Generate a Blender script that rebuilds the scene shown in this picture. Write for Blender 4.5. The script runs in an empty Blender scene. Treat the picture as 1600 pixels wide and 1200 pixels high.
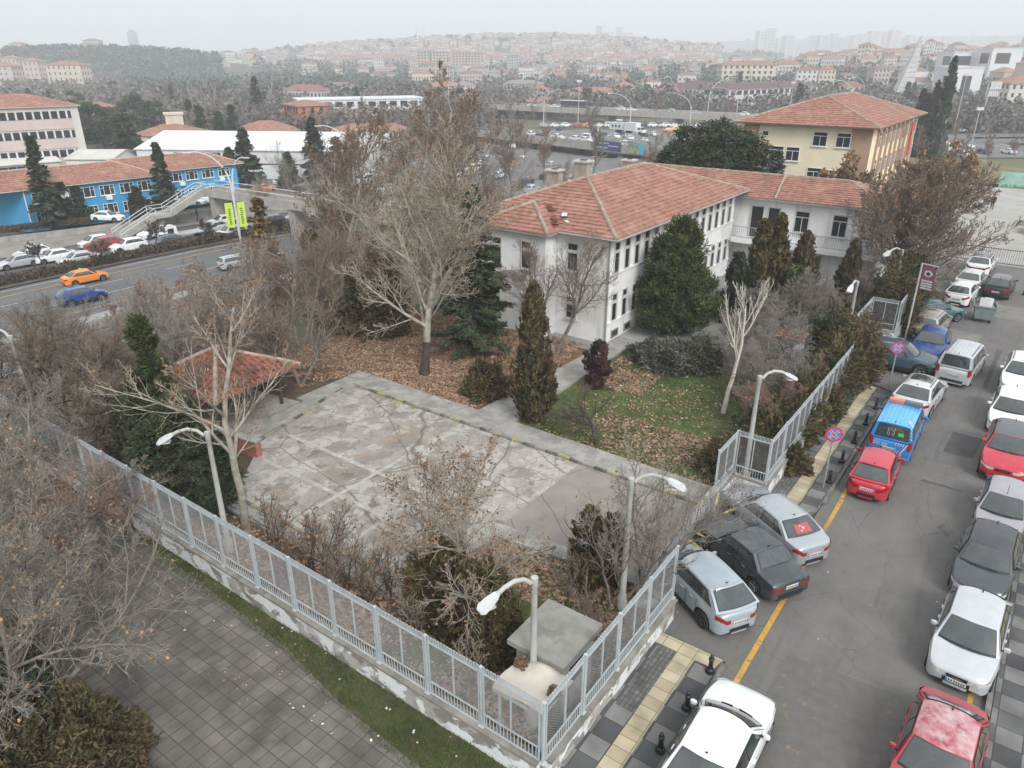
import bpy, math, random
import numpy as np
from math import sin, cos, pi, radians as R
random.seed(7); rng = np.random.default_rng(7)
sc = bpy.context.scene
# ---------------------------------------------------------------- camera, sky, sun, exposure
F, PITCH, H = 1150.0, R(24), 16.5
cam = bpy.data.cameras.new('camera'); camo = bpy.data.objects.new('camera', cam); sc.collection.objects.link(camo)
cam.sensor_width = 36; cam.lens = F / 1600 * 36; cam.clip_start = .3; cam.clip_end = 12000
camo.location = (0, 0, H); camo.rotation_euler = (pi/2 - PITCH, 0, 0)
sc.camera = camo
SUN_EL, SUN_AZ = R(40), R(158)
w = bpy.data.worlds.new('World'); sc.world = w; w.use_nodes = True
nt = w.node_tree; nt.nodes.clear()
sky = nt.nodes.new('ShaderNodeTexSky'); sky.sky_type = 'NISHITA'; sky.sun_disc = False
sky.sun_elevation = SUN_EL; sky.sun_rotation = SUN_AZ; sky.air_density = 1.4; sky.dust_density = 6; sky.ozone_density = 1
hs = nt.nodes.new('ShaderNodeHueSaturation'); hs.inputs['Saturation'].default_value = .16
mx = nt.nodes.new('ShaderNodeMixRGB'); mx.blend_type = 'MIX'; mx.inputs[0].default_value = .72; mx.inputs[2].default_value = (7.3, 7.7, 8.0, 1)
bg = nt.nodes.new('ShaderNodeBackground'); bg.inputs[1].default_value = .1
wo = nt.nodes.new('ShaderNodeOutputWorld')
nt.links.new(sky.outputs[0], hs.inputs['Color']); nt.links.new(hs.outputs[0], mx.inputs[1]); cn = nt.nodes.new('ShaderNodeTexNoise'); cn.inputs['Scale'].default_value = 2.2; cn.inputs['Detail'].default_value = 5; ctc = nt.nodes.new('ShaderNodeTexCoord'); cmp_ = nt.nodes.new('ShaderNodeMapping'); cmp_.inputs['Scale'].default_value = (1, 1, 4); nt.links.new(ctc.outputs['Generated'], cmp_.inputs[0]); nt.links.new(cmp_.outputs[0], cn.inputs['Vector'])
cmr = nt.nodes.new('ShaderNodeMapRange'); cmr.inputs[1].default_value = .3; cmr.inputs[2].default_value = .7; cmr.inputs[3].default_value = .93; cmr.inputs[4].default_value = 1.05; nt.links.new(cn.outputs[0], cmr.inputs[0])
cmx = nt.nodes.new('ShaderNodeMixRGB'); cmx.blend_type = 'MULTIPLY'; cmx.inputs[0].default_value = 1; nt.links.new(mx.outputs[0], cmx.inputs[1]); nt.links.new(cmr.outputs[0], cmx.inputs[2]); nt.links.new(cmx.outputs[0], bg.inputs[0]); nt.links.new(bg.outputs[0], wo.inputs[0])
sl = bpy.data.lights.new('sun', 'SUN'); sl.energy = 1.5; sl.angle = R(24); sl.color = (1, .97, .93)
so = bpy.data.objects.new('sun', sl); sc.collection.objects.link(so)
so.rotation_euler = (pi/2 - SUN_EL, 0, R(22))
so.location = (0, 0, 60)
sc.view_settings.view_transform = 'Standard'; sc.view_settings.look = 'None'; sc.view_settings.exposure = .79; sc.view_settings.gamma = 1
cy = sc.cycles
cy.max_bounces = 5; cy.diffuse_bounces = 3; cy.glossy_bounces = 2; cy.transmission_bounces = 2; cy.volume_bounces = 1; cy.transparent_max_bounces = 8
cy.use_denoising = True
cy.caustics_reflective = False; cy.caustics_refractive = False

# ---------------------------------------------------------------- site frame: s runs up the street, q to the left of it
SA = R(54); SX, SY = cos(SA), sin(SA); OX, OY = .75, 12.6
def W(s, q, z=0.0): return (OX + s*SX - q*SY, OY + s*SY + q*SX, z)
def toB(x, y):
    x -= OX; y -= OY
    return x*SX + y*SY, -x*SY + y*SX
def at(u, v, z=0.0):                                                  # ground point at height z seen at photo position u, v
    a, b = (u-800)/F, (v-600)/F
    r = (a, cos(PITCH) - b*sin(PITCH), -sin(PITCH) - b*cos(PITCH)); t = (z-H)/r[2]
    return (r[0]*t, r[1]*t, z)
def ss(e0, e1, x):
    t = np.clip((x-e0)/(e1-e0), 0, 1); return t*t*(3-2*t)
BUMPS = [(-480, 985, 210, 95, 24), (-800, 1000, 240, 130, 22), (-330, 1180, 160, 130, 8), (440, 640, 260, 190, 18), (420, 900, 160, 120, 10), (850, 860, 380, 200, 30),
         (-100, 1950, 620, 420, 26), (250, 1750, 420, 300, 15), (-420, 1700, 300, 220, 10),
         (1500, 3700, 1200, 420, 85), (2600, 3300, 900, 500, 80), (-1700, 3700, 900, 500, 45), (-300, 3950, 900, 350, 25), (-2600, 3000, 700, 500, 55), (3600, 2300, 700, 700, 70)]
def ground(x, y):
    x = np.asarray(x, float); y = np.asarray(y, float)
    s, q = toB(x, y); r = np.hypot(x, y)
    low = -6 - 2.2*ss(110, 190, r) - 2*ss(250, 500, r)
    az = np.arctan2(x, np.maximum(y, 1))
    mid = np.exp(-((az - .02)/.27)**2)
    low = low + mid*(11*ss(560, 1150, r) + 14*ss(1100, 1900, r)) + 4*ss(700, 2500, r)
    for bx, by, sx_, sy_, h in BUMPS: low = low + h*np.exp(-((x-bx)/sx_)**2 - ((y-by)/sy_)**2)
    near = (1 - ss(29, 46, q)) * (1 - ss(116, 210, s))
    return low*(1-near)
def gz(x, y): return float(ground(x, y))
def onground(u, v, it=12):                                           # photo position -> point on the terrain
    z = -6.0
    for _ in range(it):
        p = at(u, v, z); z = z*.4 + .6*gz(p[0], p[1])
    return at(u, v, z)

def far(u, y): return ((u-800)/F*(y*cos(PITCH)+10*sin(PITCH)), y, 0)
def zat(v, y): b = (v-600)/F; return H + y*(-sin(PITCH)-b*cos(PITCH))/(cos(PITCH)-b*sin(PITCH))
# ---------------------------------------------------------------- materials
MATS = {}
def mat(name, col, rough=.75, var=.15, scale=3.0, col2=None, bump=0.0, bscale=30.0, metal=0.0, coat=0.0, island=0.0, objrand=0.0, detail=5, thr=None, spec=.5, emis=None):
    if name in MATS: return MATS[name]
    m = bpy.data.materials.new(name); m.use_nodes = True; t = m.node_tree; N, L = t.nodes, t.links
    b = N['Principled BSDF']; b.inputs['Roughness'].default_value = rough; b.inputs['Metallic'].default_value = metal
    b.inputs['Coat Weight'].default_value = coat; b.inputs['Coat Roughness'].default_value = .06; b.inputs['Specular IOR Level'].default_value = spec
    c = tuple(col) + (1,)
    if not var and not col2 and not island and not objrand and not bump:
        b.inputs['Base Color'].default_value = c; MATS[name] = m; m.diffuse_color = c; return m
    tc = N.new('ShaderNodeTexCoord'); nz = N.new('ShaderNodeTexNoise'); nz.inputs['Scale'].default_value = scale; nz.inputs['Detail'].default_value = detail; nz.inputs['Roughness'].default_value = .62
    L.new(tc.outputs['Object'], nz.inputs['Vector'])
    cr = N.new('ShaderNodeValToRGB'); lo, hi = thr or (.35, .65)
    cr.color_ramp.elements[0].position = lo; cr.color_ramp.elements[1].position = hi
    cr.color_ramp.elements[0].color = tuple(max(0, k*(1-var)) for k in col) + (1,)
    cr.color_ramp.elements[1].color = (tuple(col2) if col2 else tuple(min(1, k*(1+var)) for k in col)) + (1,)
    L.new(nz.outputs[0], cr.inputs[0]); out = cr.outputs[0]
    if island or objrand:
        if island: g = N.new('ShaderNodeNewGeometry'); src = g.outputs['Random Per Island']; amt = island
        else: g = N.new('ShaderNodeObjectInfo'); src = g.outputs['Random']; amt = objrand
        h = N.new('ShaderNodeHueSaturation'); mr = N.new('ShaderNodeMapRange'); mr.inputs[3].default_value = 1-amt; mr.inputs[4].default_value = 1+amt
        L.new(src, mr.inputs[0]); L.new(mr.outputs[0], h.inputs['Value']); L.new(out, h.inputs['Color']); out = h.outputs[0]
    L.new(out, b.inputs['Base Color'])
    if bump:
        n2 = N.new('ShaderNodeTexNoise'); n2.inputs['Scale'].default_value = bscale; n2.inputs['Detail'].default_value = 4; L.new(tc.outputs['Object'], n2.inputs['Vector'])
        bp = N.new('ShaderNodeBump'); bp.inputs['Strength'].default_value = bump; bp.inputs['Distance'].default_value = .02; L.new(n2.outputs[0], bp.inputs['Height']); L.new(bp.outputs[0], b.inputs['Normal'])
    m.diffuse_color = c; MATS[name] = m; return m
def layer(m, col, scale, lo, hi, amt=1.0, detail=6, stretch=None, seed=0, kind='noise', dist=0.0, width=None, rot=0):
    """mix another colour over material m where a noise passes a threshold"""
    t = m.node_tree; N, L = t.nodes, t.links; b = N['Principled BSDF']
    if kind == 'crack': lo, hi = hi, lo
    old = b.inputs['Base Color'].links[0].from_socket if b.inputs['Base Color'].links else None
    tc = N.new('ShaderNodeTexCoord'); mp = N.new('ShaderNodeMapping'); mp.inputs['Location'].default_value = (seed*3.7, seed*1.3, seed*.7)
    if stretch: mp.inputs['Scale'].default_value = stretch
    mp.inputs['Rotation'].default_value = (0, 0, rot)
    L.new(tc.outputs['Object'], mp.inputs[0])
    if kind == 'noise':
        n = N.new('ShaderNodeTexNoise'); n.inputs['Scale'].default_value = scale; n.inputs['Detail'].default_value = detail; n.inputs['Roughness'].default_value = .6; n.inputs['Distortion'].default_value = dist
        L.new(mp.outputs[0], n.inputs['Vector']); src = n.outputs[0]
    elif kind == 'crack':
        n0 = N.new('ShaderNodeTexNoise'); n0.inputs['Scale'].default_value = scale*2; n0.inputs['Detail'].default_value = 4; L.new(mp.outputs[0], n0.inputs['Vector'])
        va = N.new('ShaderNodeVectorMath'); va.operation = 'SCALE'; va.inputs['Scale'].default_value = dist; L.new(n0.outputs['Color'], va.inputs[0])
        vb = N.new('ShaderNodeVectorMath'); L.new(va.outputs[0], vb.inputs[0]); L.new(mp.outputs[0], vb.inputs[1])
        n = N.new('ShaderNodeTexVoronoi'); n.feature = 'DISTANCE_TO_EDGE'; n.inputs['Scale'].default_value = scale; L.new(vb.outputs[0], n.inputs['Vector']); src = n.outputs[0]
    elif kind == 'cell':
        n = N.new('ShaderNodeTexVoronoi'); n.inputs['Scale'].default_value = scale; n.inputs['Randomness'].default_value = .9; L.new(mp.outputs[0], n.inputs['Vector'])
        sp = N.new('ShaderNodeSeparateColor'); L.new(n.outputs['Color'], sp.inputs[0]); src = sp.outputs[0]
    mr = N.new('ShaderNodeMapRange'); mr.inputs[1].default_value = lo; mr.inputs[2].default_value = hi; mr.inputs[4].default_value = amt; mr.clamp = True
    L.new(src, mr.inputs[0])
    mxn = N.new('ShaderNodeMixRGB'); mxn.inputs[2].default_value = tuple(col)+(1,); L.new(mr.outputs[0], mxn.inputs[0])
    if old: L.new(old, mxn.inputs[1])
    else: mxn.inputs[1].default_value = b.inputs['Base Color'].default_value
    L.new(mxn.outputs[0], b.inputs['Base Color']); return m

# ---------------------------------------------------------------- mesh collector
class MB:
    def __init__(s, o=(0, 0, 0)): s.v = []; s.f = []; s.m = []; s.o = o
    def add(s, vs, fs, mi=0):
        b = len(s.v); s.v += [tuple(p) for p in vs]; s.f += [tuple(i+b for i in f) for f in fs]; s.m += [mi]*len(fs); return s
    def box(s, c, d, rot=0, mi=0, top=1.0):
        x, y, z = d[0]/2, d[1]/2, d[2]/2; vs = []
        for k, (a, b, e) in enumerate([(-1,-1,-1),(1,-1,-1),(1,1,-1),(-1,1,-1),(-1,-1,1),(1,-1,1),(1,1,1),(-1,1,1)]):
            f = top if e > 0 else 1
            px, py = a*x*f, b*y*f
            vs.append((c[0]+px*cos(rot)-py*sin(rot), c[1]+px*sin(rot)+py*cos(rot), c[2]+e*z))
        return s.add(vs, [(0,3,2,1),(4,5,6,7),(0,1,5,4),(1,2,6,5),(2,3,7,6),(3,0,4,7)], mi)
    def bar(s, p0, p1, w, h=None, mi=0):
        """square bar between two points"""
        p0, p1 = np.array(p0, float), np.array(p1, float); h = h or w
        d = p1-p0; d /= (np.linalg.norm(d) or 1); up = np.array((0, 0, 1.)) if abs(d[2]) < .9 else np.array((1., 0, 0))
        a = np.cross(d, up); a /= np.linalg.norm(a); b = np.cross(a, d)
        vs = [p + a*w/2*i + b*h/2*j for p in (p0, p1) for i, j in ((-1,-1),(1,-1),(1,1),(-1,1))]
        return s.add(vs, [(0,1,2,3),(7,6,5,4),(0,4,5,1),(1,5,6,2),(2,6,7,3),(3,7,4,0)], mi)
    def tube(s, pts, rad, n=8, mi=0, cap=True):
        pts = [np.array(p, float) for p in pts]; rad = rad if hasattr(rad, '__len__') else [rad]*len(pts); vs = []; fs = []
        for i, p in enumerate(pts):
            d = pts[min(i+1, len(pts)-1)] - pts[max(i-1, 0)]; d /= (np.linalg.norm(d) or 1)
            up = np.array((0, 0, 1.)) if abs(d[2]) < .9 else np.array((1., 0, 0))
            a = np.cross(d, up); a /= np.linalg.norm(a); b = np.cross(d, a)
            vs += [p + rad[i]*(a*cos(2*pi*k/n)+b*sin(2*pi*k/n)) for k in range(n)]
        for i in range(len(pts)-1):
            fs += [(i*n+k, i*n+(k+1) % n, (i+1)*n+(k+1) % n, (i+1)*n+k) for k in range(n)]
        if cap: fs += [tuple(range(n))[::-1], tuple(range((len(pts)-1)*n, len(pts)*n))]
        return s.add(vs, fs, mi)
    def prism(s, poly, z0, z1, mi=0, mi_top=None):
        n = len(poly); vs = [(p[0], p[1], z0) for p in poly] + [(p[0], p[1], z1) for p in poly]
        s.add(vs, [(i, (i+1) % n, n+(i+1) % n, n+i) for i in range(n)] + [tuple(range(n))[::-1]], mi)
        return s.add([(p[0], p[1], z1) for p in poly], [tuple(range(n))], mi if mi_top is None else mi_top)
    def grid(s, fn, nu, nv, mi=0):
        vs = [fn(i/nu, j/nv) for j in range(nv+1) for i in range(nu+1)]
        return s.add(vs, [(j*(nu+1)+i, j*(nu+1)+i+1, (j+1)*(nu+1)+i+1, (j+1)*(nu+1)+i) for j in range(nv) for i in range(nu)], mi)
    def lathe(s, prof, c=(0,0,0), n=16, mi=0):
        vs = [(c[0]+r*cos(2*pi*k/n), c[1]+r*sin(2*pi*k/n), c[2]+z) for r, z in prof for k in range(n)]
        return s.add(vs, [(i*n+k, i*n+(k+1) % n, (i+1)*n+(k+1) % n, (i+1)*n+k) for i in range(len(prof)-1) for k in range(n)], mi)
    def mesh(s, name, mats):
        me = bpy.data.meshes.new(name); o = s.o
        me.from_pydata([(a-o[0], b-o[1], c-o[2]) for a, b, c in s.v] if any(o) else s.v, [], s.f)
        for m in (mats if isinstance(mats, (list, tuple)) else [mats]): me.materials.append(m)
        if len(me.materials) > 1: me.polygons.foreach_set('material_index', s.m)
        return me
    def build(s, name, mats, parent=None, smooth=None, **kw):
        me = s.mesh(name, mats)
        o = bpy.data.objects.new(name, me); sc.collection.objects.link(o)
        if smooth is not None:
            me.polygons.foreach_set('use_smooth', [True]*len(me.polygons))
            me.set_sharp_from_angle(angle=R(smooth))
        if parent: o.parent = parent
        for k, v in kw.items(): o[k] = v
        return o
def thing(name, label, cat, loc=(0, 0, 0), rz=0.0, group=None, data=None):
    o = bpy.data.objects.new(name, data); sc.collection.objects.link(o); o.location = loc; o.rotation_euler = (0, 0, rz)
    o['label'] = label; o['category'] = cat
    if group: o['group'] = group
    return o
def bthing(name, label, cat, s, q, z=0.0, rot=0.0, group=None, data=None): return thing(name, label, cat, W(s, q, z), SA+rot, group, data)
def struct(o, kind='structure'): o['kind'] = kind; return o
def bstruct(mb, name, mats, **kw):                                     # a piece of the setting given in site coordinates
    o = mb.build(name, mats, **kw); o.location = W(0, 0); o.rotation_euler = (0, 0, SA); return struct(o)
def dup(root, loc=None, rz=None, label=None, group=None, scale=None):
    c = root.copy(); sc.collection.objects.link(c)
    if loc is not None: c.location = loc
    if rz is not None: c.rotation_euler = (0, 0, rz)
    if label: c['label'] = label
    if group: c['group'] = group
    if scale: c.scale = (scale,)*3 if not hasattr(scale, '__len__') else scale
    for ch in list(root.children):
        d = ch.copy(); sc.collection.objects.link(d); d.parent = c
        for g in list(ch.children):
            e = g.copy(); sc.collection.objects.link(e); e.parent = d
    return c
def npmesh(name, verts, faces, mats, mi=None, smooth=False):
    """fast mesh from arrays; faces (N,3) or (N,4)"""
    me = bpy.data.meshes.new(name); k = faces.shape[1]; n = len(faces)
    me.vertices.add(len(verts)); me.vertices.foreach_set('co', np.asarray(verts, np.float32).ravel())
    me.loops.add(n*k); me.loops.foreach_set('vertex_index', faces.astype(np.int32).ravel())
    me.polygons.add(n); me.polygons.foreach_set('loop_start', np.arange(n, dtype=np.int32)*k)
    for m in (mats if isinstance(mats, (list, tuple)) else [mats]): me.materials.append(m)
    if mi is not None: me.polygons.foreach_set('material_index', np.asarray(mi, np.int32))
    if smooth: me.polygons.foreach_set('use_smooth', np.ones(n, bool))
    me.update(calc_edges=True); return me
def objm(name, me, parent=None):
    o = bpy.data.objects.new(name, me); sc.collection.objects.link(o)
    if parent: o.parent = parent
    return o
def quads_from(c, a, b):
    """centres c (N,3), half axes a,b (N,3) -> verts, faces"""
    v = np.stack([c-a-b, c+a-b, c+a+b, c-a+b], 1).reshape(-1, 3); f = np.arange(len(v)).reshape(-1, 4); return v, f
def randvec(n, r=rng):
    v = r.normal(size=(n, 3)); return v/np.linalg.norm(v, axis=1, keepdims=True)
# ================================================================ terrain and roads
def terrain():
    def axis(lo, hi, d0, gr):
        a = [0.0]; 
        while a[-1] < hi: a.append(a[-1] + max(d0, abs(a[-1])*gr))
        b = [0.0]
        while b[-1] > lo: b.append(b[-1] - max(d0, abs(b[-1])*gr))
        return np.array(b[:0:-1] + a)
    xs = axis(-4300, 4300, 2.5, .035); ys = axis(-300, 4300, 2.5, .03)
    X, Y = np.meshgrid(xs, ys); Z = ground(X, Y)
    s, q = toB(X, Y)
    flat = (1 - ss(29, 31, q)) * (1 - ss(114, 116, s))
    Z = Z - .06
    nx = len(xs); v = np.stack([X, Y, Z], -1).reshape(-1, 3)
    i = np.arange(len(ys)-1)[:, None]*nx + np.arange(nx-1)[None, :]; i = i.ravel()
    f = np.stack([i, i+1, i+nx+1, i+nx], 1)
    m = mat('terrain_soil', (.105, .09, .062), .95, .3, .06, col2=(.14, .125, .08), detail=8)
    layer(m, (.085, .1, .04), .02, .5, .62, .7, seed=1); layer(m, (.17, .15, .125), .012, .58, .66, .7, seed=3); layer(m, (.07, .062, .05), .4, .5, .7, .5, seed=5)
    struct(objm('terrain', npmesh('terrain', v, f, m, smooth=True)))
terrain()
def poly(mb, pts, z, mi=0): mb.add([(a, b, z) for a, b in pts], [tuple(range(len(pts)))], mi)

# asphalt street
m = mat('asphalt', (.145, .138, .13), .9, .12, .9, detail=9, bump=.25, bscale=60)
layer(m, (.175, .166, .155), 6, .5, .72, .4, stretch=(.04, .55, 1), seed=2, detail=4)
layer(m, (.09, .087, .085), 3, .56, .68, .45, stretch=(.1, .9, 1), seed=6, detail=5)
layer(m, (.18, .17, .158), .25, .5, .72, .35, seed=9, detail=4)
layer(m, (.06, .058, .056), .5, 0, .006, .8, kind='crack', dist=.5, seed=4)
layer(m, (.07, .066, .062), 1.6, .68, .74, .6, seed=12)
layer(m, (.22, .21, .2), 40, .66, .75, .5, seed=14, detail=2)
layer(m, (.075, .07, .066), 25, .3, .2, .4, seed=15, detail=2)
mb = MB(); poly(mb, [(-14, -8.75), (64.6, -8.75), (64.6, -2.15), (-14, -2.15)], 0)
poly(mb, [(6.6, -2.15), (15.4, -2.15), (14.4, 1.35), (13.9, 1.2), (7.5, 1.2), (7.5, .1), (6.6, .1)], 0)
poly(mb, [(30.6, -2.15), (64.6, -2.15), (64.6, 1.2), (31.5, 1.2), (31.5, -.2)], 0)
bstruct(mb, 'street', m)
m = mat('patch_asphalt', (.2, .19, .172), .92, .16, .8, bump=.2, bscale=50); layer(m, (.1, .095, .09), 1.3, .58, .66, .7, seed=3)
mb = MB()
for (s0, s1, q0, q1) in ((37.6, 43.5, -4.8, -2.9), (48, 51.5, -7.2, -5.2)):
    pts = [(s0, q0), (s1, q0-.3), (s1+.2, q1), (s0+.3, q1+.1)]; poly(mb, pts, .005)
bstruct(mb, 'asphalt_patches', m)
m = mat('dark_patch', (.088, .085, .083), .9, .15, 1.5); mb = MB()
for (s0, s1, q0, q1) in ((24.8, 27.2, -6.6, -5.5), (30, 33.3, -7.6, -6.9), (21.4, 21.5, -6.5, -5.1), (34, 41, -6.25, -6.13)):
    poly(mb, [(s0, q0), (s1, q0-.15), (s1+.1, q1), (s0-.05, q1+.1)], .004)
bstruct(mb, 'asphalt_repairs', m)
# yellow edge lines, worn
m = mat('yellow_paint', (.52, .3, .045), .7, .12, 4); layer(m, (.14, .13, .115), 5, .56, .66, .8, seed=2, detail=8); layer(m, (.14, .13, .115), .35, .56, .68, .6, seed=5)
mb = MB()
poly(mb, [(-14, -2.72), (17.9, -2.78), (17.9, -2.62), (-14, -2.56)], .006)
for a in np.arange(18, 60, 3.0): poly(mb, [(a, -2.74), (a+3.0, -2.70 if a < 45 else -2.6), (a+3.0, -2.56), (a, -2.6)], .006)
poly(mb, [(-14, -8.3), (64, -8.3), (64, -8.16), (-14, -8.16)], .006)
bstruct(mb, 'yellow_edge_lines', m)
m = mat('worn_yellow_marks', (.13, .122, .114), .9, .1, 3); layer(m, (.4, .26, .06), 2.2, .63, .72, .6, seed=2, detail=9)
mb = MB(); poly(mb, [(3.2, -6.6), (8.3, -6.9), (8.0, -3.6), (3.0, -3.4)], .005); bstruct(mb, 'worn_marking', m)

# pavements: checker slabs
def paving(name, a, b, tile, sq=None, j=.02, scl=None, loc=(0, 0, 0)):
    m = bpy.data.materials.new(name); m.use_nodes = True; t = m.node_tree; N, L = t.nodes, t.links; bs = N['Principled BSDF']; bs.inputs['Roughness'].default_value = .8
    tc = N.new('ShaderNodeTexCoord'); mp = N.new('ShaderNodeMapping'); mp.inputs['Scale'].default_value = (1/tile[0], 1/tile[1], 1); mp.inputs['Location'].default_value = loc
    L.new(tc.outputs['Object'], mp.inputs[0])
    fl = N.new('ShaderNodeVectorMath'); fl.operation = 'FLOOR'; L.new(mp.outputs[0], fl.inputs[0])
    wn = N.new('ShaderNodeTexWhiteNoise'); wn.noise_dimensions = '2D'; L.new(fl.outputs[0], wn.inputs['Vector'])
    fr = N.new('ShaderNodeVectorMath'); fr.operation = 'FRACTION'; L.new(mp.outputs[0], fr.inputs[0])
    sp = N.new('ShaderNodeSeparateXYZ'); L.new(fr.outputs[0], sp.inputs[0])
    def edge(sock, wd):
        p = N.new('ShaderNodeMath'); p.operation = 'PINGPONG'; p.inputs[1].default_value = .5; L.new(sock, p.inputs[0])
        l = N.new('ShaderNodeMath'); l.operation = 'LESS_THAN'; l.inputs[1].default_value = wd; L.new(p.outputs[0], l.inputs[0]); return l.outputs[0]
    mxe = N.new('ShaderNodeMath'); mxe.operation = 'MAXIMUM'; L.new(edge(sp.outputs[0], j/tile[0]), mxe.inputs[0]); L.new(edge(sp.outputs[1], j/tile[1]), mxe.inputs[1])
    if sq:
        ck = N.new('ShaderNodeTexChecker'); ck.inputs['Scale'].default_value = 1; L.new(mp.outputs[0], ck.inputs['Vector']); fac = ck.outputs['Fac']
        fm = N.new('ShaderNodeMath'); fm.operation = 'MULTIPLY_ADD'; fm.inputs[1].default_value = .72; L.new(fac, fm.inputs[0]); w2 = N.new('ShaderNodeMath'); w2.operation = 'MULTIPLY'; w2.inputs[1].default_value = .34; L.new(wn.outputs[0], w2.inputs[0]); L.new(w2.outputs[0], fm.inputs[2]); fac = fm.outputs[0]
    else: fac = wn.outputs[0]
    m1 = N.new('ShaderNodeMixRGB'); m1.inputs[1].default_value = a+(1,); m1.inputs[2].default_value = b+(1,); L.new(fac, m1.inputs[0])
    nz = N.new('ShaderNodeTexNoise'); nz.inputs['Scale'].default_value = 1.1; nz.inputs['Detail'].default_value = 9; L.new(tc.outputs['Object'], nz.inputs['Vector'])
    mr = N.new('ShaderNodeMapRange'); mr.inputs[1].default_value = .3; mr.inputs[2].default_value = .7; mr.inputs[3].default_value = .68; mr.inputs[4].default_value = 1.25; L.new(nz.outputs[0], mr.inputs[0])
    m2 = N.new('ShaderNodeMixRGB'); m2.blend_type = 'MULTIPLY'; m2.inputs[0].default_value = 1; L.new(m1.outputs[0], m2.inputs[1]); L.new(mr.outputs[0], m2.inputs[2])
    m3 = N.new('ShaderNodeMixRGB'); m3.inputs[2].default_value = tuple(k*.38 for k in a)+(1,); L.new(m2.outputs[0], m3.inputs[1])
    me_ = N.new('ShaderNodeMath'); me_.operation = 'MULTIPLY'; me_.inputs[1].default_value = .75; L.new(mxe.outputs[0], me_.inputs[0]); L.new(me_.outputs[0], m3.inputs[0])
    L.new(m3.outputs[0], bs.inputs['Base Color'])
    bp = N.new('ShaderNodeBump'); bp.inputs['Strength'].default_value = .5; bp.inputs['Distance'].default_value = .01; bp.invert = True; L.new(mxe.outputs[0], bp.inputs['Height']); L.new(bp.outputs[0], bs.inputs['Normal'])
    MATS[name] = m; return m
slab = paving('checker_slabs', (.062, .064, .068), (.19, .19, .18), (.66, .62), sq=True, j=.012, loc=(0, .35, 0))
small = paving('small_setts', (.1, .1, .098), (.17, .165, .155), (.2, .13), j=.012)
kerbm = mat('kerb_concrete', (.17, .165, .155), .9, .25, 3)
tact = paving('yellow_tactile', (.38, .32, .21), (.5, .43, .3), (.4, .5), j=.012, loc=(0, .35/.5, 0))
# ribs on the tactile tiles
mb = MB()
def curvy(s0, s1, qa, qb, r0, r1): # pavement outline with rounded street-side corners (q = -2.1 side)
    pts = [(s0, qa)]
    for k in range(7): a = pi/2*k/6; pts.append((s0 + r0 - r0*cos(a), qb + r0 - r0*sin(a)) if r0 else (s0, qb))
    for k in range(7): a = pi/2*k/6; pts.append((s1 - r1 + r1*sin(a), qb + r1 - r1*cos(a)) if r1 else (s1, qb))
    pts.append((s1, qa)); return pts
for (s0, s1, qa, r0, r1) in ((-14, 6.55, -.02, 0, .05), (15.5, 30.6, .1, 1.1, 1.2)):
    out = curvy(s0, s1, qa, -2.12, r0, r1)
    mb = MB(); mb.prism(out, -.1, .12, 1, 0); bstruct(mb, 'pavement', [slab, kerbm])
    mb = MB(); poly(mb, [(s0+.3, -.86) if s0 > 0 else (s0, -.86), (s0+.3, -1.4) if s0 > 0 else (s0, -1.4), (s1-.25, -1.4), (s1-.25, -.86)], .126); bstruct(mb, 'tactile_strip', tact)
    mb = MB(); poly(mb, [(s0+.5 if s0 > 0 else 3.2, -.3), (s0+.5 if s0 > 0 else 3.2, -.85), (s0+5.5 if s0 > 0 else 6.3, -.85), (s0+5.5 if s0 > 0 else 6.3, -.3)], .124) ; bstruct(mb, 'sett_strip', small)
mb = MB(); poly(mb, [(15.9, .05), (15.9, -.86), (20, -.86), (20, .05)], .125); poly(mb, [(6.0, 0), (6.0, -2.0), (6.5, -2.1), (6.5, 0)], .128, 1)
bstruct(mb, 'sett_strip', [small, tact])
mb = MB(); mb.prism([(-14, -8.75), (64.6, -8.75), (64.6, -14.2), (-14, -14.2)][::-1], -.1, .12, 1, 0); bstruct(mb, 'pavement', [slab, kerbm])
mb = MB(); poly(mb, [(-14, -10.6), (64, -10.6), (64, -9.95), (-14, -9.95)], .126); bstruct(mb, 'tactile_strip', paving('olive_tactile', (.3, .27, .13), (.36, .32, .16), (.33, .33), j=.012))
mb = MB(); mb.box((25, -8.66, .065), (78, .14, .12)); mb.box((-3.8, -2.19, .065), (20.4, .12, .12)); mb.box((23, -2.19, .065), (12, .12, .12)); bstruct(mb, 'kerb', kerbm)
# yard beyond the gate
m = mat('yard_concrete', (.36, .35, .325), .9, .12, .5, bump=.1); layer(m, (.25, .24, .225), .4, .55, .7, .6, seed=3); layer(m, (.42, .41, .385), .3, .55, .62, .5, seed=7); layer(m, (.2, .19, .18), .12, 0, .008, .8, kind='crack', dist=.2)
mb = MB(); poly(mb, [(64.6, -40), (113, -40), (113, 9.8), (72, 9.8), (64.6, 1.2)], .0); bstruct(mb, 'school_yard', m)
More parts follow.
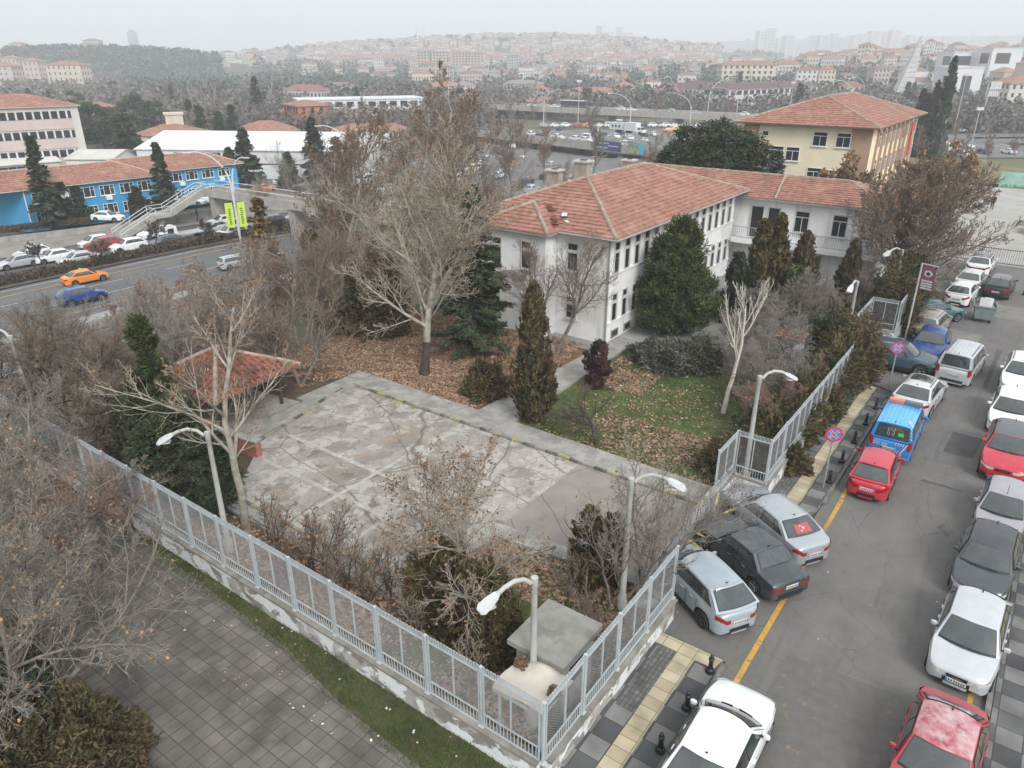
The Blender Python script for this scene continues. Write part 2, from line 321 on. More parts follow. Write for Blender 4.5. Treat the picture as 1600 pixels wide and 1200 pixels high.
# plaza below the wall
pz = paving('plaza_slabs', (.125, .115, .099), (.168, .155, .134), (.42, .42), j=.014)
layer(pz, (.05, .047, .044), .5, .52, .64, .6, seed=2); layer(pz, (.17, .12, .08), .9, .64, .72, .6, seed=6)
mb = MB(); poly(mb, [(-.95, -.6), (-14, -.6), (-14, 30), (-.2, 30), (-.45, 15), (-.72, 9), (-1.2, 6), (-1.4, 3)], .016); bstruct(mb, 'plaza', pz)
m = paving('sett_bands', (.13, .1, .085), (.2, .17, .15), (.16, .16), j=.012); mb = MB()
for qq in (4.9, 9.1, 13.3, 17.5): poly(mb, [(-14, qq), (-1.0 if qq > 8 else -1.5, qq), (-1.0 if qq > 8 else -1.5, qq+.2), (-14, qq+.2)], .004)
poly(mb, [(-5.2, -.6), (-4.95, -.6), (-4.95, 28), (-5.2, 28)], .006)
bstruct(mb, 'sett_bands', m)
# lot: cracked concrete slab, kerbs and path
m = mat('lot_concrete', (.32, .298, .27), .95, .12, 1.2, detail=9, bump=.4, bscale=9)
m.node_tree.nodes['Principled BSDF'].inputs['Specular IOR Level'].default_value = .15
layer(m, (.3, .275, .245), .3, .3, .8, .6, seed=21, kind='cell'); layer(m, (.43, .41, .375), .22, .55, .75, .5, seed=23, kind='cell')
layer(m, (.46, .44, .41), .9, .5, .54, .7, seed=1, detail=14, dist=.15)
layer(m, (.235, .205, .175), .6, .54, .57, .8, seed=4, detail=14, dist=.15); layer(m, (.25, .23, .205), 3.2, .55, .62, .5, seed=24, detail=10)
layer(m, (.17, .14, .11), 1.1, .62, .64, .75, seed=8, detail=14, dist=.1)
layer(m, (.13, .115, .095), .23, 0, .012, .9, kind='crack', dist=.55, seed=2)
layer(m, (.15, .135, .115), .6, 0, .016, .8, kind='crack', dist=.6, seed=5)
layer(m, (.17, .155, .135), 1.5, 0, .03, .45, kind='crack', dist=.4, seed=6)
layer(m, (.3, .23, .165), .35, .62, .66, .6, seed=11, detail=5)
mb = MB(); poly(mb, [(3.4, 8.6), (3.4, 17.5), (6.3, 19.9), (6.3, 21), (10.6, 21.3), (10.6, 21.9), (14, 21.9), (14, 7.4), (8.2, 7.4), (8.0, 8.2)], .05); bstruct(mb, 'cracked_lot', m)
m = mat('lot_asphalt', (.27, .24, .215), .95, .1, 1.0, detail=8, bump=.25, bscale=20); layer(m, (.17, .155, .14), .5, .6, .66, .5, seed=3, dist=.6); layer(m, (.12, .11, .1), .3, 0, .012, .8, kind='crack', dist=.4, seed=7)
mb = MB(); poly(mb, [(8.2, 7.4), (14, 7.4), (14, 1.5), (8.7, 1.6), (8.5, 4)], .054); bstruct(mb, 'grey_lot', m)
# white parking lines left on the lot
m = mat('faded_white_paint', (.41, .39, .365), .9, .2, 3); layer(m, (.34, .31, .28), 2.2, .48, .58, .9, seed=2); mb = MB()
for ss_ in (5.9, 8.1): poly(mb, [(ss_, 9), (ss_+.22, 9), (ss_+.22, 20), (ss_, 20)], .058)
for qq in (11.2, 14.0): poly(mb, [(4, qq), (10, qq), (10, qq+.2), (4, qq+.2)], .056)
bstruct(mb, 'faded_parking_lines', m)
pm = mat('path_concrete', (.31, .3, .275), .95, .2, 1.4, detail=9, bump=.3, bscale=15); layer(pm, (.2, .19, .17), .9, .52, .6, .6, seed=3); layer(pm, (.15, .14, .125), .45, 0, .008, .8, kind='crack', dist=.2)
mb = MB()
mb.prism([(14.1, 1.5), (15.5, 1.5), (15.5, 12.1), (15.5, 14.3), (15.5, 22.9), (14.1, 22.9)], -.1, .14)
mb.prism([(11.0, 22.9), (11.0, 21.6), (14.1, 21.6), (14.1, 22.9)][::-1], -.1, .137)
mb.prism([(10.9, 22.3), (5.2, 21.9), (5.2, 20.6), (10.4, 21.3), (11.0, 21.3), (11.0, 22.3)][::-1], -.1, .134)
mb.prism([(15.5, 12.1), (29.2, 12.4), (29.2, 13.7), (15.5, 14.3)], -.1, .12)
mb.prism([(2.7, 8.0), (3.4, 8.6), (3.4, 17.5), (2.7, 18)], -.1, .11)
mb.prism([(2.7, 8.0), (7.5, 7.0), (8.1, 1.4), (8.7, 1.6), (8.5, 4), (8.2, 7.4), (8.0, 8.2), (3.4, 8.6)], -.1, .125)
bstruct(mb, 'concrete_path', pm)
m = mat('forecourt_concrete', (.3, .3, .285), .9, .15, .6, detail=9); layer(m, (.17, .165, .155), .3, .5, .6, .6, seed=4); layer(m, (.13, .125, .12), .2, 0, .006, .8, kind='crack', dist=.15)
mb = MB(); poly(mb, [(26.2, 25), (26.2, 13.2), (29.4, 12.2), (30.6, 8.0), (31.2, 1.2), (50, 1.2), (50, 14), (28, 14), (28, 25)], .02); bstruct(mb, 'forecourt', m)
# lawns
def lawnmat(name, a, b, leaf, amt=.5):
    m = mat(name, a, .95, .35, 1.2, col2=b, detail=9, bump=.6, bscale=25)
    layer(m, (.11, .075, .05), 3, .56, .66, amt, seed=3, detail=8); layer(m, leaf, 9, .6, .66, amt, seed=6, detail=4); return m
mb = MB()
poly(mb, [(0, -.3), (0, 29), (46, 29), (46, -.2), (15, -.1), (15, 1.4), (7.6, 1.3), (7.4, 0)], -.02)
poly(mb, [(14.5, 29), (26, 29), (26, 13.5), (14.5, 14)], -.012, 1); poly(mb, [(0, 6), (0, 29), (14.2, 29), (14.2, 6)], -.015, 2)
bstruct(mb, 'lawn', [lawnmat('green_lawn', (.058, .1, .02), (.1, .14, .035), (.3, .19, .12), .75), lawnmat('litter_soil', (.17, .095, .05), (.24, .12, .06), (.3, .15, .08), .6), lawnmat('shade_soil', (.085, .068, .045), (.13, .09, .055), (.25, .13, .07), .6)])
mb = MB(); poly(mb, [(-.05, -.5), (-.05, 30), (-.3, 30), (-.6, 15), (-.95, 9), (-1.5, 6), (-1.75, 3), (-1.9, -.5)], .012)
bstruct(mb, 'grass_strip', lawnmat('strip_grass', (.05, .07, .018), (.08, .085, .028), (.13, .1, .06), .8))
m = lawnmat('dry_grass', (.13, .12, .05), (.17, .15, .065), (.1, .09, .04), .4)

# highway: strips in site coordinates, q from the street; level -6
HZ = -5.9
hw = mat('highway_asphalt', (.115, .117, .122), .85, .1, .25, detail=7); layer(hw, (.17, .17, .17), 1.2, .5, .7, .5, stretch=(.03, .6, 1), seed=3); layer(hw, (.07, .07, .072), 1.4, .56, .66, .5, stretch=(.04, .8, 1), seed=7)
lawn_dry = MATS['dry_grass']
def cv(s): return 0.0 if s < 35 else -((s-35)/100)**2*60
def strip(name, q0, q1, z, m, s0=-120, s1=140, n=26):
    mb = MB(); L_ = np.linspace(s0, s1, n+1)
    for a, b in zip(L_[:-1], L_[1:]): mb.add([(a, q0+cv(a), z), (b, q0+cv(b), z), (b, q1+cv(b), z), (a, q1+cv(a), z)], [(0, 1, 2, 3)])
    return bstruct(mb, name, m)

strip('highway', 62.9, 80.4, HZ, hw)
strip('highway_service_road', 83.2, 94.5, HZ, mat('service_asphalt', (.1, .1, .102), .85, .15, .4))
strip('highway_median', 80.4, 83.2, HZ+.12, mat('median_soil', (.12, .1, .07), .95, .3, 1))
strip('slip_road', 54.8, 59.6, HZ+.01, hw, s1=30)
strip('verge', 94.5, 104, HZ+.08, mat('worn_pavement', (.24, .22, .2), .9, .25, .25), s1=80)
yp = MATS['yellow_paint']; wp = mat('white_road_paint', (.42, .42, .4), .8, .2, 2)
for q_, w_, m_ in ((66.3, .2, yp), (77.3, .22, yp), (64.2, .2, wp), (79.3, .2, wp), (57.7, .18, yp), (55.2, .2, wp), (59.3, .2, wp)):
    strip('edge_line', q_, q_+w_, HZ+.02, m_, s1=(30 if q_ < 60 else 140))
mb = MB()
for a in np.arange(-30, 130, 9.0):
    for q_ in (70.2, 74.0, 85.1, 88.6): mb.add([(a, q_+cv(a), HZ+.022), (a+4, q_+cv(a+4), HZ+.022), (a+4, q_+.16+cv(a+4), HZ+.022), (a, q_+.16+cv(a), HZ+.022)], [(0, 1, 2, 3)])
bstruct(mb, 'lane_dashes', wp)
# retaining wall of the underpass ramp beside the highway
cw = mat('grey_concrete', (.3, .29, .27), .9, .2, .6, detail=8, bump=.2); layer(cw, (.17, .16, .145), 1.2, .54, .66, .6, stretch=(1, 1, .3), seed=3)
mb = MB((10, 61.5, HZ)); mb.prism([(-40, 59.9), (30, 59.9), (30, 60.2), (-40, 60.2)], HZ, HZ+.9); mb.prism([(-40, 60.21), (30, 60.21), (30, 62.8), (-40, 62.8)], HZ, HZ+.55)
o = mb.build('retaining_wall', cw); o.location = W(10, 61.5, HZ); o.rotation_euler = (0, 0, SA)
o['label'] = 'low pale concrete retaining wall running beside the highway'; o['category'] = 'wall'
mb = MB((45, 58.5, HZ)); mb.prism([(30.3, 55), (75, 52), (75, 61), (30.3, 60.8)], HZ-.2, HZ+.35)
o = mb.build('verge', mat('pale_pavement', (.36, .34, .31), .9, .2, .4)); o.location = W(45, 58.5, HZ); o.rotation_euler = (0, 0, SA); struct(o)
# valley roads behind
vr = mat('valley_asphalt', (.13, .13, .135), .88, .15, .1)
def wroad(name, pts, wd, dz, m, dark=None, hs=None):
    mb = MB(); P_ = [np.array(p, float) for p in pts]; rows = []
    for i, p in enumerate(P_):
        d = (P_[min(i+1, len(P_)-1)] - P_[max(i-1, 0)])[:2]; d /= np.linalg.norm(d); nn = np.array((-d[1], d[0]))
        z = (gz(p[0], p[1]) if len(p) < 3 else p[2]) + dz
        rows.append([(p[0]+nn[0]*wd/2*k, p[1]+nn[1]*wd/2*k, z) for k in (-1, 1)])
    for a, b in zip(rows[:-1], rows[1:]): mb.add([a[0], b[0], b[1], a[1]], [(0, 1, 2, 3)])
    return struct(mb.build(name, m))
def dense(a, b, n): return [tuple(np.array(a) + (np.array(b)-np.array(a))*k/n) for k in range(n+1)]
wroad('car_park', dense((-75, 172), (62, 150), 30), 70, .12, mat('car_park_asphalt', (.15, .145, .14), .9, .2, .1))
wroad('car_park', dense((-12, 238), (150, 244), 40), 84, .3, MATS['car_park_asphalt'])
wroad('boulevard', dense((90, 235), (330, 262), 30), 13, .35, vr); wroad('boulevard', dense((100, 255), (340, 284), 30), 11, .3, vr)
wroad('boulevard', dense((-420, 330), (-60, 370), 20), 12, .3, vr)
m_ = mat('park_grass', (.15, .135, .055), .95, .25, .12, col2=(.2, .17, .08), detail=8); layer(m_, (.09, .105, .04), .07, .5, .62, .7, seed=3)
wroad('park_lawn', dense((62, 150), (185, 188), 30), 62, .1, m_)
wroad('field', dense((-560, 820), (-230, 850), 20), 60, .8, mat('bare_field', (.27, .22, .18), .95, .15, .03))
# ================================================================ buildings of the site
white = mat('white_render', (.8, .805, .8), .85, .06, .5, detail=8, bump=.15, bscale=20); layer(white, (.42, .41, .39), .35, .62, .7, .45, seed=4, detail=9); layer(white, (.4, .39, .36), 1.6, .56, .72, .5, stretch=(1, 1, .1), seed=8); layer(white, (.45, .42, .37), .25, .52, .62, .35, seed=15, detail=10)
glass = mat('window_glass', (.03, .035, .04), .12, .3, 2, spec=.6); framew = mat('window_frame_white', (.55, .55, .53), .6, .1, 3); soffit = mat('soffit', (.3, .29, .27), .85, .2, 2)
dark_open = mat('dark_interior', (.018, .017, .016), .9, .2, 2)
tile = mat('roof_tiles', (.28, .125, .088), .9, .25, 2.2, col2=(.38, .195, .145), detail=6, bump=.3, bscale=14); layer(tile, (.44, .27, .2), .5, .52, .68, .6, seed=3, detail=8); layer(tile, (.2, .1, .07), 2.6, .62, .7, .6, seed=5, detail=4); layer(tile, (.5, .33, .26), 4.2, .62, .7, .45, seed=9, stretch=(.4, 1, 1))
layer(tile, (.16, .1, .08), .35, .58, .68, .45, seed=31, detail=9); ridge_m = mat('ridge_mortar', (.31, .25, .2), .95, .3, 2.5, bump=.4, bscale=12)
darkroof = mat('dark_roof', (.12, .07, .07), .9, .2, .5)
def roof_face(mb, e0, e1, r1, r0, n, mi=0, lap=.06):
    """one slope in stepped tile courses; e0,e1 eave ends, r1,r0 ridge ends (r0 may equal r1)"""
    e0, e1, r1, r0 = [np.array(p, float) for p in (e0, e1, r1, r0)]
    for k in range(n):
        a0, a1 = e0+(r0-e0)*k/n, e1+(r1-e1)*k/n; b0, b1 = e0+(r0-e0)*(k+1)/n, e1+(r1-e1)*(k+1)/n
        up = np.array((0, 0, lap)); mb.add([a0+up, a1+up, b1, b0], [(0, 1, 2, 3)], mi)
        mb.add([a0-up*.3, a1-up*.3, a1+up, a0+up], [(0, 1, 2, 3)], mi)
def hip(mb, s0, s1, q0, q1, z, zr, n, along='s', rs=None, mi=0, th=.14, ms=1):
    """hip roof on a rectangle of the site frame"""
    w = (q1-q0) if along == 's' else (s1-s0)
    a = rs or w/2
    if along == 's': R0, R1 = (s0+a, (q0+q1)/2, zr), (s1-a, (q0+q1)/2, zr)
    else: R0, R1 = ((s0+s1)/2, q0+a, zr), ((s0+s1)/2, q1-a, zr)
    c = [(s0, q0, z), (s1, q0, z), (s1, q1, z), (s0, q1, z)]
    if along == 's': fs = [(c[0], c[1], R1, R0), (c[1], c[2], R1, R1), (c[2], c[3], R0, R1), (c[3], c[0], R0, R0)]
    else: fs = [(c[1], c[2], R1, R0), (c[2], c[3], R1, R1), (c[3], c[0], R0, R1), (c[0], c[1], R0, R0)]
    for f in fs: roof_face(mb, *f, n, mi)
    mb.prism([(s0+.02, q0+.02), (s1-.02, q0+.02), (s1-.02, q1-.02), (s0+.02, q1-.02)], z-th, z-.015, ms)
    return c, R0, R1
def ridges(name, segs, parent, o=(0, 0, 0), r=.13, m=None):
    mb = MB(o)
    for a, b in segs:
        n = max(2, int(np.linalg.norm(np.array(a)-np.array(b))/1.0)); pts = [np.array(a) + (np.array(b)-np.array(a))*k/n + rng.normal(size=3)*.012 for k in range(n+1)]
        mb.tube(pts, r, 7)
    return mb.build(name, m or ridge_m, parent, 40)
def window(parent, s, q, z, w, h, face, o, kind=0, depth=.1, fm=None, gm=None, sill=True):
    """face: 's-' 's+' 'q-' 'q+' = outward direction of the wall"""
    ax, sg = face[0], (1 if face[1] == '+' else -1)
    def bx(mb, du, dz, dn, wu, wz, wn, mi=0):
        if ax == 's': mb.box((s+sg*dn, q+du, z+dz), (wn, wu, wz), 0, mi)
        else: mb.box((s+du, q+sg*dn, z+dz), (wu, wn, wz), 0, mi)
    mb = MB(o); bx(mb, 0, 0, .003, w, h, .03); g = mb.build('window', gm or glass, parent)
    fr = MB(o); t = .07
    for du, dz, wu, wz in ((0, h/2, w+.1, t), (0, -h/2, w+.1, t), (-w/2, 0, t, h), (w/2, 0, t, h)): bx(fr, du, dz, .035, wu, wz, .07)
    if kind == 0: bx(fr, 0, h*.22, .03, w, .06, .05); bx(fr, 0, -h*.14, .029, .05, h*.7, .05)     # transom and mullion
    elif kind == 1: bx(fr, -w*.22, 0, .03, .07, h, .05); bx(fr, w*.22, 0, .031, .07, h, .05); bx(fr, -w*.36, h*.2, .032, w*.28, .05, .05); bx(fr, w*.36, h*.2, .033, w*.28, .05, .05)
    elif kind == 2: bx(fr, 0, h*.2, .03, w, .2, .05)
    o_ = fr.build('frame', fm or framew, g)
    if sill:
        sb = MB(o); bx(sb, 0, -h/2-.08, .08, w+.24, .07, .18); sb.build('sill', fm or framew, g)
    return g
# ---- the long white block with tiled hip roof
def main_building():
    o = (27.7, 13.9, 0); t = bthing('school_building', 'long white two storey block with orange tiled hip roof and three chimneys', 'building', 27.7, 13.9)
    mb = MB(o); mb.prism([(27.7, 13.9), (48.2, 13.9), (48.2, 24.4), (27.7, 24.4)], -.3, 6.68); mb.prism([(26.4, 17.6), (27.69, 17.6), (27.69, 22.6), (26.4, 22.6)][::-1], -.3, 6.66)
    wall = mb.build('wall', white, t)
    mb = MB(o); c, R0, R1 = hip(mb, 27.1, 48.9, 13.1, 25.2, 6.8, 9.05, 17, 's', rs=6.6)
    roof_face(mb, (25.9, 23.0, 6.78), (25.9, 17.1, 6.78), (28.9, 20.2, 7.95), (28.9, 20.2, 7.95), 8); roof_face(mb, (25.9, 17.1, 6.78), (27.6, 17.1, 6.78), (29.8, 20.2, 7.95), (28.9, 20.2, 7.95), 8); roof_face(mb, (27.6, 23.0, 6.78), (25.9, 23.0, 6.78), (28.9, 20.2, 7.95), (29.8, 20.2, 7.95), 8)
    mb.prism([(25.92, 17.12), (27.05, 17.12), (27.05, 22.98), (25.92, 22.98)][::-1], 6.64, 6.76, 1)
    roof = mb.build('roof', [tile, soffit], t)
    ridges('ridge_tile', [(c[0], R0), (c[1], R1), (c[2], R1), (c[3], R0), (R0, R1), ((25.9, 17.1, 6.8), (28.9, 20.2, 7.98)), ((25.9, 23, 6.8), (28.9, 20.2, 7.98)), ((28.9, 20.2, 7.98), (29.9, 20.2, 7.98))], roof, o)
    mb = MB(o)
    for i in range(26): # slipped tiles by the valley
        a = rng.random(); s_, q_ = 27.3+a*2.6 + rng.normal()*.12, 17.3+a*2.6+rng.normal()*.16
        mb.box((s_, q_, 6.98+(s_-27.1)*.345), (.3, .2, .04), rng.random()*3)
    mb.build('loose_tile', mat('broken_tile', (.2, .075, .05), .9, .4, 3, island=.4), roof)
    mb = MB(o); mb.box((29.0, 17.9, 7.5), (1.6, .34, .05), .5); mb.box((28.2, 17.3, 7.22), (.7, .2, .05), .9); mb.build('white_flashing', mat('white_flashing', (.62, .62, .62), .7, .2, 4), roof)
    chm = mat('chimney_render', (.34, .31, .27), .95, .25, 1.2, bump=.4, bscale=10)
    for (s_, q_, w_, h_, d_, zb) in ((35.8, 23.1, .95, 1.5, .75, 7.4), (34.4, 19.9, .95, 1.4, .75, 8.5), (40.8, 19.7, .75, .5, .65, 8.85)):
        mb = MB(o); mb.box((s_, q_, zb+h_/2), (d_, w_, h_)); ch = mb.build('chimney', chm, t)
        mb = MB(o); mb.box((s_, q_, zb+h_+.06), (d_+.24, w_+.24, .12)); mb.box((s_, q_, zb+h_+.14), (d_*.5, w_*.5, .04), 0, 1); mb.build('chimney_cap', [mat('cap_concrete', (.45, .44, .42), .9, .15, 2), dark_open], ch)
    for z, h in ((5.35, 1.9), (2.2, 1.75)):
        for k in range(15):
            window(t, 28.65+k*1.32, 13.9, z, .62, h, 'q-', o, 2, sill=False)
    for k in range(6): window(t, 28.9+k*1.7, 13.9, .42, .8, .42, 'q-', o, 3, fm=mat('grey_frame', (.2, .2, .2), .7, .1, 2), sill=False)
    for q_, z, h in ((16.4, 5.2, 1.7), (19.0, 5.2, 1.7), (21.3, 5.2, 1.7), (19, 1.95, 1.5), (21.4, 1.95, 1.5), (16.4, 1.95, 1.4)):
        window(t, 26.4 if 17.6 < q_ < 22.6 else 27.7, q_, z, .75, h, 's-', o, 2)
    mb = MB(o)
    for z in (4.35, 1.28): mb.box((38, 13.86, z), (20.3, .1, .09))
    mb.build('sill_band', white, t)
    mb = MB(o); mb.tube([(27.62, 13.82, .1), (27.62, 13.82, 6.5)], .055, 8); mb.tube([(26.98, 13.05, 6.74), (48.9, 13.05, 6.74)], .07, 6); mb.tube([(27.0, 13.1, 6.74), (27.0, 17.1, 6.74)], .07, 6); mb.build('gutter', mat('zinc', (.3, .3, .3), .5, .15, 3), t)
    # peeled plaster patches, thin raised sheets of render
    mb = MB(o); pts = [(0, 0), (1.1, .25), (1.6, -.1), (2.3, .1), (2.2, -.5), (1.3, -.75), (.6, -.45), (.1, -.6)]
    mb.add([(26.395, 21.0-a*.9, 3.9+b*.8) for a, b in pts], [tuple(range(len(pts)))]); mb.build('bare_plaster', mat('bare_plaster', (.33, .31, .28), .95, .2, 3), wall)
main_building()
def link_wing():
    o = (49, 2.6, 0); t = bthing('wing_building', 'low white wing with red tiled roof, balcony railing and dark doorways', 'building', 49, 2.6)
    mb = MB(o); mb.prism([(49, 2.9), (55.4, 2.9), (55.4, 27), (49, 27)], -.3, 6.2); mb.build('wall', white, t)
    mb = MB(o); c, R0, R1 = hip(mb, 48.3, 56.2, 2.2, 27.8, 6.35, 7.65, 12, 'q', rs=4.2); roof = mb.build('roof', [tile, soffit], t)
    ridges('ridge_tile', [(R0, R1), (c[0], R0), (c[1], R0), ((48.3, 10.8, 6.42), (52.25, 11.4, 7.7))], roof, o, .1)
    mb = MB(o); mb.box((48.3, 8.2, 3.0), (1.4, 10.9, .22)); mb.box((47.62, 8.2, 2.98), (.12, 10.9, .34), 0); bal = mb.build('balcony', white, t)
    mb = MB(o); mb.bar((47.66, 2.8, 4.1), (47.66, 13.6, 4.1), .05); mb.bar((47.66, 2.8, 3.3), (47.66, 13.6, 3.3), .04)
    for q_ in np.arange(2.8, 13.7, .16): mb.bar((47.66, q_, 3.2), (47.66, q_, 4.1), .022)
    mb.build('railing', mat('railing_grey', (.32, .35, .38), .5, .1, 3), bal)
    for q_, z in ((12.2, 4.5), (10.9, 4.5)):
        mb = MB(o); mb.box((48.985, q_, 4.35), (.05, .95 if q_ > 12 else .8, 2.4)); d = mb.build('door', dark_open, t)
        mb = MB(o); mb.box((48.94, q_+.5, 4.35), (.1, .07, 2.46)); mb.box((48.94, q_-.5, 4.35), (.1, .07, 2.46)); mb.box((48.94, q_, 5.6), (.1, 1.07, .07)); mb.build('door_frame', framew, d)
    for q_ in (8.7, 5.9, 3.9): window(t, 49, q_, 4.75, 1.05, 1.6, 's-', o, 0)
    for q_ in (12.0, 9.6, 4.6): window(t, 49, q_, 1.6, 1.0, 1.3, 's-', o, 0)
    mb = MB(o); mb.box((48.98, 7.4, 1.15), (.06, 1.1, 2.3)); mb.build('door', mat('grey_door', (.14, .14, .14), .7, .2, 2), t)
    mb = MB(o); mb.tube([(48.93, 4.95, .1), (48.93, 4.95, 6.2)], .06, 8); mb.build('downpipe', framew, t)
link_wing()
def yellow_school():
    o = (80, 10.8, 0); t = bthing('school_building', 'yellow three storey school with brown corner panels and red hip roof', 'building', 80, 10.8)
    ym = mat('cream_render', (.76, .68, .5), .85, .07, .3, detail=7); bm = mat('brown_render', (.38, .25, .17), .85, .1, .5)
    mb = MB(o); mb.prism([(80, 10.8), (106.5, 10.8), (106.5, 25), (80, 25)], -9, 9.4); mb.build('wall', ym, t)
    mb = MB(o); c, R0, R1 = hip(mb, 78.9, 107.4, 9.9, 26, 9.5, 12.2, 16, 's', rs=8.2); roof = mb.build('roof', [tile, mat('brown_fascia', (.13, .09, .07), .8, .1, 2)], t)
    ridges('ridge_tile', [(c[0], R0), (c[1], R1), (c[3], R0), (R0, R1)], roof, o, .14)
    for a, b in ((10.79, 13.0), (23.2, 25.02)):
        mb = MB(o); mb.box((79.97, (a+b)/2, 4.6), (.06, b-a, 9.5)); mb.build('brown_panel', bm, t)
    wf = mat('white_pvc', (.75, .75, .75), .4, .05, 2)
    for q_, z in ((13.7, 8.0), (16.2, 8.0), (13.9, 4.0), (16.3, 4.1), (19.0, 6.2), (20.8, 6.2), (19.2, 2.4), (13.8, 1.3), (16.4, 1.2), (21.4, 2.4)): window(t, 80, q_, z, 1.5, 1.5, 's-', o, 0, fm=wf)
    for q_ in (22.4, 24.0): window(t, 80, q_, 8.3, .7, .5, 's-', o, 3, fm=wf, sill=False)
    for k in range(9):
        s_ = 82.4+k*2.75
        mb = MB(o); mb.box((s_, 10.68, 4.7), (.36, .24, 9.4)); mb.build('brown_pillar', bm, t)
        for z in (7.9, 4.9, 1.8): window(t, s_+1.35, 10.8, z, 1.5, 1.7, 'q-', o, 0, fm=wf, sill=False)
yellow_school()
# flag by the yellow school
t = bthing('flag', 'red national flag with white crescent hanging from wall of yellow school', 'flag', 97, 10.2, 6)
mb = MB(); mb.tube([(0, .3, 2.6), (0, -.6, 3.4)], .04, 6); mb.build('flag_pole', framew, t)
mb = MB(); mb.grid(lambda u, v: ((u-.5)*1.3, -.5+.08*sin(u*9), -1+v*4), 8, 4); mb.build('flag_cloth', mat('flag_red', (.5, .02, .03), .8, .05, 2), t)
mb = MB(); mb.add([(.42*cos(a)*.7, -.62, 1.6+.42*sin(a)) for a in np.linspace(.6, 5.7, 12)] + [(.1+.3*cos(a)*.7, -.62, 1.6+.32*sin(a)) for a in np.linspace(5.5, .8, 12)], [tuple(range(24))]); mb.build('crescent', framew, t)

# ---- left: blue building, halls, pink block
blue = mat('blue_render', (.045, .3, .56), .8, .08, .4, detail=7)
BA = math.atan2(13.2, 12.3)
def blue_building():
    C = at(35, 297, -.4); t = thing('office_building', 'bright blue two storey office building with orange tiled roof', 'building', (C[0]-.4, C[1]+.6, HZ), R(48))
    # local: x along the facade, y away from the road
    mb = MB(); mb.prism([(0, 0), (18.6, 0), (18.6, 3.4), (34, 3.4), (34, 12), (-5, 12), (0, 0)][:6], -.5, 5.45); mb.build('wall', blue, t)
    mb = MB(); hip(mb, -6.5, 19.4, -.7, 9.8, 5.5, 7.6, 10, 's'); hip(mb, 10, 35.2, 2.7, 12.6, 5.52, 7.5, 10, 's'); roof = mb.build('roof', [tile, framew], t)
    ridges('ridge_tile', [((-6.5+5.2, 4.55, 7.6), (14.2, 4.55, 7.6)), ((-6.5, -.7, 5.5), (-1.3, 4.55, 7.6)), ((19.4, -.7, 5.5), (14.2, 4.55, 7.6)), ((10, 2.7, 5.5), (15, 7.6, 7.5)), ((15, 7.6, 7.5), (30.2, 7.6, 7.5)), ((35.2, 2.7, 5.5), (30.2, 7.6, 7.5))], roof, r=.1, m=mat('pale_mortar', (.5, .38, .33), .9, .1, 2))
    wf = MATS['white_pvc']
    for x in (1.9, 5.4, 8.2, 11.0, 13.9, 16.6):
        for z in (4.1, 1.4): window(t, x, 0, z, 2.0, 1.4, 'q-', (0, 0, 0), 1, fm=wf)
    for x in (20.4, 23.2, 25.9, 28.7, 31.6):
        for z in (4.3, 1.5): window(t, x, 3.4, z, 2.0, 1.3, 'q-', (0, 0, 0), 1, fm=wf)
    for x, y, z in ((5.4, -.25, 3.0), (11, -.25, 3.0), (24, 3.15, 3.2), (31, 3.15, 3.2)):
        mb = MB(); mb.box((x, y, z), (.85, .35, .6)); mb.build('air_conditioner', wf, t)
    mb = MB(); mb.tube([(0, -.1, 0), (0, -.1, 5.4)], .08, 6); mb.tube([(18.6, 3.3, 0), (18.6, 3.3, 5.4)], .08, 6); mb.build('downpipe', wf, t)
    mb = MB(); mb.box((17.6, -.03, 1.1), (1.0, .08, 2.2)); mb.build('door', wf, t)
    mb = MB(); mb.box((-2.8, 3.5, 6.7), (2.0, 2.4, 3.2)); mb.build('roof_stack', mat('pale_blue_render', (.1, .38, .55), .8, .1, 1), t)
blue_building()
def hall(name, label, a, b, depth, zb, h, rise, m, mr, trim=None, wins=(), flip=0, cat='building'):
    """gabled hall whose long front runs from a to b"""
    a, b = np.array(a[:2]), np.array(b[:2]); L_ = np.linalg.norm(b-a); ang = math.atan2(*(b-a)[::-1])
    t = thing(name, label, cat, (a[0], a[1], zb), ang)
    mb = MB(); mb.prism([(0, 0), (L_, 0), (L_, depth), (0, depth)], -3, h)
    for x in (0.01, L_-.01): mb.add([(x, 0, h), (x, depth, h), (x, depth/2, h+rise-.03)], [(0, 1, 2)])
    mb.build('wall', m, t)
    mb = MB(); e = .35
    for y0, y1 in ((-e, depth/2), (depth+e, depth/2)):
        z0 = h-.05; mb.add([(-e, y0, z0), (L_+e, y0, z0), (L_+e, y1, h+rise), (-e, y1, h+rise), (-e, y0, z0-.15), (L_+e, y0, z0-.15), (L_+e, y1, h+rise-.15), (-e, y1, h+rise-.15)], [(0, 1, 2, 3), (4, 5, 1, 0), (7, 4, 0, 3), (5, 6, 2, 1)])
    mb.build('roof', mr, t)
    if trim: mb = MB(); mb.box((L_/2, -.04, trim[0]), (L_+.1, .06, .25)); mb.build('stripe', trim[1], t)
    for (x, z, w_, h_) in wins:
        mb = MB(); mb.box((x, -.02, z), (w_, .06, h_)); g = mb.build('window', glass, t); mb = MB()
        for k in range(1, 4): mb.box((x-w_/2+k*w_/4, -.06, z), (.06, .04, h_))
        mb.build('frame', framew, g)
    return t
wmetal = mat('white_sheet', (.64, .65, .66), .5, .04, .2); cream = mat('cream_sheet', (.56, .55, .5), .7, .1, .3)
A = at(212, 232, -1.6); Bp = at(560, 236, -1.6)
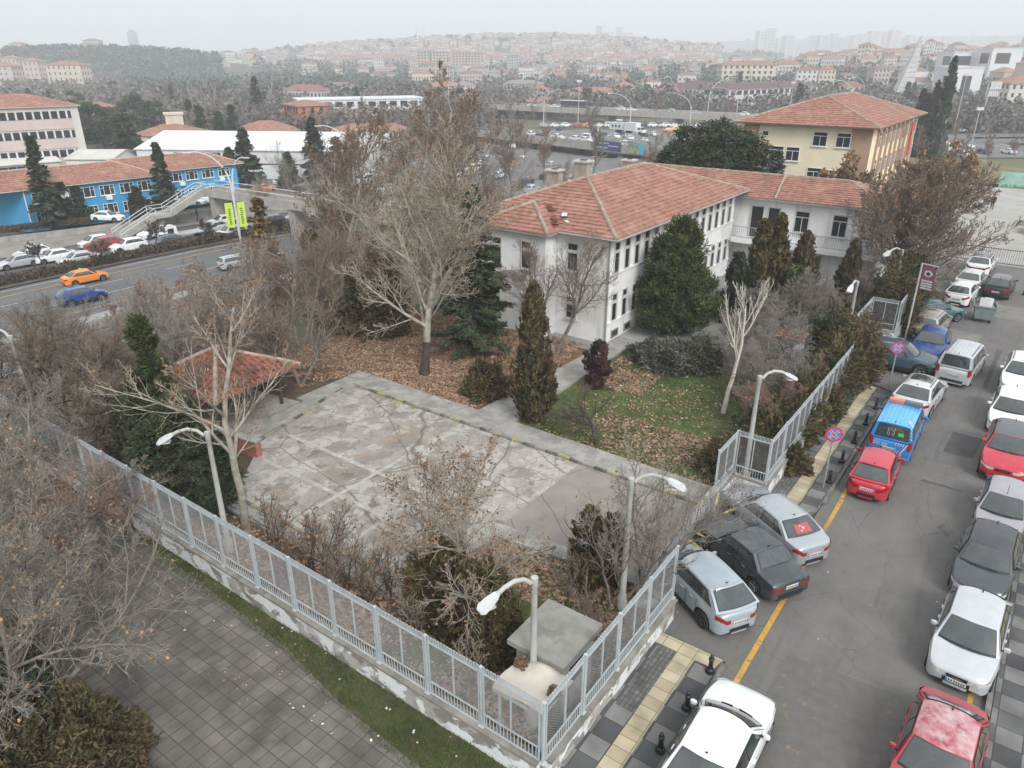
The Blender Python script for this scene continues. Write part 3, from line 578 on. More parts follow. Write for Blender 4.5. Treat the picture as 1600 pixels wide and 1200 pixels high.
hall('exhibition_hall', 'long white hall with maroon stripe and white metal roof behind the blue building', A, Bp, 26, -7.5, 5.9, 2.6, wmetal, wmetal, (3.0, mat('maroon_stripe', (.12, .02, .04), .7, .1, 2)), [(10, 4.4, 3.2, 1.7), (17, 4.4, 3.6, 1.7), (46, .9, 3.4, 1.7)])
A = at(-60, 262, -3); Bp = at(92, 250, -3)
hall('workshop_hall', 'cream workshop hall with pale metal roof and grey wall pipes', A, Bp, 20, -7.5, 4.4, 1.7, cream, mat('cream_roof', (.6, .6, .55), .6, .08, .3), None, [(4, 3.4, 3, .9), (9, 3.4, 6, .9)])
A = at(92, 262, -4); Bp = at(165, 262, -4)
hall('workshop_annex', 'small pale annex with square windows beside the cream workshop hall', (A[0], A[1]+3), (Bp[0], Bp[1]+3), 12, -7.5, 4.9, 1.2, wmetal, cream, None, [(2, 3, 1.0, 1.4), (5.5, 3.2, .8, 1.2), (7.4, 3.2, .8, 1.2), (10, 3.4, .8, 1.2)])
def block(name, label, P0, P1, depth, zb, h, floors, wm, rm, rise=2.5, win=1.0, band=None, wstep=3.0, cat='building', wf=None, pair=False):
    a, b = np.array(P0[:2]), np.array(P1[:2]); L_ = np.linalg.norm(b-a); ang = math.atan2(*(b-a)[::-1])
    t = thing(name, label, cat, (a[0], a[1], zb), ang)
    mb = MB(); mb.prism([(0, 0), (L_, 0), (L_, depth), (0, depth)], -6, h); mb.build('wall', wm, t)
    mb = MB()
    if rise: hip(mb, -.6, L_+.6, -.6, depth+.6, h, h+rise, 6, 's' if L_ > depth else 'q')
    else: mb.prism([(-.3, -.3), (L_+.3, -.3), (L_+.3, depth+.3), (-.3, depth+.3)], h, h+.5)
    mb.build('roof', [rm, framew], t)
    fh = h/floors
    for k in range(floors):
        z = fh*(k+.55)
        if band:
            mb = MB(); mb.box((L_/2-.5, -.05, z), (L_-2, .1, fh*.38)); g = mb.build('window_band', glass, t); mb = MB()
            for x in np.arange(1, L_-1, 1.5): mb.box((x, -.11, z), (.35 if int(x) % 3 else .8, .05, fh*.38))
            mb.build('frame', framew, g); mb = MB(); mb.box((L_/2-.5, -.1, z-fh*.47), (L_-2, .14, fh*.5)); mb.build('pink_band', band, t)
        else:
            for x in np.arange(wstep*.6, L_-wstep*.3, wstep):
                mb = MB(); mb.box((x, -.03, z), (win, .08, fh*.5)); g = mb.build('window', glass, t)
            for y in np.arange(wstep*.6, depth-wstep*.3, wstep):
                mb = MB(); mb.box((L_+.03 if a[0] < 0 else -.03, y, z), (.08, win, fh*.5)); mb.build('window', glass, t)
    return t
pink = mat('pink_render', (.5, .41, .39), .85, .08, .2)
A = at(-150, 175, 7); Bp = at(128, 166, 7)
block('apartment_block', 'large pale pink slab building with long window bands and red roof', (A[0], A[1]), (Bp[0]-1, Bp[1]), 16, -8, 15.2, 4, mat('offwhite_render', (.52, .5, .47), .85, .08, .2), MATS['roof_tiles'], 2.2, band=pink)
rt = MATS['roof_tiles']; ylw = mat('pale_yellow_render', (.56, .5, .4), .85, .1, .5)
A = at(205, 208, -1.5); Bp = at(300, 208, -1.5); block('low_building', 'low yellow house with wide red tiled hip roof behind the white hall', A, Bp, 12, -8, 6, 2, ylw, rt, 2.3)
A = at(375, 200, -2); Bp = at(464, 197, -2); block('low_building', 'low white house with broad red hip roof beside two dark firs', A, Bp, 12, -8, 5, 1, white, rt, 2.4)
A = at(262, 205, -1.5); Bp = at(289, 204, -1.5); t = block('boiler_stack', 'square cream boiler tower with stepped ledges above red roofs', A, Bp, 3.5, -8, 10.5, 4, ylw, ylw, 0, wstep=99)
A = at(126, 170, -1); Bp = at(188, 168, -1); block('low_building', 'red roofed rosy house right behind the pink slab building', A, Bp, 12, -8, 7, 2, pink, rt, 2.0)
org = mat('terracotta_render', (.42, .16, .09), .85, .1, .4)
A = at(443, 172, 0); Bp = at(466, 176, 0); block('annex_building', 'terracotta annex with small red roof at end of the white office', A, Bp, 12, -8, 10, 3, org, rt, 1.4)
A = at(466, 160, 1.5); Bp = at(660, 156, 1.5); block('office_building', 'white three storey office with terracotta window strips seen through bare trees', A, Bp, 14, -8, 10, 3, wmetal, wmetal, 0, win=2.6, wstep=4)
A = at(520, 198, -2.5); Bp = at(640, 196, -2.5); block('low_building', 'long low red roofed row in front of the white office', A, Bp, 10, -8, 4.2, 1, cream, rt, 1.8)
A = at(830, 156, -2); Bp = at(888, 155, -2); block('low_building', 'pink walled shed with red roof behind the upper flyover', A, Bp, 14, -9, 6, 1, pink, rt, 2)
A = at(1140, 140, 2); Bp = at(1286, 134, 2); block('office_building', 'white three storey office with purple brown roof beyond the flyover', A, Bp, 18, -9, 11, 3, wmetal, darkroof, 2.5, win=3.4, wstep=5)
A = at(1050, 134, 1); Bp = at(1105, 136, 1); block('low_building', 'white building with dark maroon roof left of the tall firs', A, Bp, 18, -9, 9, 2, wmetal, darkroof, 4)
A = at(1012, 136, 0); Bp = at(1052, 138, 0); block('low_building', 'grey gabled house with dusty red roof beyond the flyover', A, Bp, 16, -9, 7, 2, cream, mat('dusty_red_roof', (.26, .12, .1), .9, .1, .5), 4)
def fblock(u0, u1, y, vtop, floors, wm, rm, name, label, depth=16, rise=2.5, dy=0, **kw):
    A, Bp = far(u0, y), far(u1, y+dy); zb = gz((A[0]+Bp[0])/2, y)-.5; h = zat(vtop, y)-zb-rise
    return block(name, label, A, Bp, depth, zb, max(5, h), floors, wm, rm, rise, **kw)
fblock(1580, 1700, 330, 118, 5, cream, rt, 'apartment_block', 'pale stone block with red roof cut by the right edge', rise=3)
fblock(1128, 1216, 560, 95, 5, ylw, rt, 'apartment_block', 'long cream apartment slab with red roof standing behind poplars', wstep=4, win=1.6)
fblock(72, 126, 620, 95, 5, ylw, rt, 'apartment_block', 'cream apartment house with red roof at foot of the wooded hill', wstep=4, rise=3)
for i, (u0, u1, v, y) in enumerate(((0, 28, 86, 760), (30, 60, 90, 720), (-20, 18, 97, 640))):
    fblock(u0, u1, y, v, 5, pink, rt, 'apartment_block', ['pale rosy flats at far edge above the pink slab, upper one', 'pale rosy flats just left of the cream apartment house', 'pale rosy flats cut by the left edge, lower one'][i], wstep=4, rise=3)
tw = mat('tower_render', (.42, .36, .32), .85, .1, .2)
for i, (u0, u1) in enumerate(((652, 672), (676, 698), (706, 728), (730, 752))):
    fblock(u0, u1, 900, 80+(i > 1)*2, 9, tw, tw, 'apartment_tower', ['beige high rise, leftmost of four towers behind the bare plane trees', 'beige high rise, second of four towers from the left', 'beige high rise, third of four towers from the left', 'beige high rise, rightmost of the four towers'][i], depth=22, rise=0, wstep=3.6, win=1.8)
A = far(1416, 420); zb = gz(A[0], A[1]); hh = zat(56, 420)-zb; t = thing('monument', 'tall pale concrete fin monument leaning like a blade above houses', 'monument', (A[0], A[1], zb))
mb = MB(); k = 420*.92/F; x0, x1, xt = -8*k-3, 14*k, 17*k
mb.add([(x0, 0, 0), (x1, 0, 0), (x1, 6, 0), (x0, 6, 0), (xt-.6, 2.5, hh), (xt+.4, 2.5, hh), (xt+.4, 3.5, hh), (xt-.6, 3.5, hh)], [(0, 1, 5, 4), (1, 2, 6, 5), (2, 3, 7, 6), (3, 0, 4, 7), (4, 5, 6, 7)]); mb.build('fin', mat('fin_concrete', (.5, .5, .5), .8, .1, .2), t)
mb = MB()
for j in range(14): a = j/14; mb.bar((x0+(xt-.6-x0)*a+.4, -.08+2.5*a, hh*a), (x1+(xt+.4-x1)*a-.3, -.08+2.5*a, hh*a), .25, .12)
mb.build('joint', mat('fin_joint', (.3, .3, .31), .9, .1, 1), t)
for i, (u0, u1, v, y, lb) in enumerate(((1484, 1538, 82, 520, 'grey glass fronted office on the hill left of the white office'), (1543, 1590, 76, 500, 'white office with large glass panel on the hillside'), (1490, 1535, 106, 420, 'low white pavilion with flat roof below the glass offices'))):
    fblock(u0, u1, y, v, 2 if i < 2 else 1, wmetal, wmetal, 'office_building', lb, depth=20, rise=0, win=9 if i < 2 else 5, wstep=12)
A = far(1598, 600); zb = gz(A[0], A[1]); t = thing('tower', 'slender white tower slab cut by right edge of the view', 'tower', (A[0]+4, A[1], zb)); hh = zat(58, 600)-zb; mb = MB(); mb.prism([(-5, 0), (9, 0), (9, 9), (-5, 9)], 0, hh); mb.build('shaft', wmetal, t); mb = MB(); mb.box((2, -.1, hh*.5), (3, .2, hh*.85)); mb.build('glass_strip', glass, t)
A = far(5, 1900); zb = gz(A[0], A[1]); hh = zat(22, 1900)-zb; t = thing('radio_mast', 'thin tapering white mast on far horizon at left edge', 'tower', (A[0], A[1], zb)); mb = MB(); mb.lathe([(12, 0), (7, hh*.4), (3, hh*.8), (.4, hh)], n=10); mb.build('mast', wmetal, t)
A = far(212, 2000); zb = gz(A[0], A[1]); hh = zat(46, 2000)-zb; t = thing('tower', 'faint lone tower in haze above the wooded hill', 'tower', (A[0], A[1], zb)); mb = MB(); mb.prism([(-9, 0), (9, 0), (9, 16), (-9, 16)], 0, hh*.92); mb.prism([(-5, 3), (5, 3), (5, 13), (-5, 13)], hh*.92, hh); mb.build('shaft', cw, t)
# ================================================================ walls, fences, street furniture
BIN_S, BIN_Q, BO_S, BO_Q = 46.9, -4.7, 30.6, 3.5
wallm = mat('peeled_wall', (.4, .39, .36), .95, .15, .9, detail=9, bump=.5, bscale=10)
layer(wallm, (.22, .205, .18), 1.3, .47, .54, .9, stretch=(1, 1, 1.5), seed=3, detail=9, dist=.4); layer(wallm, (.72, .75, .76), 1.7, .48, .51, .95, seed=9, detail=9, dist=.5, stretch=(1, .6, 1)); layer(wallm, (.24, .21, .16), .7, .58, .68, .6, seed=14)
capm = mat('wall_capping', (.24, .225, .2), .95, .3, 1.6, detail=9, bump=.4, bscale=14); layer(capm, (.1, .11, .06), 1.2, .58, .68, .6, seed=4)
fm_ = mat('fence_paint', (.44, .48, .505), .55, .1, 3, bump=.1); layer(fm_, (.3, .17, .1), 3.5, .66, .72, .6, seed=4)
wire = mat('mesh_wire', (.27, .27, .27), .6, .2, 3)
def wallseg(name, label, pts, w, z0, z1, capw=None, cat='wall'):
    o = (pts[0][0], pts[0][1], 0); t = bthing(name, label, cat, o[0], o[1])
    mb = MB(o); mc = MB(o)
    for a, b in zip(pts[:-1], pts[1:]):
        a, b = np.array(a, float), np.array(b, float); d = (b-a)/np.linalg.norm(b-a); n = np.array((-d[1], d[0])); k = max(1, int(np.linalg.norm(b-a)/.9))
        # slightly wavy plastered faces
        ts = np.linspace(0, 1, k+1); row = []
        for i, tt in enumerate(ts):
            p = a+(b-a)*tt; j = rng.normal()*.012; row.append((p-n*(w/2+j), p+n*(w/2+j)))
        for (l0, r0), (l1, r1) in zip(row[:-1], row[1:]):
            mb.add([(*l0, z0), (*l1, z0), (*r1, z0), (*r0, z0), (*l0, z1), (*l1, z1), (*r1, z1), (*r0, z1)], [(0, 1, 5, 4), (2, 3, 7, 6), (4, 5, 6, 7), (1, 2, 6, 5), (3, 0, 4, 7)])
        cw_ = (capw or w)/2+.02; mc.prism([tuple(a-n*cw_-d*.02), tuple(b-n*cw_+d*.02), tuple(b+n*cw_+d*.02), tuple(a+n*cw_-d*.02)], z1-.015, z1+.06)
    mb.build('masonry', wallm, t); mc.build('capping', capm, t); return t
wallseg('perimeter_wall', 'long peeling whitewashed wall under the fence beside the grass strip', [(0, .12), (0, 38)], .24, -.3, .74, .3)
wallseg('perimeter_wall', 'stained wall under the fence beside the chequered pavement, from hut corner to parking bay', [(.14, 0), (7.4, 0)], .24, -.3, .74, .3)
wallseg('perimeter_wall', 'short return wall of the parking bay by the light blue hatchback', [(7.3, .15), (7.3, 1.15)], .24, -.3, .7)
wallseg('perimeter_wall', 'bare concrete wall nook with fence cage behind the silver saloon', [(13.9, 1.25), (15.9, 1.25), (15.9, -.12), (18.4, -.12), (30.5, -.1)], .22, -.3, .78)
wallseg('perimeter_wall', 'concrete wall under the far fence cage beside the banner pole', [(34.2, .9), (38.3, .9), (38.3, -.7), (40.4, -.7)], .22, -.3, .8)
wallseg('perimeter_wall', 'low wall under the far fence behind parked white cars', [(42, .4), (64, .6)], .22, -.3, .7)
FG = 'metal fence panels on the perimeter walls'
def panel_mesh(L_, h):
    """frame, upright and spiked pickets of one fence panel, x along, z up; and its woven mesh"""
    mb = MB(); t = .036; mb.bar((.03, 0, 0), (.03, 0, h), t); mb.bar((L_-.03, 0, 0), (L_-.03, 0, h), t)
    mb.bar((.053, 0, .03), (L_-.053, 0, .03), t); mb.bar((.053, 0, .44), (L_-.053, 0, .44), t); mb.bar((.053, 0, h-.1), (L_-.053, 0, h-.1), t)
    fr = mb; pk = MB(); n = int(L_/.105)
    for k in range(1, n):
        x = L_*k/n; pk.bar((x, 0, .055), (x, 0, .415), .017); 
    for k in range(n): x = L_*(k+.5)/n; pk.bar((x-.028, 0, h-.075), (x-.028, 0, h+.1), .02); pk.bar((x+.028, 0, h-.075), (x+.028, 0, h+.1), .02); pk.bar((x-.038, 0, h+.1), (x+.038, 0, h+.1), .02)
    up = MB(); up.bar((L_/2, -.004, .465), (L_/2, -.004, h-.125), .045, .03)
    a, b = .055, L_-.055; z0, z1 = .465, h-.125; H_ = z1-z0; vs = []; fs = []; sp = .085
    for sg in (1, -1):
        c = a-H_ if sg > 0 else a
        while c < (b if sg > 0 else b+H_):
            # line x = c + sg*(z-z0)
            za = max(z0, z0+((a-c) if sg > 0 else (c-b))); zb = min(z1, z0+((b-c) if sg > 0 else (c-a)))
            if zb-za > .02:
                xa, xb = c+sg*(za-z0), c+sg*(zb-z0); wv = .0055
                i = len(vs); y = .004*sg
                vs += [(xa-wv, y, za), (xa+wv, y, za), (xa, y+wv*1.4, za), (xb-wv, y, zb), (xb+wv, y, zb), (xb, y+wv*1.4, zb)]
                fs += [(i, i+1, i+4, i+3), (i+1, i+2, i+5, i+4), (i+2, i, i+3, i+5)]
            c += sp
    ms = MB(); ms.add(vs, fs)
    return fr.mesh('panel_frame', fm_), pk.mesh('pickets', fm_), up.mesh('upright', fm_), ms.mesh('wire_mesh', wire)
PM = {}
def fence_panel(s, q, ang, L_, label, z=.8, h=1.9, group=FG):
    ang += random.uniform(-.008, .008); s += random.uniform(-.012, .012) if abs(ang) > 1 else 0; z += random.uniform(-.012, .015); key = (round(L_, 2), h)
    if key not in PM: PM[key] = panel_mesh(L_, h)
    fr, pk, up, ms = PM[key]
    t = bthing('mesh_fence', label, 'fence', s, q, z, ang, group)
    for n_, me in (('panel_frame', fr), ('pickets', pk), ('upright', up), ('wire_mesh', ms)): objm(n_, me, t)
    return t
postme = None
def post(s, q, label='grey steel fence post between mesh panels on the wall', z=.8, h=1.98):
    global postme
    if not postme: mb = MB(); mb.box((0, 0, .99), (.052, .052, 1.98)); mb.box((0, 0, .01), (.16, .16, .02)); mb.box((0, 0, 1.99), (.09, .09, .02)); postme = mb.mesh('fence_post', fm_)
    return bthing('fence_post', label, 'post', s, q, z, 0, 'steel posts of the perimeter fence', postme)
q_ = .07; PL = 1.74
ORD = 'first second third fourth fifth sixth seventh eighth ninth tenth eleventh twelfth thirteenth fourteenth fifteenth sixteenth seventeenth eighteenth nineteenth twentieth'.split()
for k in range(20):
    fence_panel(0, q_+k*(PL+.1)+.02, pi/2, PL, '%s mesh fence bay from the canopy corner along the grass strip' % ORD[k]); post(0, q_+(k+1)*(PL+.1)-.03)
post(0, 0, 'corner post of the fence in front of the small white canopy')
for k in range(4): fence_panel(.08+k*1.84, 0, 0, PL, '%s mesh fence bay from the corner, along the chequered pavement' % ORD[k]); post(.03+(k+1)*1.84, 0)
for s, q, a, L_, lb in ((13.95, 1.25, 0, 1.85, 'left side panel of the fence cage behind the silver saloon'), (15.9, 1.2, -pi/2, 1.3, 'front panel of the fence cage behind the silver saloon'), (15.98, -.12, 0, 1.74, 'street side panel of the fence cage behind the silver saloon')):
    fence_panel(s, q, a, L_, lb)
for s, q in ((13.9, 1.25), (15.9, 1.25), (15.9, -.12), (17.8, -.12)): post(s, q, 'grey corner post of the fence cage behind the silver saloon')
for k in range(6): fence_panel(17.86+k*1.84, -.12, 0, PL, '%s fence bay beyond the cage, half swallowed by shrubs' % ORD[k])
for s, q, a, L_, lb in ((34.2, .9, 0, 3.9, 'long side panel of the far fence cage near the banner pole'), (38.3, .85, -pi/2, 1.45, 'front panel of the far fence cage near the banner pole'), (38.35, -.7, 0, 1.9, 'street side panel of the far fence cage near the banner pole')): fence_panel(s, q, a, L_, lb)
for s, q in ((34.2, .9), (38.3, .9), (38.3, -.7), (40.3, -.7)): post(s, q, 'grey post of the far fence cage near the banner pole')
for k in range(11): fence_panel(42.1+k*1.84, .45, 0, PL, '%s bay of the far fence behind the white parked cars' % ORD[k])
# sheet metal hoarding along the lot, with fallen trestle bars
t = bthing('hoarding', 'grey sheet metal hoarding with rusty top edge between lot and parking bay', 'fence', 7.4, 1.1)
mb = MB((7.4, 1.1, 0)); mb.bar((7.5, 1.12, .72), (13.7, 1.2, .72), .03, 1.25); mb.build('sheet', mat('zinc_sheet', (.4, .42, .43), .5, .15, 1.0, bump=.2, bscale=6), t)
mb = MB((7.4, 1.1, 0)); mb.bar((7.5, 1.1, 1.37), (13.7, 1.18, 1.37), .07, .05); mb.build('rail', mat('rusty_rail', (.32, .25, .17), .8, .4, 3), t)
mb = MB((7.4, 1.1, 0))
for s in (7.6, 9.6, 11.6, 13.6): mb.box((s, 1.2, .65), (.07, .07, 1.3))
mb.build('stake', fm_, t)
ybar = mat('yellow_bar', (.5, .38, .16), .7, .2, 3); kbar = mat('black_bar', (.03, .03, .03), .6, .2, 3)
for i, (segs, lb) in enumerate((([(13.5, .95, 1.2, 11.2, .35, .05), (11.2, .35, .05, 10.6, .85, .8), (10.6, .85, .8, 9.2, .3, .05), (9.2, .3, .05, 8.2, .8, .4)], 'yellow and black trestle bars leaning on the metal hoarding'), ([(14.4, -.2, .9, 12.6, .85, .5), (12.6, .85, .5, 12.0, .2, .05), (12.0, .2, .05, 10.9, .9, 1.0)], 'second tangle of yellow bars by nose of the silver saloon'))):
    t = bthing('trestle', lb, 'barrier', segs[0][0], segs[0][1]); o = (segs[0][0], segs[0][1], 0); mb = MB(o); mk = MB(o)
    for a, b, c, d, e, f in segs: mb.bar((a, b, c), (d, e, f), .06); mk.bar((a-.5, b+.1, c), (a-.9, b-.2, .04), .035)
    mb.build('yellow_bars', ybar, t); mk.build('black_legs', kbar, t)
# hut and canopy
hutm = mat('hut_concrete', (.3, .31, .295), .9, .15, 1, detail=8, bump=.25, bscale=12); layer(hutm, (.17, .17, .16), 1.4, .55, .66, .6, seed=3); slabm = mat('slab_concrete', (.25, .245, .225), .95, .2, 1.3, detail=9, bump=.4, bscale=12); layer(slabm, (.14, .135, .12), 1.1, .55, .64, .6, seed=5)
t = bthing('transformer_hut', 'grey concrete utility hut with flat slab roof inside the fence corner', 'hut', 1.6, .6)
o = (1.6, .6, 0); mb = MB(o); mb.prism([(1.68, .58), (3.3, .58), (3.3, 2.0), (1.68, 2.0)], -.1, 2.2); mb.build('wall', hutm, t)
mb = MB(o); mb.prism([(1.5, .4), (3.5, .4), (3.5, 2.18), (1.5, 2.18)], 2.2, 2.36); mb.build('roof_slab', slabm, t)
mb = MB(o); mb.box((2.5, .57, 1.5), (.8, .05, .55)); mb.build('vent_opening', dark_open, t); mb = MB(o); mb.box((2.5, .56, .75), (.9, .06, .75)); mb.build('hatch', hutm, t)
t = bthing('canopy', 'small off white canopy with two scorched holes around the lamp post', 'canopy', .3, .3); o = (.3, .3, 0)
cm = mat('canopy_white', (.52, .48, .41), .8, .08, 2, detail=8); layer(cm, (.2, .1, .06), 1.0, .62, .7, .5, seed=12, detail=8)
def cz(u, v):
    b = .32*math.exp(-((u-.78)/.2)**2-((v-.5)/.33)**2) + .12*math.exp(-((u-.2)/.3)**2-((v-.3)/.3)**2)
    return (.16+u*1.35, .16+v*1.5+.06*sin(u*5), 2.12+b)
mb = MB(o); mb.grid(cz, 24, 24); mb.grid(lambda u, v: (.16+u*1.35, .16 if v < .5 else .16, 2.12-v*.12), 8, 1)
for p0, p1 in (((.16, .16), (1.51, .16)), ((1.51, .16), (1.51, 1.66)), ((1.51, 1.66), (.16, 1.66)), ((.16, 1.66), (.16, .16))): mb.add([(*p0, 2.13), (*p1, 2.13), (*p1, 2.0), (*p0, 2.0)], [(0, 1, 2, 3)])
mb.build('sheet', cm, t, 40)
burn = mat('scorched', (.13, .07, .04), .95, .5, 6, bump=.6)
for (u, v, r) in ((.55, .06, .2), (.72, .85, .2)):
    c = cz(u, v); mb = MB(o)
    for k in range(30): a = rng.random()*6.28; rr = r*rng.random()**.6; mb.box((c[0]+rr*cos(a), c[1]+rr*sin(a), c[2]+.03+.05*rng.random()), (.1, .06, .05), rng.random()*3)
    mb.build('burnt_hole', burn, t)
mb = MB(o)
for p in ((.26, .26), (1.42, .26), (1.42, 1.5), (.26, 1.5)): mb.box((p[0], p[1], 1.04), (.06, .06, 2.1))
mb.build('leg', fm_, t)
# park lamps
lampm = mat('lamp_post_paint', (.42, .42, .4), .6, .12, 2, bump=.1); headm = mat('lamp_head', (.58, .59, .6), .35, .05, 3); lens = mat('lamp_lens', (.5, .5, .48), .2, .05, 3)
def lamp_protos():
    t = thing('street_lamp', 'grey lamp post with curved arm rising through the white canopy at the corner', 'street lamp', W(1.38, 1.25, 0), 0, 'curved arm lamps along the school wall')
    mb = MB(); mb.lathe([(.17, 0), (.17, .5), (.105, .6), (.08, 4.6), (.095, 4.62), (.095, 4.92), (0, 4.94)], n=14); mb.build('pole', lampm, t, 40)
    mb = MB(); pts = [(0, 0, 4.3), (.03, 0, 4.55), (.12, 0, 4.8), (.32, 0, 5.0), (.6, 0, 5.08), (.9, 0, 5.02), (1.1, 0, 4.92)]; mb.tube(pts, [.06]*7, 10); mb.build('arm', lampm, t, 40)
    mb = MB(); a = np.array((1.05, 0, 4.95)); d = np.array((.83, 0, -.42)); vs = []
    for k, (l, wd, hh) in enumerate(((0, .05, .06), (.1, .1, .09), (.35, .15, .11), (.58, .16, .1), (.68, .1, .05))):
        p = a+d*l; vs += [(p[0], -wd, p[2]-hh*.6), (p[0], wd, p[2]-hh*.6), (p[0]+hh*.3, wd*.8, p[2]+hh*.6), (p[0]+hh*.3, -wd*.8, p[2]+hh*.6)]
    mb.add(vs, [(4*k+j, 4*k+(j+1) % 4, 4*k+4+(j+1) % 4, 4*k+4+j) for k in range(4) for j in range(4)] + [(3, 2, 1, 0), (16, 17, 18, 19)]); h = mb.build('lamp_head', headm, t, 30)
    mb = MB(); p = a+d*.42; mb.box((p[0]-.03, 0, p[2]-.1), (.34, .22, .05)); mb.build('lens', lens, h)
    return t
L0 = lamp_protos(); L0.rotation_euler[2] = SA+R(161)
for (s, q, a, lb, z) in ((1.15, 14.5, 138, 'grey curved arm lamp behind the peeling wall beside pale plane tree', 0), (6.9, 1.5, -61, 'grey curved arm lamp whose arm reaches over the metal hoarding', 0), (16.85, 1.0, -44, 'grey curved arm lamp rising behind the fence cage', 0), (33.4, 1.1, 178, 'grey lamp with slanting head among grey shrubs', 0), (43, .5, 149, 'grey lamp under the big brown tree near the banner pole', 0), (1.4, 30.1, 100, 'grey lamp leaning over the dry grass at the left edge', 0)):
    dup(L0, W(s, q, z), SA+R(a), lb)
# signs
blue_s = mat('sign_blue', (.02, .22, .6), .4, .05, 3); red_s = mat('sign_red', (.6, .02, .07), .4, .05, 3)
def nostop(s, q, z, label, rot):
    t = bthing('road_sign', label, 'road sign', s, q, z, rot, 'no stopping signs on the pavement')
    mb = MB(); mb.tube([(0, 0, 0), (.0, 0, 2.75)], .035, 10); mb.build('pole', mat('galvanised', (.26, .28, .29), .5, .15, 3), t, 40)
    def disc(mb, r, y, n=32): mb.add([(r*cos(2*pi*k/n), y, 2.5+r*sin(2*pi*k/n)) for k in range(n)], [tuple(range(n))])
    mb = MB(); disc(mb, .34, -.05); disc(mb, .34, -.035); mb.add([(.34*cos(2*pi*k/32), y, 2.5+.34*sin(2*pi*k/32)) for y in (-.05, -.035) for k in range(32)], [(k, (k+1) % 32, 32+(k+1) % 32, 32+k) for k in range(32)]); pl = mb.build('plate', red_s, t)
    mb = MB(); disc(mb, .265, -.054); mb.build('blue_field', blue_s, pl)
    mb = MB(); mr_ = MB()
    for a in (pi/4, -pi/4):
        dx, dz = cos(a), sin(a)
        for off in (-1, 1):
            ox, oz = -dz*.04*off, dx*.04*off; w2 = .012
            mb.add([(ox-dx*.255-dz*w2, -.0565, 2.5+oz-dz*.255+dx*w2), (ox+dx*.255-dz*w2, -.0565, 2.5+oz+dz*.255+dx*w2), (ox+dx*.255+dz*w2, -.0565, 2.5+oz+dz*.255-dx*w2), (ox-dx*.255+dz*w2, -.0565, 2.5+oz-dz*.255-dx*w2)], [(0, 1, 2, 3)])
        mr_.add([(-dx*.262-dz*.026, -.059-.001*(a > 0), 2.5-dz*.262+dx*.026), (dx*.262-dz*.026, -.059-.001*(a > 0), 2.5+dz*.262+dx*.026), (dx*.262+dz*.026, -.059-.001*(a > 0), 2.5+dz*.262-dx*.026), (-dx*.262+dz*.026, -.059-.001*(a > 0), 2.5-dz*.262-dx*.026)], [(0, 1, 2, 3)])
    mb.build('white_edging', framew, pl); mr_.build('red_cross', red_s, pl); return t
nostop(18.2, -1.85, .12, 'blue and red no stopping sign standing near the red hatchback', R(-62))
nostop(30.2, -2.0, .12, 'blue and red no stopping sign in front of the teal crossover', R(-66))
t = bthing('banner_pole', 'white steel pole with small purple and white banner near the far cage', 'banner', 39.6, -1.2, 0, R(-20))
mb = MB(); mb.tube([(0, 0, 0), (0, 0, 5.0)], .06, 8); mb.bar((0, 0, 4.97), (0, -1.0, 4.97), .07); mb.build('pole', lampm, t)
mb = MB(); mb.box((0, -.52, 4.12), (.02, .82, 1.45)); b_ = mb.build('banner_cloth', mat('banner_purple', (.2, .07, .12), .8, .2, 1.2), t)
mb = MB(); 
for k, z in enumerate((3.98, 3.82, 3.67, 3.52)): mb.box((-.015, -.5-.01*k, z), (.02, .66, .09))
mb.add([(-.022, -.5+.3*cos(a)*(1 if k % 2 else .7), 4.45+.2*sin(a)) for k, a in enumerate(np.linspace(0, 2*pi, 11)[:-1])], [tuple(range(10))]); mb.build('banner_emblem', framew, b_)
mb = MB(); mb.add([(-.027, -.5+.13*cos(a), 4.43+.12*sin(a)) for a in np.linspace(0, 2*pi, 9)[:-1]], [tuple(range(8))]); mb.build('emblem_crest', mat('navy', (.02, .03, .06), .7, .1, 2), b_)
# bollards
def bollard():
    t = thing('bollard', 'short black cast bollard at kerb', 'bollard', (0, 0, 0), 0, 'black kerb bollards')
    mb = MB(); mb.lathe([(.12, 0), (.12, .1), (.075, .14), (.06, .42), (.085, .45), (.085, .49), (.05, .52), (.055, .6), (.0, .66)], n=12); mb.build('post', mat('cast_black', (.015, .015, .017), .45, .2, 5), t, 40)
    mb = MB(); mb.lathe([(.15, 0), (.15, .03), (0, .035)], n=12); mb.build('foot', MATS['cast_black'], t); return t
b0 = bollard(); first = True
for (s, q, z, lb) in ((4.2, -1.95, .12, 'black bollard at kerb above the white saloon, upper one'), (2.55, -1.95, .12, 'black bollard beside the white saloon mirror'), (.95, -1.95, .12, 'black bollard by rear of the white saloon, lowest'), (5.85, -1.95, .12, 'black bollard at pavement end near the light blue hatchback'), (27.5, -1.95, .12, 'black bollard beside the silver crossover'), (25.3, -1.95, .12, 'black bollard between silver crossover and blue van'), (23.0, -1.95, .12, 'black bollard at left of the blue van rear'), (20.8, -1.95, .12, 'black bollard beside red hatchback mirror'), (18.7, -1.95, .12, 'black bollard by the nearer no stopping sign'), (15.3, .9, 0, 'black bollard in the wall nook behind silver saloon'), (55.5, -6.6, 0, 'lone black bollard on the far street by the dark hatchback')):
    if first: b0.location = W(s, q, z); b0['label'] = lb; first = False
    else: dup(b0, W(s, q, z), 0, lb)
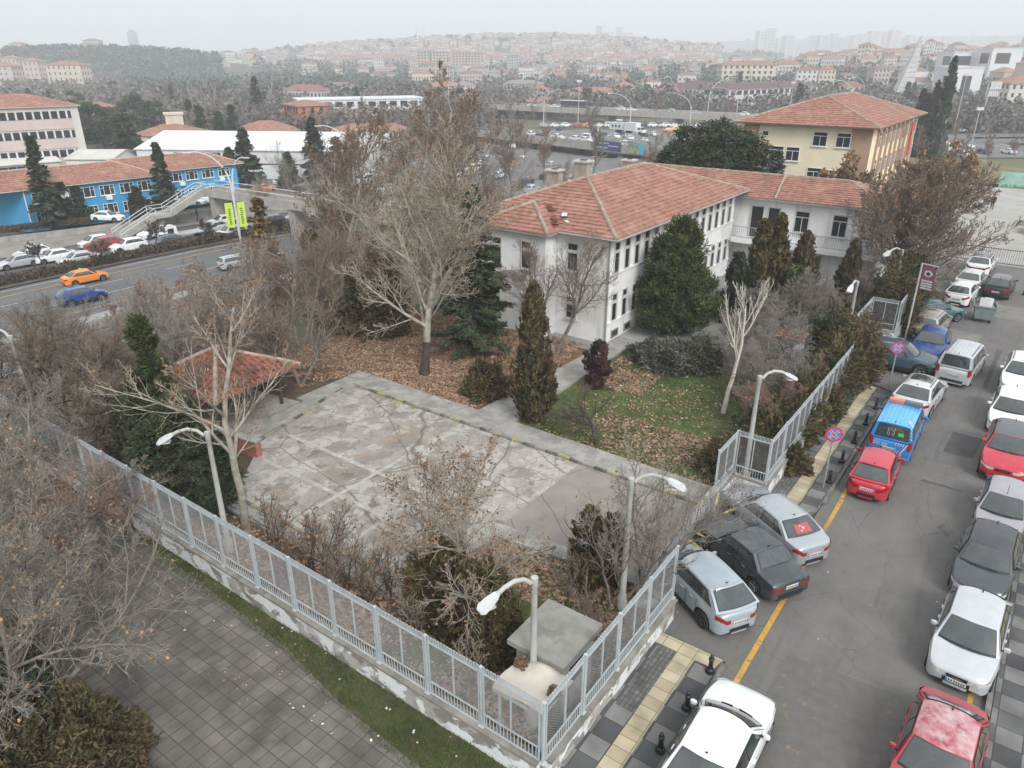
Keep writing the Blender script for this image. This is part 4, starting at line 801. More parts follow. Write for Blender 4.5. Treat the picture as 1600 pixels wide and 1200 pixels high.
# rubbish container
t = bthing('waste_container', 'grey metal wheeled waste container overfull with white boards', 'container', BIN_S, BIN_Q, 0, R(8))
cm = mat('container_grey', (.2, .25, .26), .5, .2, 2, bump=.1)
mb = MB(); vs = [(-.6, -.5, .25), (.6, -.5, .25), (.6, .5, .25), (-.6, .5, .25), (-.75, -.65, 1.15), (.75, -.65, 1.15), (.75, .65, 1.15), (-.75, .65, 1.15)]; mb.add(vs, [(0, 3, 2, 1), (0, 1, 5, 4), (1, 2, 6, 5), (2, 3, 7, 6), (3, 0, 4, 7)]); mb.build('bin_body', cm, t)
mb = MB()
for a, b in (((-.77, -.67), (.77, -.67)), ((.77, -.67), (.77, .67)), ((.77, .67), (-.77, .67)), ((-.77, .67), (-.77, -.67))): mb.bar((*a, 1.15), (*b, 1.15), .08)
for x in (-.4, 0, .4): mb.bar((x, -.53, .3), (x*1.1, -.66, 1.1), .05, .04)
mb.build('rim', cm, t)
mb = MB(); mb.box((0, 0, 1.0), (1.3, 1.1, .05)); mb.build('rubbish', mat('rubbish', (.25, .22, .18), .9, .6, 6), t)
for x, y in ((-.5, -.4), (.5, -.4), (.5, .4), (-.5, .4)): mb = MB(); mb.tube([(x-.04, y, .1), (x+.04, y, .1)], .1, 10); mb.build('wheel', MATS['cast_black'], t)
mb = MB((0, 0, 0)); 
t2 = bthing('board', 'white broken boards sticking out of the waste container', 'board', BIN_S, BIN_Q, 1.0, R(8)); 
for k in range(6): mb.box((-.3+.15*k, .1*(-1)**k, .25), (.05, .6, .8-.08*k), .3*k)
mb.build('plank', wmetal, t2)
# street gate, cones, mural, orange ramp, person
t = bthing('yard_gate', 'low black barred sliding gate across the far end of the street', 'gate', 64.7, 1.0, 0)
mb = MB((64.7, 1.0, 0))
for z in (.15, 1.35): mb.bar((64.7, 1.0, z), (64.7, -14, z), .05)
for k in range(86): mb.bar((64.7, 1.0-k*.175, .15), (64.7, 1.0-k*.175, 1.42), .025)
mb.build('bars', mat('gate_black', (.05, .045, .04), .6, .2, 3), t)
mb = MB((64.7, 1.0, 0)); mb.box((64.63, -7.2, .95), (.03, .7, .4)); mb.build('blue_plate', blue_s, t)
for q in (-1.2, -1.95):
    t = bthing('traffic_cone', 'red traffic cone on the yard, %s' % ('one nearer the fence' if q > -1.5 else 'one nearer the middle of the yard'), 'traffic cone', 75, q+1.2)
    mb = MB(); mb.lathe([(.2, 0), (.2, .03), (.13, .04), (.03, .72), (0, .73)], n=12); mb.build('cone', mat('cone_red', (.6, .06, .04), .6, .1, 3), t, 40); mb = MB(); mb.lathe([(.108, .28), (.075, .46)], n=12); mb.build('band', framew, t)
t = bthing('mural_wall', 'low wall painted pale green with a blue tree', 'wall', 113.2, -.2); o = (113.2, -.2, 0)
mb = MB(o); mb.box((113.3, -10, 1.0), (.3, 20, 2.0)); mb.build('wall', mat('mural_green', (.3, .5, .42), .8, .15, .8), t)
mb = MB(o)
for k in range(24):
    a = rng.uniform(.3, 2.84); l = rng.uniform(.8, 2.2); mb.bar((113.13, -4.3+.1*rng.normal(), .7+.3*rng.random()), (113.13, -4.3+l*cos(a)*1.1, min(1.95, .9+l*sin(a)*.6)), .07, .02)
mb.bar((113.12, -4.3, .05), (113.12, -4.3, 1.0), .5, .02); mb.build('painted_tree', mat('mural_blue', (.05, .16, .45), .8, .1, 2), t)
mb = MB(o)
for k in range(120): y = -rng.random()*19; mb.bar((113.125, y-.2, .0), (113.125, y-.2+.1*rng.normal(), .15+.35*rng.random()), .08, .02)
mb.build('painted_grass', mat('mural_leaf', (.1, .28, .08), .8, .2, 2), t)
t = bthing('stage_block', 'orange painted sloping concrete block with white edge at the right of yard', 'ramp', 82, -5.2); o = (82, -5.2, 0)
om = mat('orange_paint', (.52, .2, .06), .8, .1, 1)
mb = MB(o); 
for (s0, dz) in ((80, 0), (84.5, .25)): mb.add([(s0, -5.0, 0), (s0, -9.8, 0), (s0, -9.8, 1.9+dz), (s0, -5.0, .75+dz), (s0+3, -5.0, 0), (s0+3, -9.8, 0), (s0+3, -9.8, 1.9+dz), (s0+3, -5.0, .75+dz)], [(0, 1, 2, 3), (7, 6, 5, 4), (4, 0, 3, 7), (3, 2, 6, 7), (1, 5, 6, 2)])
mb.build('ramp_side', om, t); mb = MB(o)
for (s0, dz) in ((80, 0), (84.5, .25)): mb.bar((s0-.03, -5.0, .8+dz), (s0-.03, -9.8, 1.95+dz), .12)
mb.build('white_edge', framew, t)
# gazebo
def gazebo():
    s0, q0 = 8.0, 24.6; t = bthing('gazebo', 'dark timber gazebo with sagging red tiled roof under bare trees', 'gazebo', s0, q0, 0, R(8))
    wd = mat('dark_timber', (.07, .05, .04), .9, .3, 3)
    for x, y in ((-1.9, -1.9), (1.9, -1.9), (1.9, 1.9), (-1.9, 1.9)): mb = MB(); mb.box((x, y, 1.1), (.14, .14, 2.2)); mb.build('post', wd, t)
    mb = MB(); gt = mat('old_red_tiles', (.2, .065, .04), .9, .3, 3, col2=(.3, .12, .08)); layer(gt, (.1, .06, .05), 1.5, .52, .64, .7, seed=3)
    for e0, e1 in (((-2.7, -2.7), (2.7, -2.7)), ((2.7, -2.7), (2.7, 2.7)), ((2.7, 2.7), (-2.7, 2.7)), ((-2.7, 2.7), (-2.7, -2.7))): roof_face(mb, (*e0, 2.15), (*e1, 2.15), (0, 0, 3.5), (0, 0, 3.5), 8)
    roof = mb.build('roof', gt, t); mb = MB()
    for e0, e1 in (((-2.7, -2.7), (2.7, -2.7)), ((2.7, -2.7), (2.7, 2.7)), ((2.7, 2.7), (-2.7, 2.7)), ((-2.7, 2.7), (-2.7, -2.7))):
        for k in range(17):
            u = (k+.5)/17; a = np.array((*e0, 2.2))*(1-u)+np.array((*e1, 2.2))*u; top = 1-abs(2*u-1); m_ = np.array(((e0[0]+e1[0])/2, (e0[1]+e1[1])/2, 2.2)); inn = np.array((-m_[0], -m_[1], 1.35)); mb.tube([a, a+inn*max(.04, top)*.99], .075, 5)
    mb.build('pantiles', gt, roof); ridges('ridge_tile', [((x, y, 2.2), (0, 0, 3.55)) for x, y in ((-2.7, -2.7), (2.7, -2.7), (2.7, 2.7), (-2.7, 2.7))], roof, r=.11)
    mb = MB(); mb.box((0, 0, .06), (5, 5, .12)); mb.build('floor', pm, t)
    brick = mat('brick_red', (.36, .15, .1), .9, .2, 6); 
    for x, y, a, b in ((-2.6, 0, .3, 3.2), (-2.6, -3.6, .3, 2.6)): mb = MB(); mb.box((x, y, .4), (a, b, .8)); mb.box((x, y, .83), (a+.1, b+.1, .07), 0, 1); mb.build('parapet', [brick, pm], t)
    mb = MB(); mb.box((-2.6, -1.75, .55), (.4, .35, 1.1)); mb.build('pier', brick, t)
gazebo()
t = bthing('sentry_booth', 'pale blue guard booth with small red tiled roof behind grey shrubs', 'booth', BO_S, BO_Q, 0, 0); bb = mat('booth_paint', (.5, .58, .63), .7, .1, 2)
mb = MB(); mb.box((0, 0, 1.0), (1.1, 1.3, 2.0)); mb.build('wall', bb, t); mb = MB()
for e0, e1 in (((-.75, -.8), (.75, -.8)), ((.75, -.8), (.75, .8)), ((.75, .8), (-.75, .8)), ((-.75, .8), (-.75, -.8))): roof_face(mb, (*e0, 2.0), (*e1, 2.0), (0, 0, 2.4), (0, 0, 2.4), 4)
mb.build('roof', tile, t); mb = MB(); mb.box((-.56, 0, 1.35), (.05, .7, .7)); mb.build('window', glass, t)
# painted kerb stones around the lot: one thing
t = bthing('lot_kerb', 'kerb of alternating worn black and yellow stones around the cracked lot', 'kerb', 14, 2); o = (14, 2, 0)
ky = mat('kerb_yellow', (.36, .31, .11), .9, .25, 3); layer(ky, (.27, .25, .215), 1.3, .38, .54, .97, seed=3); kk = mat('kerb_black', (.09, .09, .085), .9, .35, 3); layer(kk, (.24, .23, .2), 1.6, .46, .58, .9, seed=4)
mb = MB(o); runs = [((14.02, 1.6), (14.02, 21.9)), ((13.9, 21.98), (10.7, 21.5)), ((10.6, 21.3), (6.0, 20.4)), ((3.4, 17.5), (3.4, 8.6)), ((4.6, 7.3), (8.2, 4.9))]
for a, b in runs:
    a, b = np.array(a), np.array(b); n = int(np.linalg.norm(b-a)/.62); 
    for k in range(n):
        p, r_ = a+(b-a)*k/n, a+(b-a)*(k+.97)/n; mb.bar((*p, .09), (*r_, .09), .13, .14, k % 2)
mb.build('kerb_stones', [ky, kk], t)
# highway lamps
def hlamp(p, h, reach, rz, label, group='arched street lights along the highway', double=False):
    t = thing('highway_lamp', label, 'street lamp', p, rz, group)
    mb = MB(); pts = [(0, 0, 0), (.05, 0, h*.35), (.15, 0, h*.6)]; n = 8
    for k in range(1, n+1): a = pi/2*k/n; pts.append((.15+reach*(1-cos(a)), 0, h*.6+h*.4*sin(a)))
    mb.tube(pts, list(np.linspace(.16, .07, len(pts))), 7)
    if double: mb.tube([(.1, 0, h*.5)]+[(.1-reach*.6*(1-cos(pi/2*k/6)), 0, h*.5+h*.3*sin(pi/2*k/6)) for k in range(1, 7)], .07, 6)
    mb.build('pole', headm, t, 50); mb = MB(); mb.box((.15+reach+.5, 0, h-.05), (1.1, .3, .12)); mb.build('lamp_head', headm, t); return t
def px(u, v, z=-6.0): return at(u, v, z)
for (u, v, z, h, re, a, lb) in ((376, 376, -5.9, 11.5, 4.0, 205, 'tall white arched street light with two lime banners by the underpass'), (372, 350, -5.9, 9.5, 2.4, -20, 'thin grey arched street light behind the lime banner pole'), (556, 310, -5.9, 12, 4.5, 195, 'tall white arched street light beyond the footbridge'), (127, 250, -7, 10, 2.6, 190, 'curved white lamp top above the cream workshop'),
    (849, 195, -8.5, 13, 6, 10, 'arched lamp on the flyover behind bare poplars'), (984, 205, -8.5, 13, 8, 195, 'arched lamp right above the banner end'), (1077, 205, -8.5, 13, 8, 170, 'arched lamp behind the white lorry'), (1104, 190, -8.5, 17, 11, 15, 'tallest arched lamp, left of the yellow school roof'), (1150, 188, -8.5, 13, 9, 170, 'arched lamp leaning left beside the tallest one'), (1268, 170, -8, 14, 9, 190, 'arched lamp above ridge of the yellow school'), (1243, 170, -8, 14, 9, 0, 'arched lamp rising from left of the school ridge'), (1325, 172, -8, 14, 9, 185, 'arched lamp right of the school ridge'), (1345, 170, -8, 16, 10, 190, 'arched lamp farther right above the school roof'), (1290, 160, -8, 12, 9, 10, 'low arched lamp between two taller ones above school roof'), (1395, 150, -8, 14, 9, 175, 'arched lamp near the foot of the concrete fin')):
    t = hlamp(px(u, v, z), h, re, R(a), lb)
    if u == 376:
        lm = mat('lime_banner', (.5, .68, .08), .7, .1, 2)
        for sx_, al in ((-1, .2), (1, -.15)):
            mb = MB(); mb.box((.1+sx_*.75, 0, 3.4), (.95, .05, 3.2)); b_ = mb.build('banner', lm, t); mb = MB()
            for k in range(8): mb.box((.1+sx_*.75, .035*(1), 2.3+k*.27), (.3, .02, .17)); mb.box((.1+sx_*.75, -.035, 2.3+k*.27), (.3, .02, .17))
            mb.build('banner_lettering', mat('lime_text', (.12, .2, .04), .8, .2, 2), b_)
# footbridge
fb = mat('bridge_concrete', (.36, .34, .31), .9, .15, .8, detail=8, bump=.2); layer(fb, (.2, .19, .17), .8, .56, .66, .5, stretch=(1, 1, .3), seed=4)
def footbridge():
    A = np.array(at(322, 296, -1.2)[:2]); D = np.array(at(600, 338, -1.2)[:2]); ang = math.atan2(*(D-A)[::-1]); t = thing('footbridge', 'concrete pedestrian bridge with stairs over the highway beside the blue building', 'footbridge', (A[0], A[1], HZ), ang)
    L_ = 46; h = 4.7
    mb = MB(); mb.box((L_/2, 0, h-.35), (L_, 3.0, .5)); mb.box((L_/2, -1.45, h+.2), (L_, .14, .75)); mb.box((L_/2, 1.45, h+.2), (L_, .14, .75)); mb.build('deck', fb, t)
    mb = MB(); mb.tube([(0, -1.45, h+1.15), (L_, -1.45, h+1.15)], .05, 6); mb.tube([(0, 1.45, h+1.15), (L_, 1.45, h+1.15)], .05, 6); mb.build('handrail', headm, t)
    for x, w_ in ((2.6, 1.1), (19.5, 1.2), (34, 1.2)): mb = MB(); mb.add([(x-w_/2, -.9, -1), (x+w_/2, -.9, -1), (x+w_/2, .9, -1), (x-w_/2, .9, -1), (x-w_*.5, -1.2, h-.6), (x+w_*.5, -1.2, h-.6), (x+w_*.5, 1.2, h-.6), (x-w_*.5, 1.2, h-.6)], [(0, 1, 5, 4), (1, 2, 6, 5), (2, 3, 7, 6), (3, 0, 4, 7)]); mb.build('pier', fb, t)
    # stairs come down from the near end, turned towards the road
    S = np.array(at(183, 372, -5.9)[:2]); v = S-A; sa = math.atan2(v[1], v[0])-ang; Ls = np.linalg.norm(v); dx, dy = cos(sa), sin(sa); nx_, ny_ = -dy, dx
    mb = MB(); prof = [(0, h-.1), (Ls*.08, h-.1)]; n = 15
    def P(d, off, z): return (dx*d+nx_*off, dy*d+ny_*off, z)
    zl = h*.5; d1, d2 = Ls*.46, Ls*.62
    steps = [(Ls*.08 + (d1-Ls*.08)*k/n, h-.1-(h-.1-zl)*k/n) for k in range(n+1)] + [(d2 + (Ls-d2)*k/n, zl-zl*k/n) for k in range(n+1)]
    steps = [(-.8, h-.1)] + steps
    for (a, za), (b, zb) in zip(steps[:-1], steps[1:]):
        mb.add([P(a, -1.3, za), P(b, -1.3, za), P(b, 1.3, za), P(a, 1.3, za), P(b, -1.3, zb), P(b, 1.3, zb)], [(0, 1, 2, 3), (1, 4, 5, 2)])
        mb.add([P(a, -1.31, za), P(b, -1.31, za), P(b, -1.31, zb-.45), P(a, -1.31, za-.45), P(a, 1.31, za), P(b, 1.31, za), P(b, 1.31, zb-.45), P(a, 1.31, za-.45)], [(0, 1, 2, 3), (4, 5, 6, 7), (2, 3, 7, 6)])
    mb.build('stairs', fb, t)
    mb = MB()
    for off in (-1.25, 1.25):
        for zz in (1.0, .55): mb.tube([P(-.8, off, h-.1+zz), P(Ls*.08, off, h-.1+zz), P(d1, off, zl+zz), P(d2, off, zl+zz), P(Ls, off, zz)], .045, 6)
        for d, z in ((0, h-.1), (d1*.6, zl+(h-.1-zl)*.45), (d1, zl), (d2, zl), ((d2+Ls)/2, zl/2), (Ls, 0)): mb.tube([P(d, off, z), P(d, off, z+1)], .04, 5)
    mb.build('railing', headm, t)
    mb = MB(); c = P((d1+d2)/2, 0, 0); mb.lathe([(.6, -.6), (.55, zl-.45)], c, 14); mb.build('pier', fb, t)
footbridge()
# flyovers
def flyover(name, label, A, Bp, wd, th, piers, para=.9):
    A, Bp = np.array(A), np.array(Bp); L_ = np.linalg.norm((Bp-A)[:2]); ang = math.atan2(Bp[1]-A[1], Bp[0]-A[0]); t = thing(name, label, 'flyover', (A[0], A[1], A[2]), ang); dz = (Bp[2]-A[2])
    def zz(x): return dz*x/L_
    mb = MB(); mb.add([(0, 0, 0), (L_, 0, dz), (L_, wd, dz), (0, wd, 0), (0, 0, -th), (L_, 0, dz-th), (L_, wd, dz-th), (0, wd, -th)], [(0, 1, 2, 3), (0, 4, 5, 1), (3, 2, 6, 7), (7, 6, 5, 4)], 0); mb.build('deck', fb, t)
    mb = MB(); mb.bar((0, .15, para/2-.05), (L_, .15, dz+para/2-.05), .3, para); mb.bar((0, wd-.15, para/2-.05), (L_, wd-.15, dz+para/2-.05), .3, para); mb.build('parapet', fb, t)
    mb = MB(); mb.add([(0, .5, .03), (L_, .5, dz+.03), (L_, wd-.5, dz+.03), (0, wd-.5, .03)], [(0, 1, 2, 3)]); mb.build('road_surface', vr, t)
    for x in piers: mb = MB(); mb.box((x, wd/2, -th-4+zz(x)), (1.6, wd*.6, 8)); mb.build('pier', fb, t)
    mb = MB(); mb.bar((0, .15, para+.5), (L_, .15, dz+para+.5), .08); 
    for x in np.arange(0, L_, 4): mb.bar((x, .15, para+zz(x)), (x, .15, para+.5+zz(x)), .08)
    mb.build('railing', lampm, t); return t, A, ang, L_
t, FA, fang, FL = flyover('flyover', 'upper concrete flyover carrying cars and a bus across the valley', at(760, 165, -3.8), at(1420, 196, -4.2), 12, 1.5, (30, 60, 90, 120, 150))
t, GA, gang, GL = flyover('flyover', 'lower ramp flyover with banners hung on its parapet', at(560, 186, -5.2), at(1300, 268, -4.5), 13, 1.3, (70, 100, 130, 160, 185))
bt = thing('parapet_banner', 'long dark blue banner with white lettering hung on the lower flyover', 'banner', at(932, 231, -5.4), gang)
mb = MB(); mb.box((4.4, -.5, .9), (9.2, .06, 2.3)); b_ = mb.build('banner_cloth', mat('banner_blue', (.06, .06, .2), .7, .2, .6), bt); mb = MB()
for k in range(9): mb.box((1+k*.45, -.55, 1.5), (.28, .03, .3)); mb.box((1+k*.4, -.55, .4), (.25, .03, .35)); mb.box((4.7+k*.4, -.55, .95), (.26, .03, .3))
mb.build('banner_lettering', framew, b_)
bt = thing('parapet_banner', 'cyan and cream banner at the right end of the dark blue one', 'banner', at(984, 237, -5.3), gang)
mb = MB(); mb.box((2.5, -.5, .9), (5.2, .06, 2.5)); b_ = mb.build('banner_cloth', mat('banner_cream', (.3, .27, .2), .7, .4, .9), bt); mb = MB(); mb.add([(3.6, -.54, -.3), (5.0, -.54, -.3), (5.0, -.54, 2.1), (3.0, -.54, 2.1), (0, -.54, 2.1), (0, -.54, 1.95), (3.1, -.54, 1.9), (3.6, -.54, .9)], [tuple(range(8))]); mb.build('cyan_field', mat('banner_cyan', (.02, .5, .62), .6, .05, 1), b_)
# person in the yard, dark coat, walking; person by the bridge
def person(p, rz, label, coat, legs, h=1.72):
    t = thing('person', label, 'person', p, rz)
    me = bpy.data.meshes.new('body'); V = [(0, 0, .95), (0, 0, 1.2), (0, 0, 1.42), (0, 0, 1.5), (0, 0, 1.63), (0, .1, .9), (.12, .1, .5), (-.02, .1, .08), (.12, .1, .03), (0, -.1, .9), (-.02, -.1, .5), (-.2, -.1, .12), (-.08, -.1, .04), (0, .2, 1.4), (-.06, .25, 1.12), (.08, .22, .9), (0, -.2, 1.4), (.06, -.25, 1.12), (.16, -.2, .92)]
    E_ = [(0, 1), (1, 2), (2, 3), (3, 4), (0, 5), (5, 6), (6, 7), (7, 8), (0, 9), (9, 10), (10, 11), (11, 12), (2, 13), (13, 14), (14, 15), (2, 16), (16, 17), (17, 18)]
    rd = [.16, .15, .15, .07, .11, .11, .075, .05, .05, .11, .075, .05, .05, .075, .055, .04, .075, .055, .04]
    me.from_pydata(V, E_, []); o = bpy.data.objects.new('body', me); sc.collection.objects.link(o); o.parent = t
    md = o.modifiers.new('skin', 'SKIN'); lay = me.skin_vertices[0] if me.skin_vertices else None
    if lay is None:
        bpy.context.view_layer.objects.active = o; lay = me.skin_vertices.new() if hasattr(me.skin_vertices, 'new') else me.skin_vertices[0]
    for i, r_ in enumerate(rd): lay.data[i].radius = (r_, r_)
    lay.data[0].use_root = True
    o.modifiers.new('sub', 'SUBSURF').levels = 1; o.modifiers['sub'].render_levels = 1
    m = mat('cloth_%s' % coat, {'dark': (.02, .02, .025), 'navy': (.02, .03, .06)}[coat], .9, .2, 3); me.materials.append(m)
    mb = MB(); mb.lathe([(.0, 1.79), (.09, 1.76), (.115, 1.68), (.11, 1.6), (.1, 1.56)], n=10); mb.build('hair', mat('dark_hair', (.02, .015, .012), .8, .1, 3), t, 60)
    return t
try:
    person(W(93.5, -1.0, 0), SA+pi, 'person in a dark coat walking across the school yard', 'dark', 'dark')
    person(at(309, 345, -5.7), R(40), 'person in dark clothes walking on the pavement under the footbridge', 'navy', 'dark')
except Exception as ex: print('person failed', ex)
# wall and hedges by the blue building
t = thing('garden_wall', 'pale concrete garden wall in front of the blue building', 'wall', (0, 0, 0)); a, b = at(-40, 380, HZ+.5), at(190, 352, HZ+.5); t.location = a; t.rotation_euler = (0, 0, math.atan2(b[1]-a[1], b[0]-a[0])); L_ = math.dist(a, b)
mb = MB(); mb.box((L_/2, 0, -.2), (L_, .25, 1.1)); mb.build('masonry', cw, t)
t = thing('garden_wall', 'grey wall below parked cars between the two bridge piers', 'wall', (0, 0, 0)); a, b = at(236, 352, HZ+.4), at(400, 326, HZ+.4); t.location = a; t.rotation_euler = (0, 0, math.atan2(b[1]-a[1], b[0]-a[0])); L_ = math.dist(a, b)
mb = MB(); mb.box((L_/2, 0, .2), (L_, .25, 1.5)); mb.build('masonry', cw, t)

# road sign gantry arm and floodlight masts on the boulevard
A = far(1545, 285); t = thing('sign_gantry', 'grey pole carrying stacked white direction boards beyond the park', 'road sign', (A[0], A[1], gz(A[0], A[1])), .1)
mb = MB(); mb.tube([(0, 0, 0), (.6, 0, 14)], [.3, .18], 8); mb.build('pole', lampm, t); mb = MB()
for k in range(5): mb.box((.9+k*.85, -.2, 15.4), (.7, .08, 2.6)); mb.box((.7+k*.8, -.2, 12.6), (.6, .08, 1.8))
mb.build('sign_board', headm, t)
for i, (u, y, vt, lb) in enumerate(((1506, 270, 118, 'tall floodlight mast left of the direction boards'), (1488, 230, 140, 'thin grey mast by the dark cypresses'), (1535, 200, 172, 'slim leaning pole on the park lawn'), (1240, 330, 130, 'thin mast before the purple roofed office'), (905, 300, 128, 'thin mast left of the bus on the flyover'), (700, 330, 120, 'small white mast between the bare trees'))):
    A = far(u, y); zb = gz(A[0], A[1]); h = zat(vt, y)-zb; t = thing('light_mast', lb, 'light mast', (A[0], A[1], zb), 0, 'light masts along the far roads'); mb = MB(); mb.tube([(0, 0, 0), (0, 0, h)], [.2, .1], 7); mb.build('mast', lampm, t)
    mb = MB(); mb.box((0, 0, h+.3), (1.8, .5, .7)); mb.build('lamp_head', headm, t)
# blue sign and dish
t = thing('wall_sign', 'small blue road sign fixed to the side of the footbridge', 'road sign', at(497, 313, -1.6), R(-40)); mb = MB(); mb.box((0, 0, 0), (1.5, .08, 1.2)); mb.build('plate', blue_s, t); mb = MB(); mb.box((0, -.06, 0), (1.2, .03, .12)); mb.build('marking', framew, t)
t = thing('satellite_dish', 'white satellite dish fixed on front of the blue building', 'satellite dish', at(101, 304, -1.5), R(40)); mb = MB(); mb.lathe([(0, 0), (.3, .05), (.55, .2)], n=14); mb.v = [(a, -c, b) for a, b, c in mb.v]; mb.build('dish', headm, t)
# ================================================================ vehicles
cglass = mat('car_glass', (.035, .044, .044), .07, .4, 1.5, spec=1.0, coat=.7); cblack = mat('car_black_trim', (.018, .018, .02), .55, .2, 4); tyrem = mat('tyre', (.02, .02, .02), .85, .2, 8)
rimm = mat('alloy', (.38, .39, .4), .35, .15, 6, metal=.6); rimd = mat('dark_alloy', (.05, .05, .055), .4, .2, 6); redl = mat('tail_light', (.3, .012, .015), .2, .2, 6); clearl = mat('head_light', (.55, .57, .57), .1, .2, 8); chrome = mat('chrome', (.6, .6, .62), .2, .1, 4, metal=.9)
platem = mat('number_plate', (.62, .62, .6), .5, .05, 4); platet = mat('plate_ink', (.05, .05, .06), .6, .1, 4)
def paint(name, c, metal=.0, rough=.32, dirt=.0):
    m = mat('paint_'+name, c, rough, .05, 1.5, metal=metal, coat=.7, spec=.5)
    layer(m, tuple(k*.6+.09 for k in c), 2.2, .48, .75, .4, seed=5, detail=8)
    if dirt: layer(m, tuple(min(1, k*.5+.25) for k in c), 1.2, .5, .7, dirt, seed=3, detail=8)
    return m
WH = {}
def wheel_meshes(r, dark=False, n=26):
    key = (round(r, 2), dark)
    if key in WH: return WH[key]
    mb = MB(); prof = [(r*.62, -.09), (r*.9, -.11), (r, -.08), (r, .08), (r*.9, .11), (r*.66, .1)]
    mb.add([(p*cos(2*pi*k/n), y, p*sin(2*pi*k/n)) for p, y in prof for k in range(n)], [(i*n+k, i*n+(k+1) % n, (i+1)*n+(k+1) % n, (i+1)*n+k) for i in range(len(prof)-1) for k in range(n)]); ty = mb.mesh('tyre', tyrem)
    mb = MB(); R_ = r*.68
    mb.add([(R_*cos(2*pi*k/n), .05, R_*sin(2*pi*k/n)) for k in range(n)], [tuple(range(n))], 1)
    mb.add([(p*cos(2*pi*k/n), y, p*sin(2*pi*k/n)) for p, y in ((R_, .05), (R_, .1), (R_*.9, .1), (R_*.88, .052)) for k in range(n)], [(i*n+k, i*n+(k+1) % n, (i+1)*n+(k+1) % n, (i+1)*n+k) for i in range(3) for k in range(n)])
    for k in range(5):
        a = 2*pi*k/5+.3; mb.bar((.03*cos(a), .085, .03*sin(a)), (R_*.92*cos(a), .09, R_*.92*sin(a)), .05, .02)
    mb.add([(R_*.2*cos(2*pi*k/10), .1, R_*.2*sin(2*pi*k/10)) for k in range(10)], [tuple(range(10))])
    ri = mb.mesh('rim', [rimd if dark else rimm, cblack]); WH[key] = (ty, ri); return WH[key]
# body kinds: L, W, H, cowl x, roof front x, roof rear x, glass foot x, belt, deck z, nose z (all for a length centred on 0)
KIND = dict(
 sedan=dict(L=4.6, W=1.8, H=1.45, cx=.95, rf=.28, rr=-1.02, xb=-1.72, bf=.93, br=1.0, nz=.72, tz=.95, r=.32),
 oldsedan=dict(L=4.3, W=1.66, H=1.4, cx=.72, rf=.22, rr=-.92, xb=-1.38, bf=.9, br=.92, nz=.76, tz=.86, r=.29, sq=1),
 hatch=dict(L=4.05, W=1.74, H=1.47, cx=1.0, rf=.35, rr=-1.2, xb=-1.86, bf=.95, br=1.02, nz=.72, tz=.95, r=.32),
 small=dict(L=3.85, W=1.66, H=1.43, cx=1.02, rf=.3, rr=-1.1, xb=-1.76, bf=.92, br=.97, nz=.7, tz=.9, r=.29),
 suv=dict(L=4.45, W=1.84, H=1.62, cx=1.02, rf=.38, rr=-1.35, xb=-1.98, bf=1.08, br=1.14, nz=.88, tz=1.08, r=.36),
 coupe_suv=dict(L=4.55, W=1.86, H=1.58, cx=1.1, rf=.35, rr=-1.25, xb=-2.0, bf=1.02, br=1.1, nz=.84, tz=1.05, r=.37),
 wagon=dict(L=4.5, W=1.75, H=1.48, cx=.98, rf=.32, rr=-1.85, xb=-2.1, bf=.94, br=.99, nz=.72, tz=.92, r=.31),
 van=dict(L=4.3, W=1.8, H=1.84, cx=1.32, rf=.75, rr=-1.98, xb=-2.1, bf=1.05, br=1.08, nz=.88, tz=1.02, r=.33, sq=1),
 bigvan=dict(L=5.4, W=2.0, H=2.4, cx=1.9, rf=1.35, rr=-2.5, xb=-2.62, bf=1.25, br=1.25, nz=1.0, tz=1.2, r=.36, sq=1))
def lerp(a, b, t): return a+(b-a)*t
